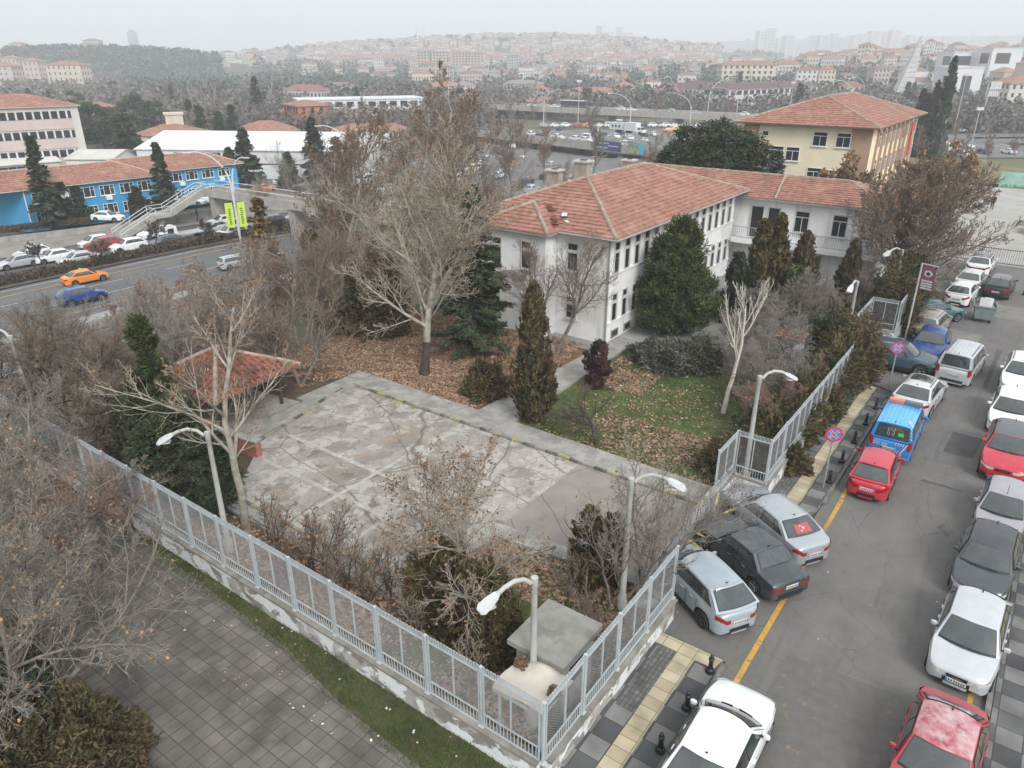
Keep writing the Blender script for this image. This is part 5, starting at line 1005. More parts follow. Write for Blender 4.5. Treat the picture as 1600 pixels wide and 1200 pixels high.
def car_geo(p):
    L_, Wd, Hh = p['L'], p['W'], p['H']; h = L_/2; sq = p.get('sq', 0)
    wx = (h*.64, -h*.60); r = p['r']; Ra = r+.06
    tops = [(h, p['nz']-.17), (h-.05, p['nz']-.08), (h-.18, p['nz']-.0), (h-.55, p['nz']+.1), (p['cx'], p['bf']), (p['xb'], p['br']), (-h+.35, lerp(p['tz'], p['br'], .4)), (-h+.12, p['tz']), (-h+.03, p['tz']-.07), (-h, p['tz']-.22)]
    xs_, zs_ = [t[0] for t in tops][::-1], [t[1] for t in tops][::-1]
    def zt(x): return float(np.interp(x, xs_, zs_))
    def hw(x):
        e = h-abs(x); c = (.88, .945, .98, 1.0) if sq else (.6, .77, .9, 1.0)
        return Wd/2*float(np.interp(e, (0, .06, .22, .85), c))
    st = sorted(set([h, h-.02, h-.05, h-.1, h-.18, h-.3, h-.45, -h, -h+.02, -h+.05, -h+.1, -h+.18, -h+.3, -h+.45, p['cx'], p['xb'], 0, .4, -.4] + [w_+Ra*cos(a) for w_ in wx for a in np.linspace(0, pi, 11)] + [w_+sg*(Ra+.015) for w_ in wx for sg in (1, -1)]), reverse=True)
    st = [x for x in st if -h <= x <= h]
    def sect(x):
        w_ = hw(x); zb = .24
        for c in wx:
            if abs(x-c) < Ra: zb = max(zb, r + math.sqrt(max(0, Ra*Ra-(x-c)**2)))
        z = zt(x); zb = min(zb, z-.16); end = h-abs(x); 
        if end < .1: zb = max(zb, .30-end)
        z4 = max(.46, zb+.03); z5 = max(.62, zb+.06); z6 = max(z-.12, z5+.02)
        z4 = min(z4, z-.14); z5 = min(z5, z-.13); z6 = min(max(z6, z5), z-.06)
        ins = 1-.02*(1 if not sq else .3)
        return [(0, .2 if zb < .4 else .35), (w_-.24, .2 if zb < .4 else .35), (w_-.22, zb), (w_*.975, zb), (w_*.995, z4), (w_, z5), (w_*ins, z6), (w_*(.94 if not sq else .965), z-.015), (w_*.72, z+.022), (w_*.36, z+.04), (0, z+.045)]
    mb = MB(); k = 11; rows = []
    for x in st:
        s_ = sect(x); rows.append([(x, y, z) for y, z in s_] + [(x, -y, z) for y, z in s_[-2:0:-1]])
    n = len(rows[0]); vs = [v for rw in rows for v in rw]; mb.v = vs
    for i in range(len(rows)-1):
        for j in range(n):
            f = (i*n+j, i*n+(j+1) % n, (i+1)*n+(j+1) % n, (i+1)*n+j); jj = j if j < k-1 else n-1-j
            mb.f.append(f); mb.m.append(1 if jj < 3 else (2 if jj == 3 and p.get('clad') else 0))
    mb.f.append(tuple(range(n))[::-1]); mb.m.append(0); mb.f.append(tuple(range((len(rows)-1)*n, len(rows)*n))); mb.m.append(0)
    return mb, zt, hw, wx
def cab_fns(p, hw):
    wb, wr = p['W']/2*(.93 if not p.get('sq') else .955), p['W']/2*(.71 if not p.get('sq') else .8); H_ = p['H']; zf, zr = p['bf']-.02, p['br']-.02; bf = .05 if p.get('sq') else .19
    def top(x0, w_, u): return None
    def side(sg):
        def f(u, v):
            a = np.array((lerp(p['cx'], p['xb'], u), wb, lerp(zf, zr, u))); b = np.array((lerp(p['rf'], p['rr'], u), wr, H_-.09+.03*sin(pi*u)))
            q = a+(b-a)*v; q[1] += .025*sin(pi*v); q[1] *= sg*1.0; return q
        return f
    def front(u, v):
        u2 = 2*u-1; a = np.array((p['cx']+bf*(1-u2*u2), u2*wb, zf+.02*(1-u2*u2))); b = np.array((p['rf']+bf*.7*(1-u2*u2), u2*wr, H_-.09+.075*(1-u2**4))); q = a+(b-a)*v; q[2] += .02*sin(pi*v); return q
    def rear(u, v):
        u2 = 2*u-1; a = np.array((p['xb']-bf*.6*(1-u2*u2), u2*wb, zr+.02*(1-u2*u2))); b = np.array((p['rr']-bf*.5*(1-u2*u2), u2*wr, H_-.09+.075*(1-u2**4))); q = a+(b-a)*v; q[2] += .015*sin(pi*v); return q
    def roof(u, v):
        u2 = 2*v-1; x = lerp(p['rf']+bf*.7*(1-u2*u2), p['rr']-bf*.5*(1-u2*u2), u); return np.array((x, u2*wr, H_-.09+.03*sin(pi*u)+.075*(1-u2**4)))
    return side(1), side(-1), front, rear, roof
def patch(mb, fn, u0, u1, v0, v1, off, nu=8, nv=5, mi=0, flip=False):
    off = np.array(off); mb.grid(lambda u, v: fn(lerp(u0, u1, u), lerp(v0, v1, v))+off, nu, nv, mi)
CARS = []
def make_car(kind, col, label, loc, rz, cat='car', name='parked_car', opts=(), roofm=None, clad=False, group='cars parked along the street', dark=False, scale=None, over=None):
    p = dict(KIND[kind]); p['clad'] = clad
    if over: p.update(over)
    t = thing(name, label, cat, loc, rz, group); h = p['L']/2
    mb, zt, hw, wx = car_geo(p); S1, S2, FR, RE, RO = cab_fns(p, hw)
    body = mb
    for fn, nu, nv in ((S1, 10, 4), (S2, 10, 4), (FR, 8, 4), (RE, 8, 4)): body.grid(fn, nu, nv)
    bo = body.build('body', [col, cblack, cblack], t, 38)
    mb = MB(); mb.grid(RO, 10, 8); ro = mb.build('roof', roofm or col, t, 50)
    # windows
    def win(nm, fn, u0, u1, v0, v1, d, parent=t):
        d = np.array(d); fr_ = MB(); e = .012; patch(fr_, fn, u0-e, u1+e, v0-e*2, v1+e*2, d*.6); 
        g = MB(); patch(g, fn, u0, u1, v0, v1, d*1.25); ob = g.build(nm, cglass, parent, 60); fr_.build('surround', cblack, ob, 60); return ob
    win('windscreen', FR, .055, .945, .08, .95, (.008, 0, .012)); 
    if 'norearglass' not in opts: rg = win('rear_window', RE, .07 if not p.get('sq') else .1, .93 if not p.get('sq') else .9, .12, .9, (-.01, 0, .01))
    for sg, fn in ((1, S1), (-1, S2)):
        d = (0, sg*.012, .003)
        if kind in ('van', 'bigvan'): rs = ((.05, .26), (.31, .60), (.64, .93)) if 'windowless' not in opts else ((.05, .26),)
        elif kind in ('sedan', 'oldsedan'): rs = ((.09, .46), (.49, .80), (.82, .93)) if kind == 'sedan' else ((.07, .47), (.50, .93))
        else: rs = ((.09, .43), (.46, .74), (.77, .92))
        for a, b in rs: win('side_window', fn, a, b, .14, .88, d)
    # wheels
    ty, ri = wheel_meshes(p['r'], dark)
    for wx_ in wx:
        for sg in (1, -1):
            y = sg*(hw(wx_)-.115); o = objm('wheel', ty, t); o.location = (wx_, y, p['r']); q = objm('rim', ri, o)
            if sg < 0: q.rotation_euler = (0, 0, pi)
    # lights
    def lamp(nm, end, m_, inn, back, zlo, zhi):
        sgn = 1 if end > 0 else -1
        for sg in (1, -1):
            mb = MB(); 
            def f(u, v):
                d = u*(inn+back)
                if d < inn: x = h+.008; y = hw(h)-inn+d; x -= .0
                else: e = d-inn; x = h-e; y = hw(x)+.006
                zz = zt(sgn*min(x, h)); z = lerp(zlo, zhi, v)+(zz-zt(sgn*h))*.55
                return (sgn*x, sg*y, z)
            mb.grid(f, 12, 3); mb.build(nm, m_, t, 60)
    if p.get('sq'):
        lamp('headlight', 1, clearl, .34, .12, zt(h)-.08, zt(h)+.05); 
        if kind == 'oldsedan': lamp('tail_light', -1, redl, .36, .08, .58, .7)
        else: lamp('tail_light', -1, redl, .1, .1, .72, 1.12)
    else: lamp('headlight', 1, clearl, .2, .28, zt(h)-.06, zt(h)+.055); lamp('tail_light', -1, redl, .16, .24, zt(-h)-.1, zt(-h)+.05)
    mb = MB(); gz_ = zt(h); mb.box((h-.005, 0, gz_-.02), (.05, hw(h)*1.0, .12)); mb.box((h-.01, 0, .38), (.06, hw(h)*1.3, .14)); mb.build('grille', cblack, t)
    mb = MB(); mb.box((h+.022, 0, gz_-.02), (.012, hw(h)*.5, .015)); mb.lathe([(.05, 0), (.05, .01), (0, .012)], (h+.02, 0, gz_-.02), 10); mb.build('badge', chrome, t)
    for x, z in ((h+.035, .42), (-h-.02, .62 if not p.get('sq') else .68)):
        mb = MB(); mb.box((x, 0, z), (.02, .52, .12)); mb.box((x*1.0+(.012 if x > 0 else -.012), -.235 if x < 0 else -.235, z), (.006, .045, .12), 0, 1)
        for k in range(7): mb.box((x+(.012 if x > 0 else -.012), -.17+k*.06+(.015 if k > 1 else 0), z), (.006, .032, .07), 0, 2)
        mb.build('number_plate', [platem, blue_s, platet], t)
    mb = MB(); mb.box((-h+.0, 0, .36), (.05, hw(h)*1.4, .13)); 
    if kind in ('sedan', 'hatch', 'suv', 'coupe_suv', 'wagon', 'small'): mb.box((-h+.06, 0, .3), (.1, hw(h)*1.6, .1))
    mb.build('lower_bumper', cblack, t)
    # mirrors, seams, handles, wiper
    for sg in (1, -1):
        q = (S1 if sg > 0 else S2)(.1, .1); mb = MB(); c = (q[0]-.02, q[1]+sg*.13, q[2]+.07)
        mb.lathe([(.0, -.075), (.06, -.06), (.075, 0), (.06, .06), (0, .075)], (0, 0, 0), 10); mb.v = [(c[0]+v[0]*.75, c[1]+v[1]*1.35, c[2]+v[2]*.95) for v in mb.v]; mb.bar((q[0], q[1]-sg*.02, q[2]), (c[0], c[1], c[2]-.04), .05, .03, 1); mb.build('mirror', [col, cblack], t, 60)
    mb = MB(); mh = MB(); xs = (wx[0]-p['r']-.12, lerp(p['cx'], p['xb'], .48), wx[1]+p['r']-.02)
    for x in xs[:3]:
        for sg in (1, -1): 
            for (za, zb_) in ((.3, .5), (.5, zt(x)-.1)): mb.bar((x, sg*(hw(x)*.997+.001), za), (x, sg*(hw(x)+.002), zb_), .014, .01)
    for sg in (1, -1): mb.bar((xs[0], sg*(hw(0)-.01), .29), (xs[2], sg*(hw(0)-.01), .29), .02, .03)
    mb.build('door_seams', cblack, t)
    for x in (xs[1]+.28, xs[2]+.28):
        for sg in (1, -1): mh.box((x, sg*(hw(x)+.006), zt(x)-.17), (.16, .03, .03))
    mh.build('door_handle', chrome if 'chromehandle' in opts else col, t)
    mb = MB(); 
    for sg in (-.3, .25): a = FR(.5+sg*.9, .02); b = FR(.5+sg*.2, .07); mb.bar(a+np.array((.02, 0, .02)), b+np.array((.02, 0, .03)), .02)
    patch(mb, FR, .05, .95, .0, .05, (.011, 0, .016)); mb.build('wiper', cblack, t)
    mb = MB(); c = RO(.92 if 'frontant' not in opts else .08, .5); mb.bar(c, c+np.array((-.1, 0, .07 if 'frontant' not in opts else .3)), .02 if 'frontant' in opts else .04, .02); mb.build('antenna', cblack, t)
    if 'rails' in opts:
        mb = MB(); 
        for v in (.06, .94): mb.tube([RO(u, v)+np.array((0, 0, .05)) for u in np.linspace(.08, .92, 6)], .018, 6)
        mb.build('roof_rail', chrome if 'chromerail' in opts else cblack, t)
    if 'sunroof' in opts: mb = MB(); patch(mb, RO, .06, .62, .12, .88, (0, 0, .006), 8, 6); mb.build('glass_roof', cglass, t, 50)
    if 'smallsunroof' in opts: mb = MB(); patch(mb, RO, .1, .3, .22, .78, (0, 0, .006), 6, 6); mb.build('glass_roof', cglass, t, 50)
    if 'ribs' in opts:
        mb = MB()
        for v in np.linspace(.14, .86, 7): mb.tube([RO(u, v)+np.array((0, 0, .004)) for u in np.linspace(.08, .95, 6)], .022, 5)
        mb.build('roof_ribs', roofm or col, ro)
    if 'spoiler' in opts: mb = MB(); a = [RE(u, .97)+np.array((-.06, 0, .03)) for u in np.linspace(.1, .9, 8)]; mb.tube(a, .035, 6); mb.build('spoiler', col, t, 60)
    if 'bar_light' in opts: mb = MB(); patch(mb, lambda u, v: (-h-.008, (u-.5)*2*hw(h)*.98, lerp(zt(-h)-.08, zt(-h)+.03, v)), 0, 1, 0, 1, (0, 0, 0)); mb.build('light_bar', redl, t)
    CARS.append(t); t['_'] = 0; del t['_']
    return t, dict(p=p, RE=RE, RO=RO, FR=FR, S1=S1, S2=S2, zt=zt, hw=hw, h=h, rg=rg if 'norearglass' not in opts else None, body=bo, roof=ro)
def street_car(kind, col, label, s, q, hd=0, **kw):
    z = kw.pop('z', 0.0); return make_car(kind, col, label, W(s, q, z), SA+R(hd), **kw)
pw = paint('white', (.78, .79, .8)); psil = paint('silver', (.5, .53, .55), .3); plb = paint('powder_blue', (.38, .44, .485), .2); pdk = paint('charcoal', (.045, .055, .062), .2, .4, .25); pslb = paint('silver_blue', (.4, .44, .465), .35); pred = paint('red', (.5, .02, .04)); pdb = paint('deep_blue', (.02, .07, .28), .3)
pteal = paint('teal_grey', (.055, .115, .15), .4); pbeige = paint('beige', (.42, .38, .31), .3); pteal2 = paint('teal', (.05, .15, .18), .4); pgr = paint('dark_grey', (.07, .078, .088), .3); pblk = paint('black', (.03, .033, .037), .3); psg = paint('lilac_grey', (.36, .35, .38), .3); psil2 = paint('pale_silver', (.56, .58, .6), .3); pfad = paint('faded_red', (.36, .03, .05), 0, .5); pvan = paint('bright_blue', (.02, .24, .62), .1); pvanr = paint('sky_blue', (.08, .42, .75), .1); por = paint('taxi_orange', (.75, .24, .03)); pye = paint('taxi_yellow', (.75, .45, .03)); psw = paint('silver_white', (.6, .61, .61), .2)
fadedroof = mat('faded_red_roof', (.36, .05, .07), .6, .1, 3, col2=(.5, .25, .27)); layer(fadedroof, (.55, .45, .46), 3.5, .42, .68, .85, seed=3, detail=8)
street_car('sedan', pw, 'clean white saloon with dark rear glass, nearest car at the lower edge', 3.1, -3.25, 1, opts=())
street_car('hatch', plb, 'powder blue hatchback with black wheels backed out beside the fence end', 8.9, -.35, 58, dark=True, opts=('spoiler',))
street_car('oldsedan', pdk, 'boxy charcoal old saloon with dusty roof between two silver blue cars', 11.45, -1.0, 60, opts=('chromehandle',))
t, g = street_car('sedan', pslb, 'silver blue saloon with small red flag in the rear window', 13.9, -1.05, 57, opts=())
flagm = mat('flag_sticker', (.38, .08, .08), .6, .05, 3); mb = MB(); patch(mb, g['RE'], .3, .72, .2, .62, (-.018, 0, .022)); fo = mb.build('flag_sticker', flagm, t); mb = MB(); RE = g['RE']
pts = [RE(.56+.055*cos(a), .42+.13*sin(a))+np.array((-.022, 0, .027)) for a in np.linspace(.7, 5.6, 12)] + [RE(.545+.042*cos(a), .42+.1*sin(a))+np.array((-.022, 0, .027)) for a in np.linspace(5.4, .9, 12)]
mb.add(pts, [tuple(range(24))]); c = RE(.485, .42)+np.array((-.022, 0, .027)); mb.add([RE(.485+(.028 if k % 2 else .012)*cos(a), .42+(.065 if k % 2 else .03)*sin(a))+np.array((-.022, 0, .027)) for k, a in enumerate(np.linspace(0, 2*pi, 11)[:-1])], [tuple(range(10))]); mb.build('crescent_and_star', framew, fo)
street_car('small', pred, 'bright red small hatchback parked behind the blue van', 20.1, -3.4, 2, opts=('spoiler',))
t, g = street_car('van', pvan, 'bright blue municipal van with white hatch marks and roof light bar', 24.4, -3.45, 1, roofm=pvanr, opts=('ribs',), cat='van', name='parked_van')
h = g['h']; mb = MB(); mb.box((.45, .33, 1.93), (.3, .62, .14), 0, 1); mb.box((.45, -.36, 1.93), (.3, .76, .14), 0, 0); mb.build('light_bar', [mat('bar_grey', (.12, .13, .16), .4, .1, 3), mat('bar_orange', (.65, .2, .12), .4, .1, 3)], t)
mb = MB(); x0 = -h-.012
for k in range(4): mb.bar((x0, -.02-.1*k, .5), (x0, -.08-.1*k, .68), .035, .01)
mb.bar((x0, -.42, .45), (x0, -.68, 1.05), .05, .01)
for k in range(4): mb.bar((x0-.001, -.2-.1*k, .9), (x0-.001, -.24-.1*k, 1.02), .035, .01)
for k in range(4): q = g['RE'](.03, .25+.2*k); mb.bar(q+np.array((-.02, -.02, 0)), q+np.array((-.01, .06, .1)), .04, .012)
for k in range(4): q = g['RO'](.97-.03*k, .04+.04*k); mb.bar(q+np.array((0, .0, .02)), q+np.array((.28, .0, .03)), .04, .012)
for r_ in range(2):
    for k in range(5): mb.box((x0, .66-.06*k, .88-.1*r_), (.008, .035, .06)); 
    for k in range(5): mb.box((x0, .32-.05*k, .86-.1*r_), (.008, .035, .05))
mb.build('white_marking', framew, t)
gl = MB(); patch(gl, g['RE'], .22, .36, .3, .5, (-.02, 0, .016)); gl.build('green_sticker', mat('sticker_green', (.08, .45, .05), .6, .05, 3), t)
em = MB(); 
for a in ((.46, .25, .46, .7), (.62, .25, .62, .7), (.46, .45, .54, .62), (.54, .62, .62, .45), (.5, .25, .5, .42), (.58, .25, .58, .42)): em.bar(g['RE'](a[0], a[1])+np.array((-.02, 0, .016)), g['RE'](a[2], a[3])+np.array((-.02, 0, .016)), .018, .006)
em.build('window_emblem', psil, t)
street_car('coupe_suv', psw, 'silver crossover with large glass roof and full width tail light', 29.5, -3.55, -4, opts=('sunroof', 'bar_light', 'rails'))
street_car('suv', pteal, 'teal grey crossover jutting out across the pavement under shrubs', 34.3, -1.5, -88, opts=('chromerail', 'rails'), clad=True)
street_car('sedan', pdb, 'deep blue saloon facing down the street behind the teal crossover', 38.1, -2.8, 180)
street_car('wagon', pbeige, 'beige estate car with sunroof behind the deep blue saloon', 42.3, -2.2, -5, opts=('smallsunroof', 'rails'))
street_car('sedan', pteal2, 'teal older saloon swung out towards the waste container', 44.9, -1.75, -42)
street_car('hatch', pw, 'white hatchback under overhanging tree, just beyond the teal saloon', 51.0, -2.9, -4)
street_car('sedan', psw, 'pale silver saloon between white hatchback and white crossover', 55.3, -3.0, -3)
street_car('suv', pw, 'white crossover with black roof, last before the yard gate', 60.8, -3.1, -2, roofm=pblk, opts=('bar_light', 'rails'))
street_car('hatch', pblk, 'black hatchback standing at middle of the far street', 54.7, -5.0, -3)
street_car('van', psil2, 'silver people carrier van driving up the middle of the street', 35.3, -4.75, -5, opts=('ribs', 'rails'), cat='van', name='passing_van', group='vehicles driving on the street')
kw = dict(hd=180)
street_car('suv', pw, 'white crossover cut by the right edge, farther of the white pair', 35.3, -7.6, 180, opts=('rails',))
street_car('hatch', pw, 'white hatchback facing down the street in front of the red crossover', 30.0, -7.5, 180)
street_car('suv', pred, 'bright red crossover with black roof facing down the street', 25.1, -7.75, 180, roofm=pgr, clad=True)
street_car('small', psg, 'lilac grey small hatchback with sticker stripes on bonnet', 19.8, -8.0, 179, opts=('frontant',), clad=True)
street_car('hatch', pgr, 'dark grey hatchback with black roof behind the silver one', 15.8, -7.85, 178, roofm=pblk)
street_car('hatch', psil2, 'pale silver older hatchback with chrome grille facing down the street', 11.3, -7.85, 178, over=dict(W=1.76))
t, g = street_car('sedan', pfad, 'faded red old saloon with bleached patchy roof at the lower right edge', 5.9, -7.75, 178, roofm=fadedroof, over=dict(L=4.35))
# highway and service road traffic
hg = 'cars on the highway and its service road'
def hcar(kind, col, label, px_, hd, z=HZ+.02, **kw): p = at(px_[0], px_[1], z); return make_car(kind, col, label, p, SA+R(hd), name=kw.pop('name', 'road_car'), group=hg, **kw)
t, g = hcar('sedan', por, 'orange taxi saloon driving on the highway near the hedge', (135, 441), -4, cat='taxi', name='taxi'); mb = MB(); mb.box((-.3, 0, 1.52), (.18, .5, .14)); mb.build('roof_sign', pye, t)
hcar('suv', pdb, 'blue estate crossover with silver roof rails on the highway', (130, 472), -6, opts=('rails', 'chromerail'), clad=True)
hcar('wagon', psil, 'silver estate car on the highway half hidden by bare branches', (372, 417), -8, opts=('rails',))
for kind, col, lb, p_, hd in (('sedan', psil, 'silver saloon on the service road at far left behind a clipped tree', (30, 417), 176), ('hatch', pw, 'white car just behind the leftmost silver saloon', (52, 402), 176), ('sedan', pw, 'white saloon behind the left clipped tree', (88, 408), 172), ('sedan', psil2, 'pale silver saloon between the two clipped trees', (124, 412), 168),
    ('hatch', pw, 'white hatchback ahead of the red one on the service road', (150, 385), 178), ('suv', pred, 'red crossover on the service road behind second clipped tree', (163, 390), 178), ('suv', pw, 'white crossover following the red one on service road', (203, 392), 172), ('sedan', pgr, 'dark grey saloon beside the white tow truck', (262, 384), 176), ('sedan', pw, 'white saloon near the foot of bridge stairs', (242, 370), 190),
    ('suv', pw, 'white crossover left of the lime banners', (350, 353), 172), ('suv', pw, 'white crossover low beside the lime banner pole', (362, 371), 170), ('hatch', psil, 'silver hatchback right of the lime banners', (398, 356), 172), ('sedan', psw, 'pale saloon partly behind the highway clipped tree by the pier', (335, 362), 176), ('hatch', pgr, 'grey hatchback behind the footbridge pier', (425, 352), 172),
    ('sedan', pw, 'white car beyond the footbridge on the right', (470, 344), 172), ('sedan', psil, 'silver car behind thin branches beyond the footbridge', (500, 338), 170)): hcar(kind, col, lb, p_, hd)
for kind, col, lb, p_, z in (('sedan', pw, 'white saloon parked in front of the blue building door', (170, 345), -5.2), ('hatch', psil2, 'pale hatchback parked above the grey wall, left one', (302, 320), -4.6), ('sedan', pw, 'white saloon parked above the grey wall beside the bridge pier', (323, 316), -4.6), ('hatch', pw, 'white car parked above the wall right of the bridge pier', (350, 313), -4.6)): hcar(kind, col, lb, p_, -60, z=z, name='parked_car')
# small tow truck with flat bed
p_ = at(288, 374, HZ); t = thing('tow_truck', 'white flatbed tow truck carrying nothing on the service road', 'truck', p_, SA+R(175), hg)
mb = MB(); mb.box((1.9, 0, 1.25), (1.7, 1.9, 1.7), 0, 0, .86); mb.box((2.7, 0, .75), (.7, 1.85, .75)); mb.build('cab', pw, t)
mb = MB(); mb.box((2.62, 0, 1.6), (.12, 1.5, .7)); mb.box((2.0, .9, 1.6), (.8, .06, .55)); mb.box((2.0, -.9, 1.6), (.8, .06, .55)); mb.build('windscreen', cglass, t)
mb = MB(); mb.box((-1.6, 0, .85), (5.2, 2.1, .16)); mb.build('flat_bed', psil, t)
ty, ri = wheel_meshes(.36)
for x in (2.3, -2.2):
    for sg in (1, -1): o = objm('wheel', ty, t); o.location = (x, sg*.85, .36); q = objm('rim', ri, o)
# coarse vehicles far off in the valley
def far_car(kind, col):
    p = dict(KIND[kind]); mb, zt, hw, wx = car_geo(dict(p, clad=False)); m2 = MB(); S1, S2, FR, RE, RO = cab_fns(p, hw); h = p['L']/2; k = .97
    # simplified shell
    m2.prism([(h, -hw(h)*k), (h-.2, -hw(0)), (-h+.2, -hw(0)), (-h, -hw(h)*k), (-h, hw(h)*k), (-h+.2, hw(0)), (h-.2, hw(0)), (h, hw(h)*k)][::-1], .3, p['nz']+.08, 0)
    for fn in (S1, S2, FR, RE, RO): m2.grid(fn, 3, 2, 0)
    m2.box((lerp(p['cx'], p['xb'], .5), 0, (p['nz']+p['br'])/2), (abs(p['cx']-p['xb'])+.3, p['W']*.93, p['br']-p['nz']), 0, 0)
    for fn, a, b, d in ((S1, .08, .92, (0, .03, 0)), (S2, .08, .92, (0, -.03, 0)), (FR, .06, .94, (.03, 0, .02)), (RE, .08, .92, (-.03, 0, .02))): patch(m2, fn, a, b, .15, .88, d, 3, 2, 1)
    for x in wx:
        for sg in (1, -1): m2.tube([(x, sg*(p['W']/2-.18), p['r']), (x, sg*(p['W']/2+.02), p['r'])], p['r'], 10, 2)
    return m2.mesh('car', [col, cglass, tyrem])
FARC = [(k, n, far_car(k, c)) for k, n, c in (('sedan', 'white saloon', pw), ('suv', 'white crossover', pw), ('hatch', 'silver hatchback', psil), ('sedan', 'grey saloon', pgr), ('sedan', 'orange taxi', por), ('hatch', 'yellow taxi', pye), ('hatch', 'red hatchback', pred), ('van', 'white van', pw), ('sedan', 'dark blue saloon', pdb))]
wts = [.3, .12, .16, .14, .05, .02, .05, .08, .08]
def fcar(p, rz, where, i=None, grp='cars in the valley car park'):
    i = int(rng.choice(len(FARC), p=wts)) if i is None else i; k, n, me = FARC[i]
    return thing('valley_car', '%s %s' % (n, where), 'taxi' if 'taxi' in n else 'car', p, rz, grp, me)
for r_ in range(7): # rows seen through the plane trees
    for k in range(13):
        x, y = -58+k*8.6+rng.normal()*1.0+r_*1.4, 128+r_*11.5+rng.normal()*.5-k*.6
        if y < 120 or rng.random() < .12: continue
        fcar((x, y, gz(x, y)+.14), R(60)+rng.normal()*.05 if r_ % 2 else R(-120), 'in rows of the hazy car park seen through bare trees')
for _ in range(95):
    x, y = rng.uniform(-8, 140), rng.uniform(205, 278)
    y = round(y/7)*7; x = round(x/3.4)*3.4; fcar((x, y, gz(x, y)+.35), R(95)+rng.normal()*.05 if rng.random() < .8 else R(-85), 'in the crowded yard under the flyovers', grp='cars in the yard under the flyovers')
a2 = 0
for k in range(18): u = 850+k*17; p = at(u, 198-.0*k, -8.1); fcar((p[0], p[1], gz(p[0], p[1])+.1), R(rng.choice([20, 200])), 'under the upper flyover in crowded traffic')
for i, (u, idx) in enumerate(((848, 0), (852, 2), (883, 0), (972, 0), (998, 0), (1048, 2), (1095, 2), (1160, 0), (870, 5))):
    d = np.array(at(u, 165+(u-840)*.047, -3.8)); dd = d[:2]-FA[:2]; al = dd[0]*cos(fang)+dd[1]*sin(fang); off = 4+5*(i % 2)
    fcar((FA[0]+al*cos(fang)-off*sin(fang), FA[1]+al*sin(fang)+off*cos(fang), FA[2]-.4*al/FL+.05), fang+(pi if i % 2 else 0), 'driving on the upper flyover', idx, 'cars on the upper flyover')
for i, (u, idx) in enumerate(((880, 7), (898, 0), (866, 0), (1045, 3), (1030, 0), (800, 0), (770, 2), (740, 3), (700, 0))):
    d = np.array(at(u, 225, -5)); dd = d[:2]-GA[:2]; al = dd[0]*cos(gang)+dd[1]*sin(gang); off = 4 if idx != 7 else 7.5
    fcar((GA[0]+al*cos(gang)-off*sin(gang), GA[1]+al*sin(gang)+off*cos(gang), GA[2]+.7*al/GL+.05), gang, 'driving on the lower ramp flyover', idx, 'cars on the lower flyover')
for u, v, idx in ((1045, 208, 4), (1056, 206, 5), (1500, 208, 0), (1575, 172, 0), (1560, 184, 0), (1405, 175, 0), (1440, 200, 2), (1590, 196, 0), (1475, 190, 1)):
    p = onground(u, v); fcar((p[0], p[1], gz(p[0], p[1])+.4), R(8), 'on the boulevard beyond the yellow school', idx, 'cars on the far boulevard')
# white box lorry and bus
def lorry(p, rz):
    t = thing('box_lorry', 'white box lorry with dish on top parked behind the cyan banner', 'lorry', p, rz)
    mb = MB(); mb.box((-.6, 0, 2.0), (4.6, 2.3, 2.4)); mb.box((-6.2, 0, 1.9), (5.4, 2.4, 2.0)); mb.build('box_body', wmetal, t); mb = MB(); mb.box((2.6, 0, 1.3), (1.8, 1.9, 1.5), 0, 0, .85); mb.box((3.7, 0, .95), (.9, 1.8, .8)); mb.build('cab', pw, t)
    mb = MB(); mb.box((3.25, 0, 1.7), (.5, 1.6, .6)); mb.box((2.8, -.9, 1.65), (.9, .1, .5)); mb.build('windscreen', cglass, t); mb = MB()
    for x in (3.2, -1.8, -6): mb.tube([(x, -1.15, .45), (x, 1.15, .45)], .45, 12)
    mb.build('wheel', tyrem, t); mb = MB(); mb.lathe([(0, 0), (.9, .2), (1.2, .6)], (-6, 0, 3.1), 12); mb.build('dish', wmetal, t); mb = MB()
    for x in (-7.6, -6.2, -4.8): mb.box((x, -1.22, 1.9), (.6, .05, .7))
    mb.build('window', cglass, t)
p = at(985, 222, -6.5); lorry((p[0]+2, p[1]+8, -4.9), gang)
d = np.array(at(905, 168, -3.8)); dd = d[:2]-FA[:2]; al = dd[0]*cos(fang)+dd[1]*sin(fang)
t = thing('bus', 'long dark windowed city bus with white roof on the upper flyover', 'bus', (FA[0]+al*cos(fang)-8*sin(fang), FA[1]+al*sin(fang)+8*cos(fang), FA[2]), fang)
mb = MB(); mb.box((0, 0, 1.6), (12, 2.5, 2.6)); mb.build('bus_body', pblk, t); mb = MB(); mb.box((0, 0, 3.0), (12.05, 2.55, .25)); mb.build('bus_roof', wmetal, t); mb = MB(); mb.box((0, -1.26, 2.0), (11, .05, 1.1)); mb.build('window', cglass, t); mb = MB()
for x in (-4, 4): mb.tube([(x, -1.27, .5), (x, 1.27, .5)], .5, 12)
mb.build('wheel', tyrem, t)
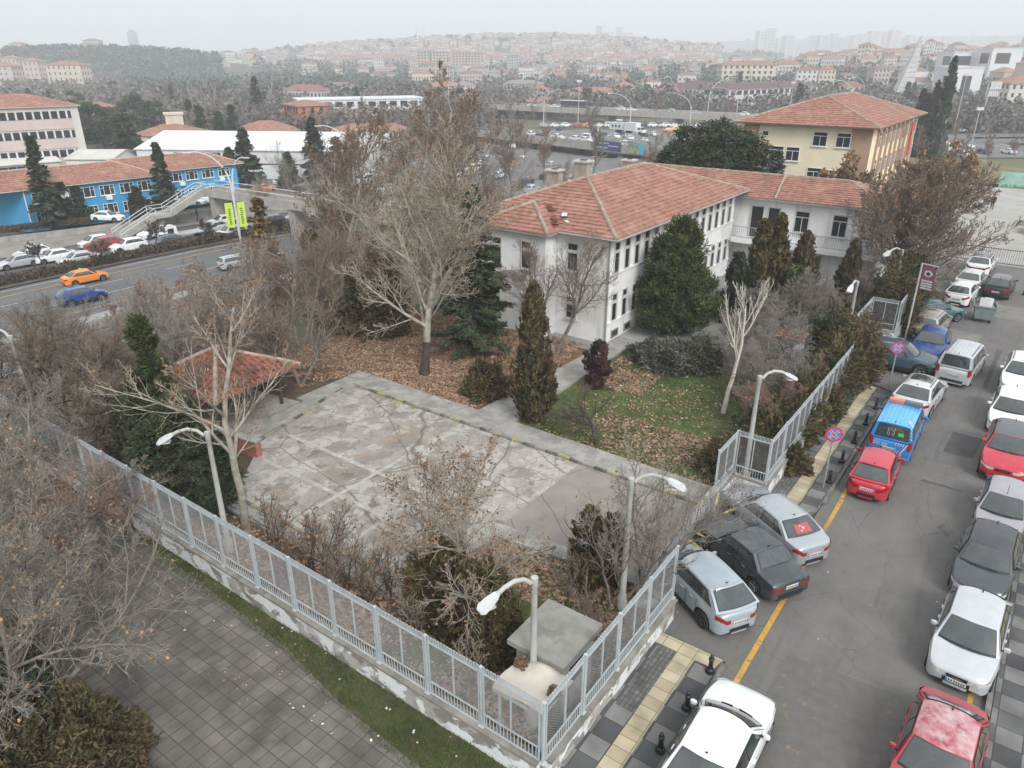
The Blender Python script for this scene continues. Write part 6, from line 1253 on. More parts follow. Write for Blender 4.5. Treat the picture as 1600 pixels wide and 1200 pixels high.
# ================================================================ trees
def tubes(P, Rr, m):
    """P (N,K,3), Rr (N,K) -> verts, quads of m-sided tubes"""
    N_, K = P.shape[:2]; T_ = np.empty_like(P); T_[:, 1:-1] = P[:, 2:]-P[:, :-2]; T_[:, 0] = P[:, 1]-P[:, 0]; T_[:, -1] = P[:, -1]-P[:, -2]
    T_ /= np.linalg.norm(T_, axis=2, keepdims=True)+1e-9; ref = np.array((.31, .52, .79)); a = np.cross(T_, ref); a /= np.linalg.norm(a, axis=2, keepdims=True)+1e-9; b = np.cross(T_, a)
    ang = np.arange(m)*2*pi/m; ring = a[:, :, None]*np.cos(ang)[None, None, :, None]+b[:, :, None]*np.sin(ang)[None, None, :, None]
    V = P[:, :, None]+ring*Rr[:, :, None, None]; V = V.reshape(-1, 3)
    n, k, j = np.meshgrid(np.arange(N_), np.arange(K-1), np.arange(m), indexing='ij'); base = (n*K+k)*m
    f = np.stack([base+j, base+(j+1) % m, base+m+(j+1) % m, base+m+j], -1).reshape(-1, 4); return V, f
def grow(seed, h, r0, levels, first=.25, up=.25, spread=.9, wig=.12, trunk_h=None, lean=(0, 0), stems=1, droop=0.0):
    """levels: list of (children per branch, length ratio, angle range in degrees). returns polylines by level"""
    g = np.random.default_rng(seed); out = []; K = 7
    def run(p0, d0, L_, r, K_, tip, upw):
        n = len(p0); P = np.empty((n, K_, 3)); P[:, 0] = p0; d = d0.copy(); st = (L_/(K_-1))[:, None]
        for i in range(1, K_):
            d = d + g.normal(size=(n, 3))*wig + np.array((0, 0, upw)); d /= np.linalg.norm(d, axis=1, keepdims=True); P[:, i] = P[:, i-1]+d*st
        t = np.linspace(0, 1, K_); return P, r[:, None]*(1-t*(1-tip))[None]
    th = trunk_h or h*.8; p0 = np.zeros((stems, 3)); d0 = np.array([(lean[0]+(.35*cos(6.28*i/stems) if stems > 1 else 0), lean[1]+(.35*sin(6.28*i/stems) if stems > 1 else 0), 1.) for i in range(stems)]); d0 /= np.linalg.norm(d0, axis=1, keepdims=True)
    if stems > 1: p0[:, 0] += d0[:, 0]*.3; p0[:, 1] += d0[:, 1]*.3
    P, Rr = run(p0, d0, np.full(stems, th)*g.uniform(.85, 1, stems), np.full(stems, r0), 10, .22, .05); out.append((P, Rr))
    for li, (nc, ratio, (a0, a1)) in enumerate(levels):
        N_, K_ = P.shape[:2]; par = np.repeat(np.arange(N_), nc); n = len(par); lo = first if li == 0 else .12
        t = lo+(1-lo)*np.tile((np.arange(nc)+.5)/nc, N_)+g.normal(size=n)*.03; t = np.clip(t, .05, .985); x = t*(K_-1); i = np.minimum(x.astype(int), K_-2); fr = (x-i)[:, None]
        p = P[par, i]*(1-fr)+P[par, i+1]*fr; rr = Rr[par, i]*(1-fr[:, 0])+Rr[par, i+1]*fr[:, 0]; dp = P[par, i+1]-P[par, i]; dp /= np.linalg.norm(dp, axis=1, keepdims=True)
        ref = np.array((.2, .1, .97)) if li else np.array((1., .1, .1)); a = np.cross(dp, ref); a /= np.linalg.norm(a, axis=1, keepdims=True)+1e-9; b = np.cross(dp, a)
        phi = par*1.7+np.tile(np.arange(nc)*2.4, N_)+g.normal(size=n)*.5; th_ = np.radians(g.uniform(a0, a1, n))*(1-.25*t)
        d = dp*np.cos(th_)[:, None]+(a*np.cos(phi)[:, None]+b*np.sin(phi)[:, None])*np.sin(th_)[:, None]*spread; d /= np.linalg.norm(d, axis=1, keepdims=True)
        plen = np.linalg.norm(P[par, 1:]-P[par, :-1], axis=2).sum(1); L_ = plen*ratio*(1.15-.75*t)*g.uniform(.7, 1.2, n); r = np.minimum(rr*.72, r0*(.42**(li+.6)))*g.uniform(.7, 1, n); r = np.maximum(r, .009)
        last = li == len(levels)-1; P, Rr = run(p, d, L_, r, 4 if last else (5 if li > 0 else 8), .3, up*(.5 if li == 0 else 1)*(.35)-droop*li); out.append((P, Rr))
    return out
def tree_mesh(name, out, mats, thick=1.0, minr=.0, lod=0):
    V = []; Fc = []; M = []; nb = 0
    for li, (P, Rr) in enumerate(out):
        m = (9, 6, 4, 3, 3, 3)[min(li+lod, 5)]; v, f = tubes(P, np.maximum(Rr*thick, minr), m); V.append(v); Fc.append(f+nb); nb += len(v); M.append(np.full(len(f), 0 if li < len(out)-2 else 1))
    return npmesh(name, np.concatenate(V), np.concatenate(Fc), mats, np.concatenate(M), True)
def tips(out, n, g, lv=-1):
    P = out[lv][0]; k = g.integers(0, len(P), n); j = g.integers(1, P.shape[1], n); return P[k, j]+g.normal(size=(n, 3))*.05
def leaf_mesh(name, c, size, mats, g, asp=.7, mi=None):
    n = len(c); a = randvec(n, g); b = np.cross(a, randvec(n, g)); b /= np.linalg.norm(b, axis=1, keepdims=True)+1e-9; s = (size*g.uniform(.6, 1.3, n))[:, None]; v, f = quads_from(c, a*s*.5, b*s*.5*asp)
    return npmesh(name, v, f, mats, mi)
bark_pale = mat('bark_pale', (.3, .27, .22), .9, .3, 3, col2=(.42, .39, .33), detail=7); layer(bark_pale, (.1, .08, .06), 1.2, .6, .7, .6, seed=3)
bark_grey = mat('bark_grey', (.2, .175, .15), .95, .3, 4); bark_dark = mat('bark_dark', (.06, .048, .04), .95, .35, 4); bark_birch = mat('bark_birch', (.58, .54, .48), .8, .15, 3); layer(bark_birch, (.08, .06, .05), 3.5, .62, .68, .8, seed=3, stretch=(1, 1, 2.5))
twig_pale = mat('twig_pale', (.34, .295, .24), .9, .2, 3, island=.35); twig_brown = mat('twig_brown', (.2, .155, .118), .9, .2, 3, island=.35); twig_dark = mat('twig_dark', (.12, .095, .08), .95, .2, 3, island=.3); twig_red = mat('twig_red', (.26, .165, .125), .9, .2, 3, island=.3); twig_grey = mat('twig_grey', (.245, .22, .192), .9, .2, 3, island=.3)
leaf_brown = mat('leaf_brown', (.2, .115, .06), .9, .3, 1.5, island=.5); leaf_orange = mat('leaf_orange', (.32, .17, .08), .9, .3, 1.2, island=.4); leaf_tawny = mat('leaf_tawny', (.26, .155, .075), .9, .3, 1.2, island=.4)
needle_dark = mat('needle_dark', (.035, .055, .026), .9, .3, .9, col2=(.06, .08, .035), island=.5); needle_green = mat('needle_green', (.042, .068, .02), .9, .3, .9, col2=(.085, .105, .03), island=.5); needle_olive = mat('needle_olive', (.075, .08, .03), .9, .3, .8, col2=(.14, .095, .045), island=.5); needle_brown = mat('needle_brown', (.13, .075, .035), .9, .3, .8, col2=(.09, .095, .03), island=.5)
needle_blue = mat('needle_blue', (.07, .095, .085), .9, .3, .8, col2=(.1, .125, .11), island=.4); needle_gold = mat('needle_gold', (.14, .095, .025), .9, .3, .8, col2=(.2, .13, .03), island=.4); needle_grey = mat('needle_grey', (.1, .105, .08), .9, .3, 1, col2=(.15, .15, .115), island=.4); needle_red = mat('needle_red', (.075, .035, .03), .9, .3, 1, col2=(.12, .06, .05), island=.4)
def bare(name, label, cat, loc, seed, h, r0, levels, wood, twig, leaves=None, nleaf=0, lsize=.12, rz=0, group=None, sc_=1, minr=0, **kw):
    t = thing(name, label, cat, loc, rz, group); out = grow(seed, h, r0, levels, **kw); me = tree_mesh('branches', out, [wood, twig], minr=minr); objm('trunk', me, t)
    if leaves and nleaf:
        g = np.random.default_rng(seed+99); c = tips(out, nleaf, g); objm('leaves', leaf_mesh('leaves', c, lsize, leaves, g), t)
    t.scale = (sc_,)*3; return t
def bleaf(me, g, asp=.7): pass
LV_BIG = [(17, .55, (28, 64)), (9, .5, (30, 65)), (8, .52, (30, 70)), (5, .6, (25, 70))]
LV_MED = [(13, .6, (30, 68)), (9, .52, (30, 65)), (7, .55, (30, 70)), (4, .65, (25, 70))]
LV_SP = [(8, .6, (20, 55)), (5, .5, (30, 60)), (3, .55, (30, 70))]
LV_SM = [(10, .6, (25, 60)), (8, .52, (30, 65)), (5, .55, (30, 70))]
def gp(u, v): return onground(u, v)
# big plane trees in front of the white block
p = at(663, 585, 0); bare('plane_tree', 'tallest bare plane tree with dark lower trunk and pale limbs on leaf litter', 'tree', p, 11, 17, .24, [(20, .62, (38, 72)), (9, .5, (28, 62)), (8, .5, (30, 70)), (5, .6, (25, 70))], bark_pale, twig_pale, leaf_brown, 2600, .08, first=.2, up=.16, trunk_h=12.3, wig=.09, minr=.011)
_o = grow(11, 17, .24, [], wig=.09, trunk_h=12.3); _p = _o[0][0][0]; _r = _o[0][1][0]; mb = MB(); mb.tube([_p[0]-np.array((0, 0, .1)), _p[0]*.6+_p[1]*.4, _p[1], _p[1]*.35+_p[2]*.65], [_r[0]*1.35, _r[0]*1.08, _r[1]*1.08, _r[1]*1.02], 12); mb.build('dark_bark', bark_dark, bpy.data.objects['plane_tree'], 60)
bare('plane_tree', 'bare plane tree with pale forked trunk standing just left of the tallest one', 'tree', (-8.4, 46.5, -.5), 12, 17, .22, LV_BIG, bark_pale, twig_pale, leaf_brown, 2500, .08, first=.22, up=.25, trunk_h=12.5, wig=.09, minr=.011)
bare('plane_tree', 'wide bare plane tree behind the left end of the tiled roof', 'tree', (-4.5, 63, -1), 13, 19, .27, LV_BIG, bark_pale, twig_brown, leaf_brown, 3500, .11, first=.2, up=.2, trunk_h=14, wig=.09, minr=.011)
bare('plane_tree', 'slim bare plane tree whose top rises highest above the car park', 'tree', (-13.5, 62, -4), 14, 21, .26, LV_BIG, bark_pale, twig_brown, leaf_brown, 3500, .11, first=.22, up=.25, trunk_h=15, wig=.08, minr=.011)
bare('plane_tree', 'bare brownish tree between footbridge and the slim plane tree', 'tree', (-17, 66, -5.5), 15, 17, .24, LV_MED, bark_grey, twig_brown, leaf_brown, 2500, .11, first=.2, up=.25, trunk_h=13.5, minr=.014)
# pale plane by the left lamp
bare('plane_tree', 'pale plane tree with few crooked limbs beside left lamp on the lot edge', 'tree', at(385, 832, 0), 21, 10.5, .17, [(10, .55, (38, 75)), (6, .55, (30, 60)), (6, .5, (25, 60)), (3, .6, (25, 70))], bark_pale, twig_pale, leaf_brown, 900, .07, first=.3, up=.32, trunk_h=9.5, wig=.09)
# tree in front of end wall, birch, dark fruit tree
bare('willow_tree', 'thin bare weeping tree with two trunks in front of white end wall', 'tree', at(868, 552, 0), 31, 8.5, .13, LV_MED, bark_grey, twig_brown, None, 0, first=.3, up=.3, trunk_h=7, stems=2, wig=.08)
bare('birch_tree', 'white barked birch with chalky upright branches on green lawn', 'tree', at(1130, 645, 0), 32, 9.0, .13, [(7, .6, (25, 45)), (5, .5, (20, 45)), (5, .5, (25, 50))], bark_birch, bark_birch, None, 0, first=.45, up=.5, trunk_h=7, lean=(.05, 0), wig=.08, minr=.009)
bare('fruit_tree', 'low dark fruit tree with crooked spreading boughs beside concrete path', 'tree', at(932, 695, 0), 33, 4.8, .15, [(8, 1.3, (48, 82)), (8, .5, (30, 65)), (6, .5, (30, 70)), (3, .6, (25, 70))], bark_dark, twig_dark, None, 0, first=.35, up=.12, trunk_h=2.3, wig=.15)
# bottom middle cluster
bare('maple_tree', 'bare pale tree with hanging brown seed clusters behind the concrete hut', 'tree', at(752, 985, 0), 41, 7.2, .13, [(14, .8, (35, 75)), (9, .52, (30, 65)), (7, .55, (30, 70)), (4, .65, (25, 70))], bark_pale, twig_pale, leaf_brown, 1800, .07, first=.15, up=.15, trunk_h=5.2, wig=.11)
bare('maple_tree', 'smaller bare seed bearing sapling over the lot edge left of the hut tree', 'tree', at(700, 900, 0), 42, 5.2, .07, LV_SM, bark_pale, twig_brown, leaf_brown, 500, .06, first=.15, up=.3, trunk_h=4.3)
for i, (u, v, h, sd) in enumerate(((985, 945, 5.5, 1), (1010, 925, 6, 2), (960, 950, 4.5, 3), (1035, 900, 5, 4))):
    bare('sapling', 'thin bare sapling right of the dark arborvitae, %s' % ('tallest near the lamp', 'second from the fence corner', 'shortest beside the shrub', 'closest to the metal hoarding')[i], 'tree', at(u, v, 0), 50+sd, h, .05, LV_SM, bark_grey, twig_grey, leaf_brown, 70, .07, first=.15, up=.35, trunk_h=h*.85, stems=2)
for i, (u, v, h) in enumerate(((430, 862, 2.6), (485, 890, 2.3), (545, 918, 2.5), (575, 940, 2.2), (510, 880, 2.6), (455, 905, 2.0), (330, 800, 2.6), (610, 930, 1.8))):
    bare('bare_shrub', 'leggy bare shrub along the lot edge, %s from the left lamp' % ('second', 'fourth', 'sixth', 'seventh', 'fifth', 'third', 'first', 'eighth')[i], 'shrub', at(u, v, 0), 60+i, h, .028, LV_SP, bark_dark, twig_brown, leaf_orange if i % 2 else leaf_brown, 70, .09, first=.05, up=.3, trunk_h=h*.85, stems=5)
# big trees at the lower left over the plaza
bare('oak_tree', 'large grey bare tree with clusters of orange leaves over the plaza', 'tree', at(62, 1190, 0), 71, 9.0, .16, [(16, .85, (40, 80)), (10, .5, (30, 65)), (8, .5, (30, 70)), (5, .6, (25, 70))], bark_grey, twig_grey, leaf_tawny, 800, .07, first=.12, up=.08, trunk_h=6.6, wig=.13)
bare('oak_tree', 'second grey bare tree with rusty leaves against the left end of the wall', 'tree', at(55, 960, 0), 72, 7.5, .15, [(15, .85, (40, 80)), (9, .5, (30, 65)), (8, .5, (30, 70)), (5, .6, (25, 70))], bark_grey, twig_grey, leaf_orange, 600, .065, first=.15, up=.1, trunk_h=5.2, wig=.13)
bare('oak_tree', 'twiggy rust tinted tree just outside the wall at left', 'tree', at(165, 900, 0), 73, 5.8, .11, [(14, .95, (40, 80)), (9, .5, (30, 65)), (8, .5, (30, 70)), (4, .6, (25, 70))], bark_grey, twig_red, leaf_orange, 250, .06, first=.12, up=.12, trunk_h=4, wig=.13)
# dark bare thicket on the left
for i, (u, v, h, sd, m_) in enumerate(((150, 690, 7.5, 1, 0), (60, 660, 7, 2, 0), (215, 640, 6.5, 3, 1), (110, 600, 6, 4, 1), (20, 720, 6.5, 5, 0), (180, 730, 6, 6, 0), (290, 640, 6.5, 7, 1), (250, 590, 6, 8, 1))):
    bare('bare_tree', 'dark twiggy tree in the thicket left of the gazebo, %s' % ('middle one with silvery limbs', 'at left under the lamp', 'right behind the green pine', 'beside highway verge', 'cut by left edge', 'lowest one behind the fence', 'just behind the gazebo roof', 'above the pine top')[i], 'tree', at(u, v, 0), 80+sd, h, .13, [(15, .75, (35, 75)), (10, .52, (30, 65)), (8, .55, (30, 70)), (4, .65, (25, 70))], bark_dark if not m_ else bark_grey, twig_brown if not m_ else twig_grey, None, 0, first=.08, up=.12, trunk_h=h*.72, wig=.14, stems=2 if i % 2 else 1, group='bare trees of the left thicket')
for i, (u, v, h, sd) in enumerate(((330, 540, 7, 1), (385, 520, 7.5, 2), (430, 560, 7, 3), (470, 545, 8, 4), (300, 500, 6, 5), (360, 575, 5.5, 6), (420, 610, 5, 7), (540, 520, 8, 8), (575, 500, 8, 9), (470, 600, 6, 10), (610, 520, 7, 11), (240, 520, 6, 12))):
    p = gp(u, v); bare('bare_tree', 'bare tree between highway and lot, %s' % ('below the golden conifer', 'just left of the golden conifer foot', 'over the gazebo right corner', 'beside the dark ivy tree', 'nearest the blue car', 'reddish one above the gazebo', 'leaning over the lot corner', 'right of the dark ivy tree', 'at foot of the footbridge end', 'in front of the ivy tree', 'left of the tallest plane trunk', 'far left of the belt')[i], 'tree', p, 95+sd, h*.76, .1, [(11, .6, (30, 68)), (8, .52, (30, 65)), (6, .55, (30, 70)), (3, .65, (25, 70))], bark_grey, (twig_brown, twig_red, twig_pale)[i % 3], leaf_brown, 250, .08, first=.15, up=.3, trunk_h=h*.85, wig=.12, stems=1+(i % 2), group='bare trees between highway and lot')
for i, (u, v, h, sd) in enumerate(((455, 330, 12, 1), (515, 335, 10, 2), (405, 335, 8, 3))):
    p = gp(u, v+30); bare('bare_tree', 'tall thin grey tree beside footbridge, %s' % ('largest, hiding the deck', 'right one by arched light', 'small one behind lime banners')[i], 'tree', p, 120+sd, h, .13, LV_MED, bark_grey, twig_grey, None, 0, first=.2, up=.4, trunk_h=h*.9)
# big brown tree on the right with tawny leaves, shrubs along fence
bare('acacia_tree', 'broad bare tree with tawny leaves hiding the end of the wing', 'tree', at(1402, 478, 0), 131, 10.5, .2, [(12, .75, (35, 72)), (9, .52, (30, 65)), (8, .5, (30, 70)), (5, .6, (25, 70))], bark_grey, twig_brown, leaf_tawny, 2500, .1, first=.15, up=.2, trunk_h=9, wig=.1, stems=4, minr=.014)
bare('acacia_tree', 'tawny leaved tree beyond the wing in front of the yellow school', 'tree', W(60, 6.5), 132, 9, .2, [(13, .7, (35, 72)), (9, .5, (30, 65)), (8, .5, (30, 70)), (4, .6, (25, 70))], bark_grey, twig_brown, leaf_tawny, 4500, .17, first=.2, up=.2, trunk_h=7.5, stems=2, minr=.016)
bare('acacia_tree', 'tawny leaved tree at left edge of the school yard', 'tree', W(72, 2.5), 133, 9, .2, [(13, .7, (35, 72)), (9, .5, (30, 65)), (8, .5, (30, 70)), (4, .6, (25, 70))], bark_grey, twig_brown, leaf_tawny, 4500, .18, first=.2, up=.2, trunk_h=7.5, stems=3, minr=.016)
for i, (s, q, h, m_) in enumerate(((24.5, 2.6, 4.6, twig_grey), (27, 4.6, 4.2, twig_grey), (29.5, 3.6, 4.8, twig_grey), (32.5, 4.8, 4.6, twig_grey), (35, 2.8, 4.6, twig_brown), (38, 4.2, 5, twig_grey), (22, 1.6, 3.6, twig_red), (36.5, 6.6, 4.2, twig_grey), (31, 6.8, 3.6, twig_grey), (42, 2.2, 5, twig_brown), (26, 1.2, 3.6, twig_brown))):
    bare('bare_shrub', 'tangled bare shrub tree behind the street fence, %s' % ('left of the guard booth', 'between birch and guard booth', 'right over the guard booth', 'in front of the cypresses', 'behind the slanting lamp', 'below the wing balcony', 'beside the cage lamp', 'by the last cypress', 'behind the guard booth', 'under the tawny tree', 'leaning on the fence near the booth')[i], 'shrub', W(s, q), 140+i, h, .07, LV_MED, bark_grey, m_, None, 0, first=.05, up=.15, trunk_h=h*.75, stems=3, wig=.15, group='tangled shrubs behind the street fence')
# ---------------------------------------------------------------- conifers and evergreen shrubs
def conifer_mesh(seed, h, rad, n, size, kind, base=.08):
    g = np.random.default_rng(seed)
    if kind == 'fir':
        nb = max(30, int(h*11)); z = h*(base+(1-base)*np.sort(g.random(nb))**.9); az = g.random(nb)*2*pi; Lb = rad*(1-(z/h))**.85*g.uniform(.65, 1.15, nb)+.1
        k = max(6, n//nb); t = g.random((nb, k))**.7; r = Lb[:, None]*t; c = np.stack([r*np.cos(az)[:, None], r*np.sin(az)[:, None], z[:, None]-.25*r+.1*r*r/np.maximum(Lb[:, None], .3)], -1) + g.normal(size=(nb, k, 3))*np.array((.12, .12, .07))*rad*.35
        out = np.stack([np.cos(az), np.sin(az), np.full(nb, -.18)], -1)[:, None].repeat(k, 1); side = np.stack([-np.sin(az), np.cos(az), np.zeros(nb)], -1)[:, None].repeat(k, 1)
        c = c.reshape(-1, 3); m = len(c); a = (out.reshape(-1, 3)+g.normal(size=(m, 3))*.45)*size*.6; b = (side.reshape(-1, 3)+g.normal(size=(m, 3))*.5)*size*.3; return quads_from(c, a, b)
    if kind == 'cpine':
        nc = max(40, int(n/130)); zf = .06+.92*g.random(nc)**1.15; z = h*zf; az = g.random(nc)*2*pi; r = rad*(1-zf)**.55*np.minimum(1, zf*5)*g.uniform(.3, 1.15, nc); cc = np.stack([r*np.cos(az), r*np.sin(az), z], -1); k = n//nc; cr = rad*.17*g.uniform(.7, 1.4, nc)
        d = randvec(nc*k, g).reshape(nc, k, 3); c = cc[:, None]+d*cr[:, None, None]*(g.random((nc, k, 1))**.4); a = (d*np.array((1, 1, .5))+np.array((0, 0, .5))+g.normal(size=d.shape)*.3).reshape(-1, 3)*size*.6; b = randvec(nc*k, g)*size*.2; return quads_from(c.reshape(-1, 3), a, b)
    if kind == 'pine':
        nc = max(14, int(n/110)); z = h*(.18+.8*g.random(nc)); az = g.random(nc)*2*pi; prof = np.sin(np.clip((z/h-.1)/.9, 0, 1)**.8*pi*.93+.12)**.7; r = rad*prof*g.uniform(.45, 1.0, nc); cc = np.stack([r*np.cos(az), r*np.sin(az), z], -1); k = n//nc; cr = rad*.3*g.uniform(.7, 1.3, nc)
        d = randvec(nc*k, g).reshape(nc, k, 3); d[..., 2] = np.abs(d[..., 2])*.8-.15; c = cc[:, None]+d*cr[:, None, None]*(g.random((nc, k, 1))**.4); a = (d+g.normal(size=d.shape)*.35).reshape(-1, 3)*size*.6; b = randvec(nc*k, g)*size*.22; return quads_from(c.reshape(-1, 3), a, b)
    if kind in ('column', 'cone'):
        z = g.random(n)**(.9 if kind == 'column' else 1.25); az = g.random(n)*2*pi; bump = 1+.16*np.sin(az*3+z*9+seed)+.12*np.sin(az*5-z*17); pr = (np.sin(np.clip(z*.93+.07, 0, 1)*pi)**.45 if kind == 'column' else (1-z)**.72*(.35+.65*np.minimum(1, z*7))); r = rad*pr*bump*(.62+.38*g.random(n)**.5)
        nc = max(12, n//70); zc = g.random(nc)**(.9 if kind == 'column' else 1.2); azc = g.random(nc)*2*pi; prc = (np.sin(np.clip(zc*.93+.07, 0, 1)*pi)**.45 if kind == 'column' else (1-zc)**.75*(.4+.6*np.minimum(1, zc*7))); rc = rad*prc*(.45+.6*g.random(nc)); idx = g.integers(0, nc, n); az = azc[idx]; tt = g.random(n)
        c = np.stack([rc[idx]*np.cos(az)*(.55+.5*tt), rc[idx]*np.sin(az)*(.55+.5*tt), zc[idx]*h*.97+tt*.11*h*(.4+rad*.15)], -1)+g.normal(size=(n, 3))*np.array((.12, .12, .1))*rad*.9*(.35+.65*(1-tt[:, None])); o_ = np.stack([np.cos(az)*.5, np.sin(az)*.5, np.ones(n)], -1); a = (o_+g.normal(size=(n, 3))*.35)*size*.6; b = (np.stack([-np.sin(az), np.cos(az), np.zeros(n)], -1)+g.normal(size=(n, 3))*.4)*size*.3; return quads_from(c, a, b)
    if kind == 'blob':
        d = randvec(n, g); d[:, 2] = np.abs(d[:, 2]); nz_ = 1+.16*np.sin(d[:, 0]*7+seed)+.14*np.sin(d[:, 1]*8+d[:, 2]*7+seed*2)+.1*np.sin(d[:, 0]*17-d[:, 2]*13); c = d*np.array((rad, rad, h))*(nz_*(.6+.4*g.random(n)**.5))[:, None]; a = (d+g.normal(size=(n, 3))*.6)*size*.55; b = randvec(n, g)*size*.3; return quads_from(c, a, b)
CM = {}
def conifer(name, label, cat, loc, seed, h, rad, n, size, kind, m, group=None, trunk=True, sc_=None, base=.08, bark=None):
    if size < .3: size *= .72; n = int(n*1.6)
    t = thing(name, label, cat, loc, seed*1.3, group); key = (seed, h, rad, n, kind, m.name)
    if key not in CM: v, f = conifer_mesh(seed, h, rad, n, size, kind, base); CM[key] = npmesh('foliage', v, f, m)
    if trunk:
        mb = MB(); mb.tube([(0, 0, -.3), (0, 0, h*.5), (.03, 0, h*.94)], [max(.06, h*.017), h*.011, .02], 7); g = random.Random(seed)
        if kind in ('pine', 'fir'):
            for k in range(int(h*3)): z = h*g.uniform(.15, .85); a = g.random()*6.28; l = rad*.75*(1-z/h*.7); mb.tube([(0, 0, z), (l*cos(a), l*sin(a), z+.1)], [.04, .012], 4)
        mb.build('trunk', bark or bark_dark, t); objm('crown', CM[key], t)
    else: t2 = objm('foliage', CM[key], t)
    if sc_: t.scale = (sc_,)*3
    return t
A0 = lambda u, v, z=0: at(u, v, z)
conifer('fir_tree', 'dark drooping evergreen against the left corner of the white block', 'tree', A0(742, 545), 201, 9.8, 2.9, 17000, .24, 'fir', needle_dark)
conifer('pine_tree', 'dense green pine standing by white block side windows', 'tree', A0(1052, 520), 202, 7.3, 2.75, 30000, .24, 'cpine', needle_green)
conifer('juniper_tree', 'tall ragged juniper beside the path in front of the end wall', 'tree', A0(832, 655), 203, 6.8, 1.5, 11000, .18, 'cone', needle_olive)
conifer('juniper_shrub', 'low brown green juniper left of the tall ragged one', 'shrub', A0(760, 618), 204, 1.9, 1.1, 3000, .2, 'blob', needle_brown, trunk=False)
conifer('thuja_shrub', 'dark maroon rounded shrub on leaf litter by the forecourt', 'shrub', A0(932, 605), 205, 2.6, .9, 4000, .14, 'column', needle_red, trunk=False)
for i, (u, v, r, h) in enumerate(((1040, 575, 1.5, 1.5), (1085, 572, 1.6, 1.7), (1015, 560, 1.2, 1.1))): conifer('evergreen_shrub', 'grey green wide low shrub by the forecourt, %s lobe of the clump' % ('middle', 'right', 'left')[i], 'shrub', A0(u, v), 206+i, h, r, 3600, .16, 'blob', needle_grey, trunk=False)
for i, (s, q, h, r, m_) in enumerate(((37.6, 8.0, 6.6, 1.35, needle_olive), (39.2, 7.4, 6.8, 1.2, needle_olive), (40.6, 6.0, 5.6, 1.4, needle_olive), (36.4, 9.0, 4.6, 1.3, needle_dark), (43, 3.4, 5.0, 1.1, needle_olive), (38.6, 5.8, 3.6, 1.5, needle_green), (41.5, 9.4, 4.0, 1.2, needle_brown))):
    conifer('cypress_tree', 'rusty green cypress in front of the wing, %s' % ('tallest pair left one', 'tallest pair right one', 'ragged one below the balcony', 'small dark one at the pair foot', 'slim one at right of balcony', 'bushy green one in front of the pair', 'brown one against the block wall')[i], 'tree', W(s, q), 210+i, h, r*1.25, 9000, .24, 'cone', m_, group='cypresses before the wing')
for i, (s, q, r, h, m_) in enumerate(((18.6, .9, 1.1, 1.9, needle_olive), (20.2, 1.3, 1.3, 1.8, needle_dark), (21.8, .7, 1.1, 1.7, needle_olive), (23.4, .9, 1.2, 2.0, needle_brown), (25.2, .7, 1.1, 2.1, needle_olive), (27, 1.0, 1.2, 1.9, needle_dark), (28.6, .5, 1.1, 2.2, needle_olive), (30.2, .7, 1.3, 2.4, needle_olive), (31.6, .4, 1.4, 3.0, needle_olive), (40.8, .2, 1.5, 3.6, needle_olive), (42.6, .3, 1.5, 3.4, needle_dark), (44.6, .3, 1.4, 3.2, needle_olive), (46.6, .3, 1.5, 3.8, needle_olive), (33, 2.4, 1.5, 2.4, needle_dark), (36.4, 2.0, 1.4, 2.2, needle_dark), (17.2, 2.0, 1.0, 1.2, needle_brown), (19.0, -.35, .6, 1.0, needle_olive))):
    conifer('evergreen_shrub', 'olive evergreen shrub spilling over the street fence, %s' % ('beside the cage', 'second beyond the cage', 'third beyond the cage', 'brown tinged one', 'fifth beyond the cage', 'dark one before the booth', 'seventh beyond the cage', 'by the booth front', 'largest by the teal crossover', 'beside the banner pole', 'just past the banner pole', 'behind the white hatchback', 'last and tallest', 'dark mound inside the gate', 'dark mound near the far lamp', 'low brown one inside the cage', 'small one on the pavement')[i], 'shrub', W(s, q-.1*(q < 1.5 and s > 19)), 230+i, h*1.12, r*1.12, 5200, .16, 'blob', m_, group='evergreen shrubs along the street fence', trunk=False)
conifer('arborvitae', 'dark rust tipped arborvitae on the lot corner, taller half of the pair', 'shrub', A0(915, 925), 251, 3.3, .62, 6000, .13, 'column', needle_brown); conifer('arborvitae', 'rounder rust tipped arborvitae right of its taller twin', 'shrub', A0(952, 915), 252, 2.8, .66, 5000, .13, 'column', needle_brown)
for i, (u, v, h, r) in enumerate(((700, 985, 3.2, 1.0), (735, 1010, 3.3, 1.1), (690, 960, 2.6, 1.0), (770, 1015, 2.6, .8))): conifer('juniper_shrub', 'rust brown juniper against the fence near the hut, %s of the clump' % ('left one', 'centre one', 'farthest one', 'one touching the canopy')[i], 'shrub', A0(u, v), 255+i, h, r, 6000, .17, 'cone' if i < 2 else 'blob', needle_brown, trunk=False)
conifer('pine_tree', 'bright green young pine at the left of the gazebo', 'tree', A0(262, 725), 260, 6.8, 1.5, 12000, .2, 'cpine', needle_green)
for i, (u, v, h, r, k) in enumerate(((300, 770, 4.4, 1.2, 'pine'), (340, 810, 3.8, 1.1, 'pine'), (265, 790, 3.8, 1.1, 'pine'), (225, 750, 4, 1.4, 'cone'))): conifer('pine_tree', 'dark shaggy evergreen crowding the gazebo front, %s' % ('behind the left lamp', 'under the pale plane tree', 'by the fence', 'beneath the young pine')[i], 'tree', A0(u, v), 262+i, h, r, 11000, .16, k, needle_dark)
p = gp(424, 480); conifer('golden_conifer', 'golden brown conifer standing alone by the highway', 'tree', p, 270, 10.5, 2.3, 12000, .31, 'fir', needle_gold)
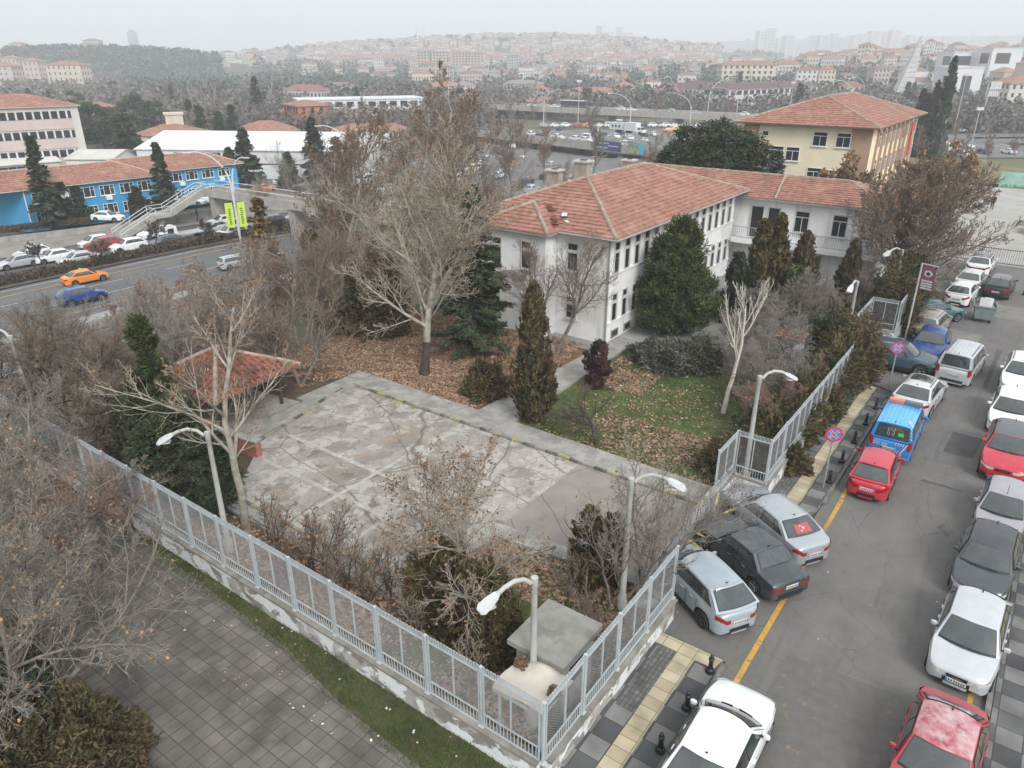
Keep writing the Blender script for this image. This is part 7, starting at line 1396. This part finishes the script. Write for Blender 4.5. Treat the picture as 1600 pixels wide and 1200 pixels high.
for i, (u, v, h, r) in enumerate(((500, 520, 8.2, 1.3), (520, 500, 6.5, 1.2), (598, 520, 5, 1.6), (560, 515, 4, 1.6))): p = gp(u, v); conifer('ivy_tree', 'dark ivy clad trunk in the bare tree belt, %s' % ('tallest column', 'slimmer column', 'mound near the tallest plane', 'low dark mound')[i], 'tree', p, 275+i, h, r, 6000, .2, 'column' if i < 2 else 'blob', twig_dark if i == 1 else needle_olive)
for i, (u, v, h, r, z, k, m_) in enumerate(((1085, 290, 10.6, 3.6, -1, 'pine', needle_dark), (1130, 288, 11.2, 3.9, -1, 'pine', needle_dark), (1170, 286, 10, 3.3, -1, 'pine', needle_dark), (1055, 290, 8.5, 2.6, -1, 'pine', needle_dark))): conifer('pine_tree', 'large dark pine behind the wing roof, %s' % ('second from left', 'highest in the middle', 'rightmost', 'lowest at left')[i], 'tree', W(66+i, 25.5-i*2.6 if i < 3 else 28.5, -1), 280+i, h, r, 15000, .34, k, m_, group='pines behind the wing roof')
for i, (s, q, h, r) in enumerate(((62, 15.3, 8.3, 2.6), (63, 11.2, 6.4, 1.7), (62.5, 8.6, 7.4, 1.7), (62.8, 13.0, 5.2, 1.6))): conifer('spruce_tree', 'blue grey spruce before the yellow school, %s' % ('widest at left', 'short one between windows', 'right one near tawny tree', 'smallest')[i], 'tree', W(s, q), 290+i, h, r, 6500, .34, 'fir', needle_blue)
# clipped trees in the median
for i, (u, v) in enumerate(((79, 432), (163, 413), (246, 398), (318, 386), (20, 448))):
    p = at(u, v, HZ+.1); t = thing('clipped_tree', 'bare tree clipped into a dark parasol in the highway hedge, %s' % ('second from left', 'third from left', 'fourth from left', 'last before the lime banners', 'leftmost cut by the edge')[i], 'tree', p, i, 'clipped parasol trees in the highway median')
    out = grow(300+i, 3.6, .09, [(9, .8, (50, 80)), (9, .5, (30, 60)), (9, .45, (25, 70)), (5, .6, (25, 70))], first=.62, up=.3, trunk_h=2.6); objm('trunk', tree_mesh('branches', out, [bark_dark, twig_red if i == 1 else twig_dark], minr=.012), t)
    t.scale = (1.55, 1.55, 1.3)
    if i == 4: t.location = at(-6, 452, HZ)
# hedge of the median
hg_ = np.random.default_rng(5); n = 26000; s_ = hg_.uniform(-30, 95, n); q_ = 81.1+hg_.random(n)*1.7+np.array([cv(a) for a in s_]); z_ = HZ+.1+hg_.random(n)**.7*.95*(1+.15*np.sin(s_*2)); c = np.stack([OX+s_*SX-q_*SY, OY+s_*SY+q_*SX, z_], -1)
me = leaf_mesh('hedge', c, .26, mat('hedge_twigs', (.085, .07, .045), .95, .3, .3, col2=(.11, .075, .05), island=.4), hg_, .5); o = objm('hedge', me); o['label'] = 'long low brown hedge along the highway median'; o['category'] = 'hedge'
n = 9000; s_ = hg_.random(n); a_, b_ = np.array(at(-40, 372, HZ)), np.array(at(190, 346, HZ)); c = a_+(b_-a_)*s_[:, None]; c[:, 2] = HZ+.4+hg_.random(n)*.7; c[:, :2] += hg_.normal(size=(n, 2))*.3
o = objm('hedge', leaf_mesh('hedge', c, .25, MATS['hedge_twigs'], hg_, .5)); o['label'] = 'dark hedge in front of the blue building wall'; o['category'] = 'hedge'
# firs around the blue building and halls
for i, (u, v, h, r, seed) in enumerate(((82, 357, 12.5, 2.5, 1), (262, 335, 10.5, 2.3, 2), (108, 352, 6, 1.2, 3), (218, 338, 4.5, 1.6, 4), (130, 348, 5, 1.4, 5))): p = at(u, v, HZ); conifer('fir_tree', 'dark ragged fir in front of the blue building, %s' % ('tallest at left', 'right one above bridge stairs', 'short one beside the tallest', 'small one by the door', 'small one near the satellite dish')[i], 'tree', p, 310+seed, h, r, 5500, .45, 'fir', needle_dark)
for i, (u, y, vt, r, k) in enumerate(((188, 172, 178, 6.5, 'fir'), (374, 150, 203, 3.6, 'fir'), (484, 150, 186, 3.4, 'fir'), (348, 155, 232, 2.5, 'fir'), (440, 148, 240, 2.6, 'fir'), (520, 150, 215, 4, 'fir'), (336, 215, 175, 4, 'fir'), (358, 220, 165, 4, 'fir'), (398, 290, 120, 5, 'fir'), (102, 215, 160, 6, 'pine'), (135, 215, 165, 6, 'pine'), (60, 215, 172, 4, 'fir'), (75, 212, 178, 4, 'fir'), (165, 230, 170, 6, 'pine'), (232, 240, 162, 7, 'pine'), (205, 250, 150, 6, 'pine'), (30, 205, 185, 4, 'pine'))):
    A = far(u, y); zb = gz(A[0], A[1]); h = zat(vt, y)-zb; conifer('fir_tree' if k == 'fir' else 'pine_tree', 'dark evergreen near the halls, %s' % ('widest fir left of the white hall', 'fir in front of the white hall middle', 'fir before the right end of white hall', 'small fir left of the middle one', 'grey fir between the two hall firs', 'dark fir at right end of hall', 'fir among red roofs, left', 'fir among red roofs, right', 'tall fir beyond red roofs', 'pine below the pink slab, left', 'pine below the pink slab, middle', 'fir top against pink slab', 'second fir top against pink slab', 'pine below the pink slab, right', 'pine left of the boiler tower', 'pine right of the rosy house', 'pine at far left below pink slab')[i], 'tree', (A[0], A[1], zb), 330+i, h, r, 3600, .6, k, needle_dark)
for i, (u, y, vt, r) in enumerate(((1478, 190, 100, 3.2), (1462, 192, 128, 2.6), (1441, 196, 145, 2.4), (1452, 200, 150, 4))):
    A = far(u, y); zb = gz(A[0], A[1]); h = zat(vt, y)-zb; conifer('cypress_tree', 'tall dark cypress right of the yellow school, %s' % ('tallest spire', 'second spire', 'shortest spire', 'broad one between spires')[i], 'tree', (A[0], A[1], zb), 360+i, h, r, 5000, .6, 'cone', needle_dark)

for i, (u, v, h, r) in enumerate(((60, 1190, 2.6, 1.5), (150, 1215, 2.2, 1.4), (10, 1120, 2.8, 1.4), (30, 1260, 2.4, 1.5))): conifer('juniper_shrub', 'spreading dark green juniper under the plaza tree, %s' % ('largest', 'one reaching farthest over the slabs', 'upper one at the edge', 'lowest one')[i], 'shrub', A0(u, v), 380+i, h, r, 11000, .12, 'blob', needle_olive if i % 2 else needle_dark, trunk=False)
for i, (s, q, h, sd) in enumerate(((14, 31, 7, 1), (18, 33, 7.5, 2), (22, 30.5, 7, 3), (26, 33, 7.5, 4), (10, 34, 6.5, 5), (30, 31, 7, 6), (24, 37, 7, 7), (17, 38, 6.5, 8), (34, 34, 7.5, 9), (12, 28.5, 5.5, 10), (28, 27.5, 6, 11), (38, 37, 7, 12), (20, 28, 5, 13), (5, 36, 6, 14))):
    x, y, _ = W(s, q); o = bare('bare_tree', 'slender %s tree of the brown belt, %s' % (('grey', 'pale barked')[sd % 2], ('nearest the lot corner', 'in the first row', 'by the litter slope', 'behind the litter slope', 'leaning to the gazebo', 'close to the end wall', 'right over the verge', 'behind the gazebo', 'farthest toward the bridge', 'lowest by the gazebo', 'touching the dark fir', 'at back by the highway', 'shortest on the slope', 'leftmost')[i]), 'tree', (x, y, gz(x, y)-.1), 500+sd, h*.85, .09, [(11, .6, (30, 68)), (8, .52, (30, 65)), (6, .55, (30, 70)), (3, .65, (25, 70))], (bark_grey, bark_pale)[sd % 2], (twig_brown, twig_grey, twig_red)[sd % 3], leaf_brown, 120, .08, first=.12, up=.25, trunk_h=h*.85, wig=.12, stems=1+sd % 3, minr=.011, group='slender bare trees of the brown belt')

for i, (u, v, h, sd) in enumerate(((110, 1075, 7.4, 1), (-30, 1030, 7.5, 2), (215, 845, 5.0, 3), (-20, 870, 7, 4), (60, 800, 6.5, 5))):
    bare('oak_tree', 'grey twiggy tree over the plaza edge, %s' % ('standing nearest the slabs', 'cut by the left edge', 'brushing the fence', 'upper one at left edge', 'one behind the wall end')[i], 'tree', at(u, v, 0), 520+sd, h, .13, [(15, .85, (40, 80)), (9, .5, (30, 65)), (8, .5, (30, 70)), (5, .6, (25, 70))], bark_grey, (twig_grey, twig_brown)[i % 2], leaf_orange, 250, .065, first=.12, up=.1, trunk_h=h*.7, wig=.13)
for i, (s, q, h, sd) in enumerate(((3.5, 4.5, 3.4, 1), (5.6, 5.2, 3.0, 2), (6.4, 3.2, 3.4, 3), (2.2, 6.2, 3.0, 4), (1.6, 9.5, 3.0, 5), (1.5, 3.6, 2.4, 6), (5, 1.6, 3, 7))):
    bare('bare_shrub', 'brown bare shrub around the concrete hut, %s' % ('beside the hut roof', 'at the lot corner', 'before the arborvitae', 'left of the rust junipers', 'between fence and lot kerb', 'behind the canopy', 'right of the hut')[i], 'shrub', W(s, q), 540+sd, h*.75, .03, LV_SP, bark_grey, (twig_brown, twig_pale)[i % 2], leaf_brown, 90, .07, first=.05, up=.2, trunk_h=h*.6, stems=4)

TP = []
for k, tw_ in enumerate((twig_brown, twig_pale, twig_grey)):
    out = grow(560+k, 12, .15, [(15, .6, (30, 66)), (9, .52, (30, 65)), (8, .55, (30, 70)), (4, .65, (25, 70))], first=.15, up=.25, trunk_h=10, wig=.1); TP.append(tree_mesh('crown', out, [bark_pale if k else bark_grey, tw_], minr=.012))
for i, (x, y, s_) in enumerate(((-2, 78, .9), (8, 90, .9), (-9, 82, 1), (18, 104, .9), (-14, 96, 1), (-5, 108, .9), (-20, 84, 1), (-24, 96, 1), (24, 118, .85), (0, 124, .9), (32, 132, .8))):
    o = thing('bare_tree', 'tall bare tree in the thicket between white block and car park', 'tree', (x, y, gz(x, y)-.1), i*1.7, 'bare trees between white block and car park'); objm('trunk', TP[i % 3], o); o.scale = (s_,)*3
for i, (s, q, h, sd) in enumerate(((9.5, 27.5, 5.5, 1), (5.2, 26, 5.2, 2), (11.5, 25.2, 5.6, 3), (6.6, 23, 4.6, 4))):
    bare('bare_tree', 'thin brown tree crowding the gazebo, %s' % ('behind its roof', 'left of its roof', 'right of its roof', 'before its parapet')[i], 'tree', W(s, q), 580+sd, h, .08, LV_MED, bark_grey, twig_brown, leaf_brown, 150, .08, first=.1, up=.25, trunk_h=h*.85, stems=2)
# ================================================================ the town in the haze
fg = np.random.default_rng(77)
def house_mesh(v):
    w_, d_, h_ = [(14, 11, 8), (18, 12, 11), (11, 10, 6), (24, 13, 13), (30, 12, 9), (13, 13, 17)][v]; mb = MB()
    mb.prism([(-w_/2, -d_/2), (w_/2, -d_/2), (w_/2, d_/2), (-w_/2, d_/2)], -8, h_, 0); e = .5; rs = 2.2
    hip(mb, -w_/2-e, w_/2+e, -d_/2-e, d_/2+e, h_, h_+rs, 2, 's' if w_ >= d_ else 'q', mi=1, ms=0)
    fl = int(h_/2.8)
    for k in range(fl):
        z = 1.6+k*2.8
        for x in np.arange(-w_/2+1.6, w_/2-1, 3.0): mb.box((x, -d_/2-.03, z), (1.3, .1, 1.3), 0, 2)
        for y in np.arange(-d_/2+1.8, d_/2-1, 3.2): mb.box((-w_/2-.03, y, z), (.1, 1.2, 1.3), 0, 2); mb.box((w_/2+.03, y, z), (.1, 1.2, 1.3), 0, 2)
        if k and v in (1, 3, 5): mb.box((w_*.2, -d_/2-.6, z-.8), (3.2, 1.2, .9), 0, 3)
    if v % 2: mb.box((w_*.2, 1, h_+rs*.8), (1, 1, 2), 0, 3)
    return mb
def objtint(name, cols):
    m = bpy.data.materials.new(name); m.use_nodes = True; t = m.node_tree; b = t.nodes['Principled BSDF']; b.inputs['Roughness'].default_value = .9; oi = t.nodes.new('ShaderNodeObjectInfo'); cr = t.nodes.new('ShaderNodeValToRGB'); cr.color_ramp.interpolation = 'CONSTANT'
    while len(cr.color_ramp.elements) < len(cols): cr.color_ramp.elements.new(.5)
    for i, c in enumerate(cols): cr.color_ramp.elements[i].position = i/len(cols); cr.color_ramp.elements[i].color = c+(1,)
    t.links.new(oi.outputs['Random'], cr.inputs[0]); t.links.new(cr.outputs[0], b.inputs['Base Color']); return m
hwm = objtint('house_render', [(.56, .5, .42), (.5, .47, .44), (.62, .61, .59), (.54, .45, .36), (.44, .38, .36), (.6, .58, .54), (.4, .4, .4)]); hrm = objtint('house_roof', [(.3, .14, .1), (.25, .115, .09), (.32, .18, .135), (.2, .13, .11), (.24, .22, .21)]); bal_m = mat('balcony_white', (.6, .6, .58), .8, .1, 1)
HM = [house_mesh(v).mesh('house', [hwm, hrm, glass, bal_m]) for v in range(6)]; HN = ['two storey house', 'apartment house', 'small house', 'long apartment house', 'long low building', 'narrow block of flats']
nh = 0
def put_house(x, y, where, v=None):
    global nh
    v = int(fg.choice(6, p=(.22, .26, .16, .16, .08, .12))) if v is None else v; z = gz(x, y); nh += 1
    o = thing('town_house', '%s with red roof %s' % (HN[v], where), 'house', (x, y, z), fg.choice([0, .3, -.4, 1.1, 1.5])+fg.normal()*.15, 'hazy houses '+where, HM[v]); s = fg.uniform(.6, .95); o.scale = (s, s, fg.uniform(.85, 1.2)); return o
def scatter(n, u0, u1, y0, y1, where, sp=15, vs=None, pw_=1.0):
    pts = []
    for _ in range(n*12):
        if len(pts) >= n: break
        u = fg.uniform(u0, u1); y = y0+(y1-y0)*fg.random()**pw_; x = far(u, y)[0]
        if all((x-a)**2+(y-b)**2 > sp**2 for a, b in pts): pts.append((x, y)); put_house(x, y, where, None if vs is None else int(fg.choice(vs)))
scatter(110, 560, 1020, 620, 1150, 'on the crowded middle slope', 19)
scatter(75, 1260, 1640, 420, 760, 'on the right hillside', 16, pw_=.8)
scatter(26, 960, 1260, 420, 900, 'in the shallow valley beyond the flyover', 30)
scatter(30, 340, 560, 900, 1500, 'on the far left centre slope', 26, [0, 1, 3])
scatter(10, 20, 330, 1000, 1060, 'on crest of the wooded hill', 36, [0, 3])
scatter(12, 440, 980, 400, 520, 'among trees behind the car park', 34, [2, 4, 0])
# the rest of the slope reads as one mass
def mass(n, u0, u1, y0, y1, name, vs=(0, 1, 3)):
    V = []; Fc = []; M = []; nb = 0
    src = {}
    for v in vs:
        mb = house_mesh(v); src[v] = (np.array(mb.v, float), mb.f, mb.m)
    mb = MB()
    for _ in range(n):
        u = fg.uniform(u0, u1); y = y0+(y1-y0)*fg.random(); x = far(u, y)[0]; v = int(fg.choice(vs)); w_, d_, h_ = fg.uniform(10, 22), fg.uniform(9, 14), fg.uniform(6, 14); a = fg.random()*3; z = gz(x, y); ci = int(fg.integers(0, 3))
        mb.box((x, y, z+h_/2-3), (w_, d_, h_+6), a, ci); k = len(mb.v); ca, sa = cos(a), sin(a)
        c = [(x+i*(w_/2+.5)*ca-j*(d_/2+.5)*sa, y+i*(w_/2+.5)*sa+j*(d_/2+.5)*ca, z+h_) for i, j in ((-1, -1), (1, -1), (1, 1), (-1, 1))]+[(x+i*(w_/2-d_*.35)*ca, y+i*(w_/2-d_*.35)*sa, z+h_+2.4) for i in (-1, 1)]
        mb.add(c, [(0, 1, 5, 4), (1, 2, 5), (2, 3, 4, 5), (3, 0, 4)], 3)
        for fz in np.arange(1.5, h_-1, 2.9): mb.box((x, y, z+fz), (w_+.2, d_*.6, 1.1), a, 4); mb.box((x, y, z+fz), (w_*.7, d_+.2, 1.1), a, 4)
    o = mb.build(name, [mat('mass_wall_a', (.58, .52, .44), .9, .05, .1), mat('mass_wall_b', (.5, .42, .36), .9, .05, .1), mat('mass_wall_c', (.62, .6, .57), .9, .05, .1), mat('mass_roof', (.27, .15, .12), .9, .1, .1), mat('mass_window', (.16, .15, .15), .8, .1, .1)]); return struct(o, 'stuff')
mass(1300, 480, 1120, 1100, 2200, 'distant_rooftops'); mass(420, 1250, 1700, 760, 1500, 'distant_rooftops'); mass(420, 900, 1700, 2300, 3600, 'distant_town'); mass(300, 0, 560, 1500, 2900, 'distant_town')
def slabs(n, u0, u1, y0, y1, h0, h1, where):
    for i in range(n):
        u = u0+(u1-u0)*(i+.5)/n+fg.normal()*3; y = fg.uniform(y0, y1); x = far(u, y)[0]; mb = MB(); w_, h_ = fg.uniform(18, 30), fg.uniform(h0, h1); mb.box((0, 0, h_/2-8), (w_, 20, h_+16), 0, 0)
        for k in np.arange(4, h_, 4): mb.box((0, -.2, k), (w_*.8, 20.2, 1.4), 0, 1)
        t = thing('tower_block', 'hazy tower block %s, %s from left' % (where, ORD[i]), 'tower block', (x, y, gz(x, y)), fg.normal()*.3, 'tower blocks '+where, mb.mesh('tower', [MATS['mass_wall_c'], MATS['mass_window']]))
slabs(14, 1175, 1400, 2000, 2400, 55, 85, 'above the fin monument'); slabs(9, 935, 1010, 2300, 2600, 50, 75, 'on the horizon behind the flyover'); slabs(5, 1400, 1560, 2100, 2400, 55, 80, 'right of the fin monument')
for i, (u, h_) in enumerate(((654, 42), (663, 40))):
    A = far(u, 1700); t = thing('minaret', 'faint slender minaret on the hilltop, %s one' % ('left', 'right')[i], 'minaret', (A[0], A[1], gz(A[0], A[1])), 0, 'pair of minarets'); mb = MB(); mb.lathe([(2, 0), (1.6, h_*.6), (2.4, h_*.62), (1.4, h_*.65), (1.1, h_*.85), (0, h_*1.0)], n=8); mb.build('shaft', wmetal, t)
# trees of the valley: a few shared crowns copied
FB = []
for k, (tw_, lf) in enumerate(((twig_grey, None), (twig_brown, leaf_brown), (twig_red, None), (twig_grey, None))):
    out = grow(400+k, 10, .16, [(11, .55, (25, 55)), (8, .5, (30, 60)), (6, .55, (30, 70))], first=.2, up=.4, trunk_h=9); FB.append(tree_mesh('bare_crown', out, [bark_grey, tw_], minr=.035, lod=2))
FP = [] # upright poplar
out = grow(410, 14, .16, [(24, .26, (12, 28)), (8, .5, (12, 35)), (5, .5, (20, 50))], first=.08, up=.8, trunk_h=14); FP.append(tree_mesh('poplar_crown', out, [bark_pale, twig_pale], minr=.035, lod=2))
FE = []
for k, (kd, r, h, m_) in enumerate((('fir', 2.8, 11, needle_dark), ('pine', 3.6, 9, needle_dark), ('cone', 1.7, 10, needle_dark), ('pine', 4.2, 8, needle_olive))): v, f = conifer_mesh(420+k, h, r, 1500, 1.0, kd); FE.append(npmesh('evergreen_crown', v, f, m_))
nt_ = 0
def put_tree(x, y, kind, where, s=None):
    if kind == 'bare': me = FB[int(fg.integers(0, 4))]; lb = 'bare deciduous tree'
    elif kind == 'poplar': me = FP[0]; lb = 'pale slim poplar'
    else: i = int(fg.integers(0, 4)); me = FE[i]; lb = 'dark evergreen tree'
    s = s or fg.uniform(.7, 1.25); o = thing('valley_tree', lb+' '+where, 'tree', (x, y, gz(x, y)-.1), fg.random()*6.28, 'trees '+where, me); o.scale = (s, s, s*fg.uniform(.9, 1.2)); return o
def trees(n, u0, u1, y0, y1, where, mix=(.7, .08, .22)):
    for _ in range(n): u = fg.uniform(u0, u1); y = y0+(y1-y0)*fg.random(); x = far(u, y)[0]; put_tree(x, y, str(fg.choice(['bare', 'poplar', 'ever'], p=mix)), where)
trees(44, 300, 820, 235, 420, 'in the wooded belt behind the car park')
trees(34, 20, 420, 330, 620, 'between pink slab and wooded hill', (.45, .1, .45))
trees(20, -20, 330, 215, 262, 'around the pink slab', (.75, 0, .25))
trees(30, 800, 1300, 310, 460, 'beyond the upper flyover', (.7, .1, .2))
trees(26, 1260, 1600, 260, 420, 'along the boulevard and monument', (.75, .05, .2))
trees(9, 1120, 1230, 500, 545, 'before the long cream slab', (0, .9, .1))
trees(7, 215, 330, 300, 320, 'as a pale row behind the red roofs', (0, 1, 0))
for i, (u, v) in enumerate(((1545, 262), (1585, 255), (1600, 250), (1510, 250), (1465, 262), (1430, 262), (1410, 255), (1490, 235), (1535, 225), (1445, 245))):
    p = onground(u, v); o = put_tree(p[0], p[1], 'bare' if i != 9 else 'ever', 'on the park lawn beyond the school yard', fg.uniform(.65, .9))
for i, (u, v, s) in enumerate(((928, 277, 1.5), (715, 300, 1.5), (790, 290, 1.3), (850, 285, 1.2), (540, 300, 1.2), (570, 290, 1.3), (600, 300, 1.3), (640, 285, 1.3), (680, 275, 1.2), (1010, 262, .9), (1045, 262, .9), (500, 285, 1.3), (820, 262, 1.3), (760, 262, 1.3))):
    p = onground(u, v); put_tree(p[0], p[1], 'bare', 'at the near edge of the car park', s)
trees(16, 30, 330, 215, 250, 'around the pink slab', (.8, 0, .2))
# woods that read as one mass
def woods(name, n, u0, u1, y0, y1, size, mats_, hh=8, dens=None):
    u = fg.uniform(u0, u1, n); y = fg.uniform(y0, y1, n); k = n//14; cu = fg.uniform(u0, u1, k); cy_ = fg.uniform(y0, y1, k); idx = fg.integers(0, k, n)
    cx_ = (cu-800)/F*(cy_*cos(PITCH)+4); th = fg.uniform(.45, 1.45, k)*hh; d = randvec(n, fg); r = th[idx]*.42
    x = cx_[idx]+d[:, 0]*r; yy = cy_[idx]+d[:, 1]*r; z = ground(cx_[idx], cy_[idx])+th[idx]*.55+d[:, 2]*th[idx]*.45
    me = leaf_mesh(name, np.stack([x, yy, z], -1), size, mats_, fg, .8, fg.choice(len(mats_), len(x))[:] if len(mats_) > 1 else None); return struct(objm(name, me), 'stuff')
wb = mat('wood_brown', (.145, .125, .112), .95, .3, .02, island=.3); wg = mat('wood_evergreen', (.05, .07, .05), .95, .3, .02, island=.4)
woods('hill_wood', 42000, 10, 345, 850, 1010, 2.6, [wg], 8); woods('hill_wood', 26000, 20, 345, 840, 1000, 2.2, [wb], 7)
woods('valley_wood', 60000, 0, 700, 380, 700, 1.5, [wb], 8); woods('valley_wood', 18000, 200, 700, 400, 760, 1.7, [wg], 9); woods('valley_wood', 60000, 700, 1320, 350, 640, 1.3, [wb], 7); woods('valley_wood', 14000, 850, 1320, 370, 900, 1.6, [wg], 9)
woods('valley_wood', 40000, 1260, 1640, 270, 480, 1.3, [wb], 7); woods('slope_wood', 36000, 400, 1120, 620, 1800, 2.6, [wb, wg], 9); woods('slope_wood', 24000, 1250, 1640, 420, 1000, 1.9, [wb, wg], 8); woods('far_wood', 9000, 300, 1640, 1600, 2800, 9, [wg, wb], 10)
woods('belt_wood', 40000, 230, 760, 240, 330, .9, [wb], 7)
# ================================================================ leaf litter and grass, too many to count
lg = np.random.default_rng(9)
def inpoly(x, y, P):
    r = np.zeros(len(x), bool); n = len(P)
    for i in range(n):
        (x1, y1), (x2, y2) = P[i], P[(i+1) % n]
        with np.errstate(divide='ignore', invalid='ignore'): r ^= ((y1 > y) != (y2 > y)) & (x < (x2-x1)*(y-y1)/(y2-y1)+x1)
    return r
def patchy(s, q, seed, sc_=.8): return .5+.25*np.sin(s*sc_+seed)+.25*np.sin(q*sc_*1.3+seed*2+s*.6)+.2*np.sin(s*2.7+q*2.1+seed)
def litter(name, P, n, size, m, z=.02, thr=0.0, seed=1, flat=.35, notin=None, up=False):
    P = np.array(P); s = lg.uniform(P[:, 0].min(), P[:, 0].max(), n); q = lg.uniform(P[:, 1].min(), P[:, 1].max(), n); ok = inpoly(s, q, P) & (patchy(s, q, seed) > thr*lg.random(n)*2)
    s, q = s[ok], q[ok]; k = len(s); x = OX+s*SX-q*SY; y = OY+s*SY+q*SX; c = np.stack([x, y, np.full(k, z)+lg.random(k)*.03], -1)
    if up:
        az = lg.random(k)*6.28; hgt = size*lg.uniform(.5, 1.4, k); base = c; d = np.stack([np.cos(az), np.sin(az), np.zeros(k)], -1)*.012; tipv = base+np.stack([lg.normal(size=k)*.03, lg.normal(size=k)*.03, hgt], -1); v = np.stack([base-d, base+d, tipv], 1).reshape(-1, 3); f = np.arange(len(v)).reshape(-1, 3)
    else:
        a = randvec(k, lg); a[:, 2] *= flat; b = np.cross(a, np.array((0, 0, 1.))+lg.normal(size=(k, 3))*.3); a /= np.linalg.norm(a, axis=1, keepdims=True); b /= np.linalg.norm(b, axis=1, keepdims=True); sz = (size*lg.uniform(.6, 1.3, k)/2)[:, None]; v, f = quads_from(c, a*sz, b*sz*.8)
    return struct(objm(name, npmesh(name, v, f, m)), 'stuff')
fallen = mat('fallen_leaf', (.29, .17, .105), .9, .3, 1.5, col2=(.37, .25, .17), island=.45); grassb = mat('grass_blade', (.07, .11, .025), .9, .3, 1, col2=(.11, .14, .04), island=.4)
litter('fallen_leaves', [(14.6, 29), (27, 28), (27, 15), (22, 13.9), (15.6, 14.6), (15.6, 22.9), (12, 24)], 60000, .1, fallen, thr=.2)
litter('fallen_leaves', [(15.6, 1.3), (15.6, 12), (29, 12), (30.5, 8), (26, 1.4), (18, 1.4)], 11000, .1, fallen, thr=.95, seed=3); litter('fallen_leaves', [(15.6, 1.5), (15.6, 9), (19.5, 9), (19.5, 1.5)], 7000, .1, fallen, thr=.7, seed=5)
litter('fallen_leaves', [(22, 8.5), (22, 12), (29, 12), (29.5, 9)], 5000, .12, fallen, thr=.5, seed=8)
litter('fallen_leaves', [(.2, .3), (.2, 19), (2.6, 19), (2.7, 8), (7.5, 7), (8.0, 1.4), (7.3, .3)], 34000, .1, fallen, thr=.5, seed=2); litter('fallen_leaves', [(.3, 18), (.3, 28), (6, 28), (6, 22), (3, 18)], 12000, .12, fallen, thr=.6, seed=4)
litter('fallen_leaves', [(-.2, 8), (-3, 8), (-3, 26), (-.2, 26)], 2500, .05, fallen, thr=.9, seed=6); litter('fallen_leaves', [(7.5, -.2), (13.8, -.2), (13.8, 1), (7.5, 1)], 900, .1, fallen, thr=.8, seed=6)
litter('grass_blades', [(15.6, 1.3), (15.6, 12), (29, 12), (30.5, 8), (26, 1.4), (18, 1.4)], 60000, .09, grassb, z=-.02, thr=.5, seed=7, up=True)
litter('grass_blades', [(-.1, -.4), (-.1, 26), (-.4, 26), (-.9, 9), (-1.5, 5), (-1.8, 0)], 30000, .08, grassb, z=.01, thr=.5, seed=9, up=True)
litter('grass_blades', [(.2, .3), (.2, 8), (7.5, 3.5), (7.3, .3)], 20000, .1, grassb, z=-.02, thr=.6, seed=11, up=True)
paper = mat('litter_paper', (.7, .7, .68), .7, .1, 5); litter('scattered_litter', [(-.2, -.5), (-.2, 14), (-2.2, 14), (-2.5, 0)], 40, .06, paper, z=.05); litter('scattered_litter', [(2, -3.0), (2, -7), (14, -7), (14, -3)], 6, .05, paper, z=.02); litter('scattered_litter', [(15, 1), (15, 12), (28, 12), (28, 1)], 20, .08, paper, z=.05)
# ================================================================ haze
def haze():
    mb = MB(); mb.box((0, 2000, 95), (8900, 4700, 250)); o = mb.build('haze', bpy.data.materials.new('haze')); m = o.data.materials[0]; m.use_nodes = True; t = m.node_tree; t.nodes.remove(t.nodes['Principled BSDF'])
    v = t.nodes.new('ShaderNodeVolumePrincipled'); v.inputs['Color'].default_value = (.9, .94, .985, 1); v.inputs['Density'].default_value = HAZE; v.inputs['Anisotropy'].default_value = 0.0
    t.links.new(v.outputs[0], t.nodes['Material Output'].inputs['Volume']); o['kind'] = 'stuff'
HAZE = .00055
haze()
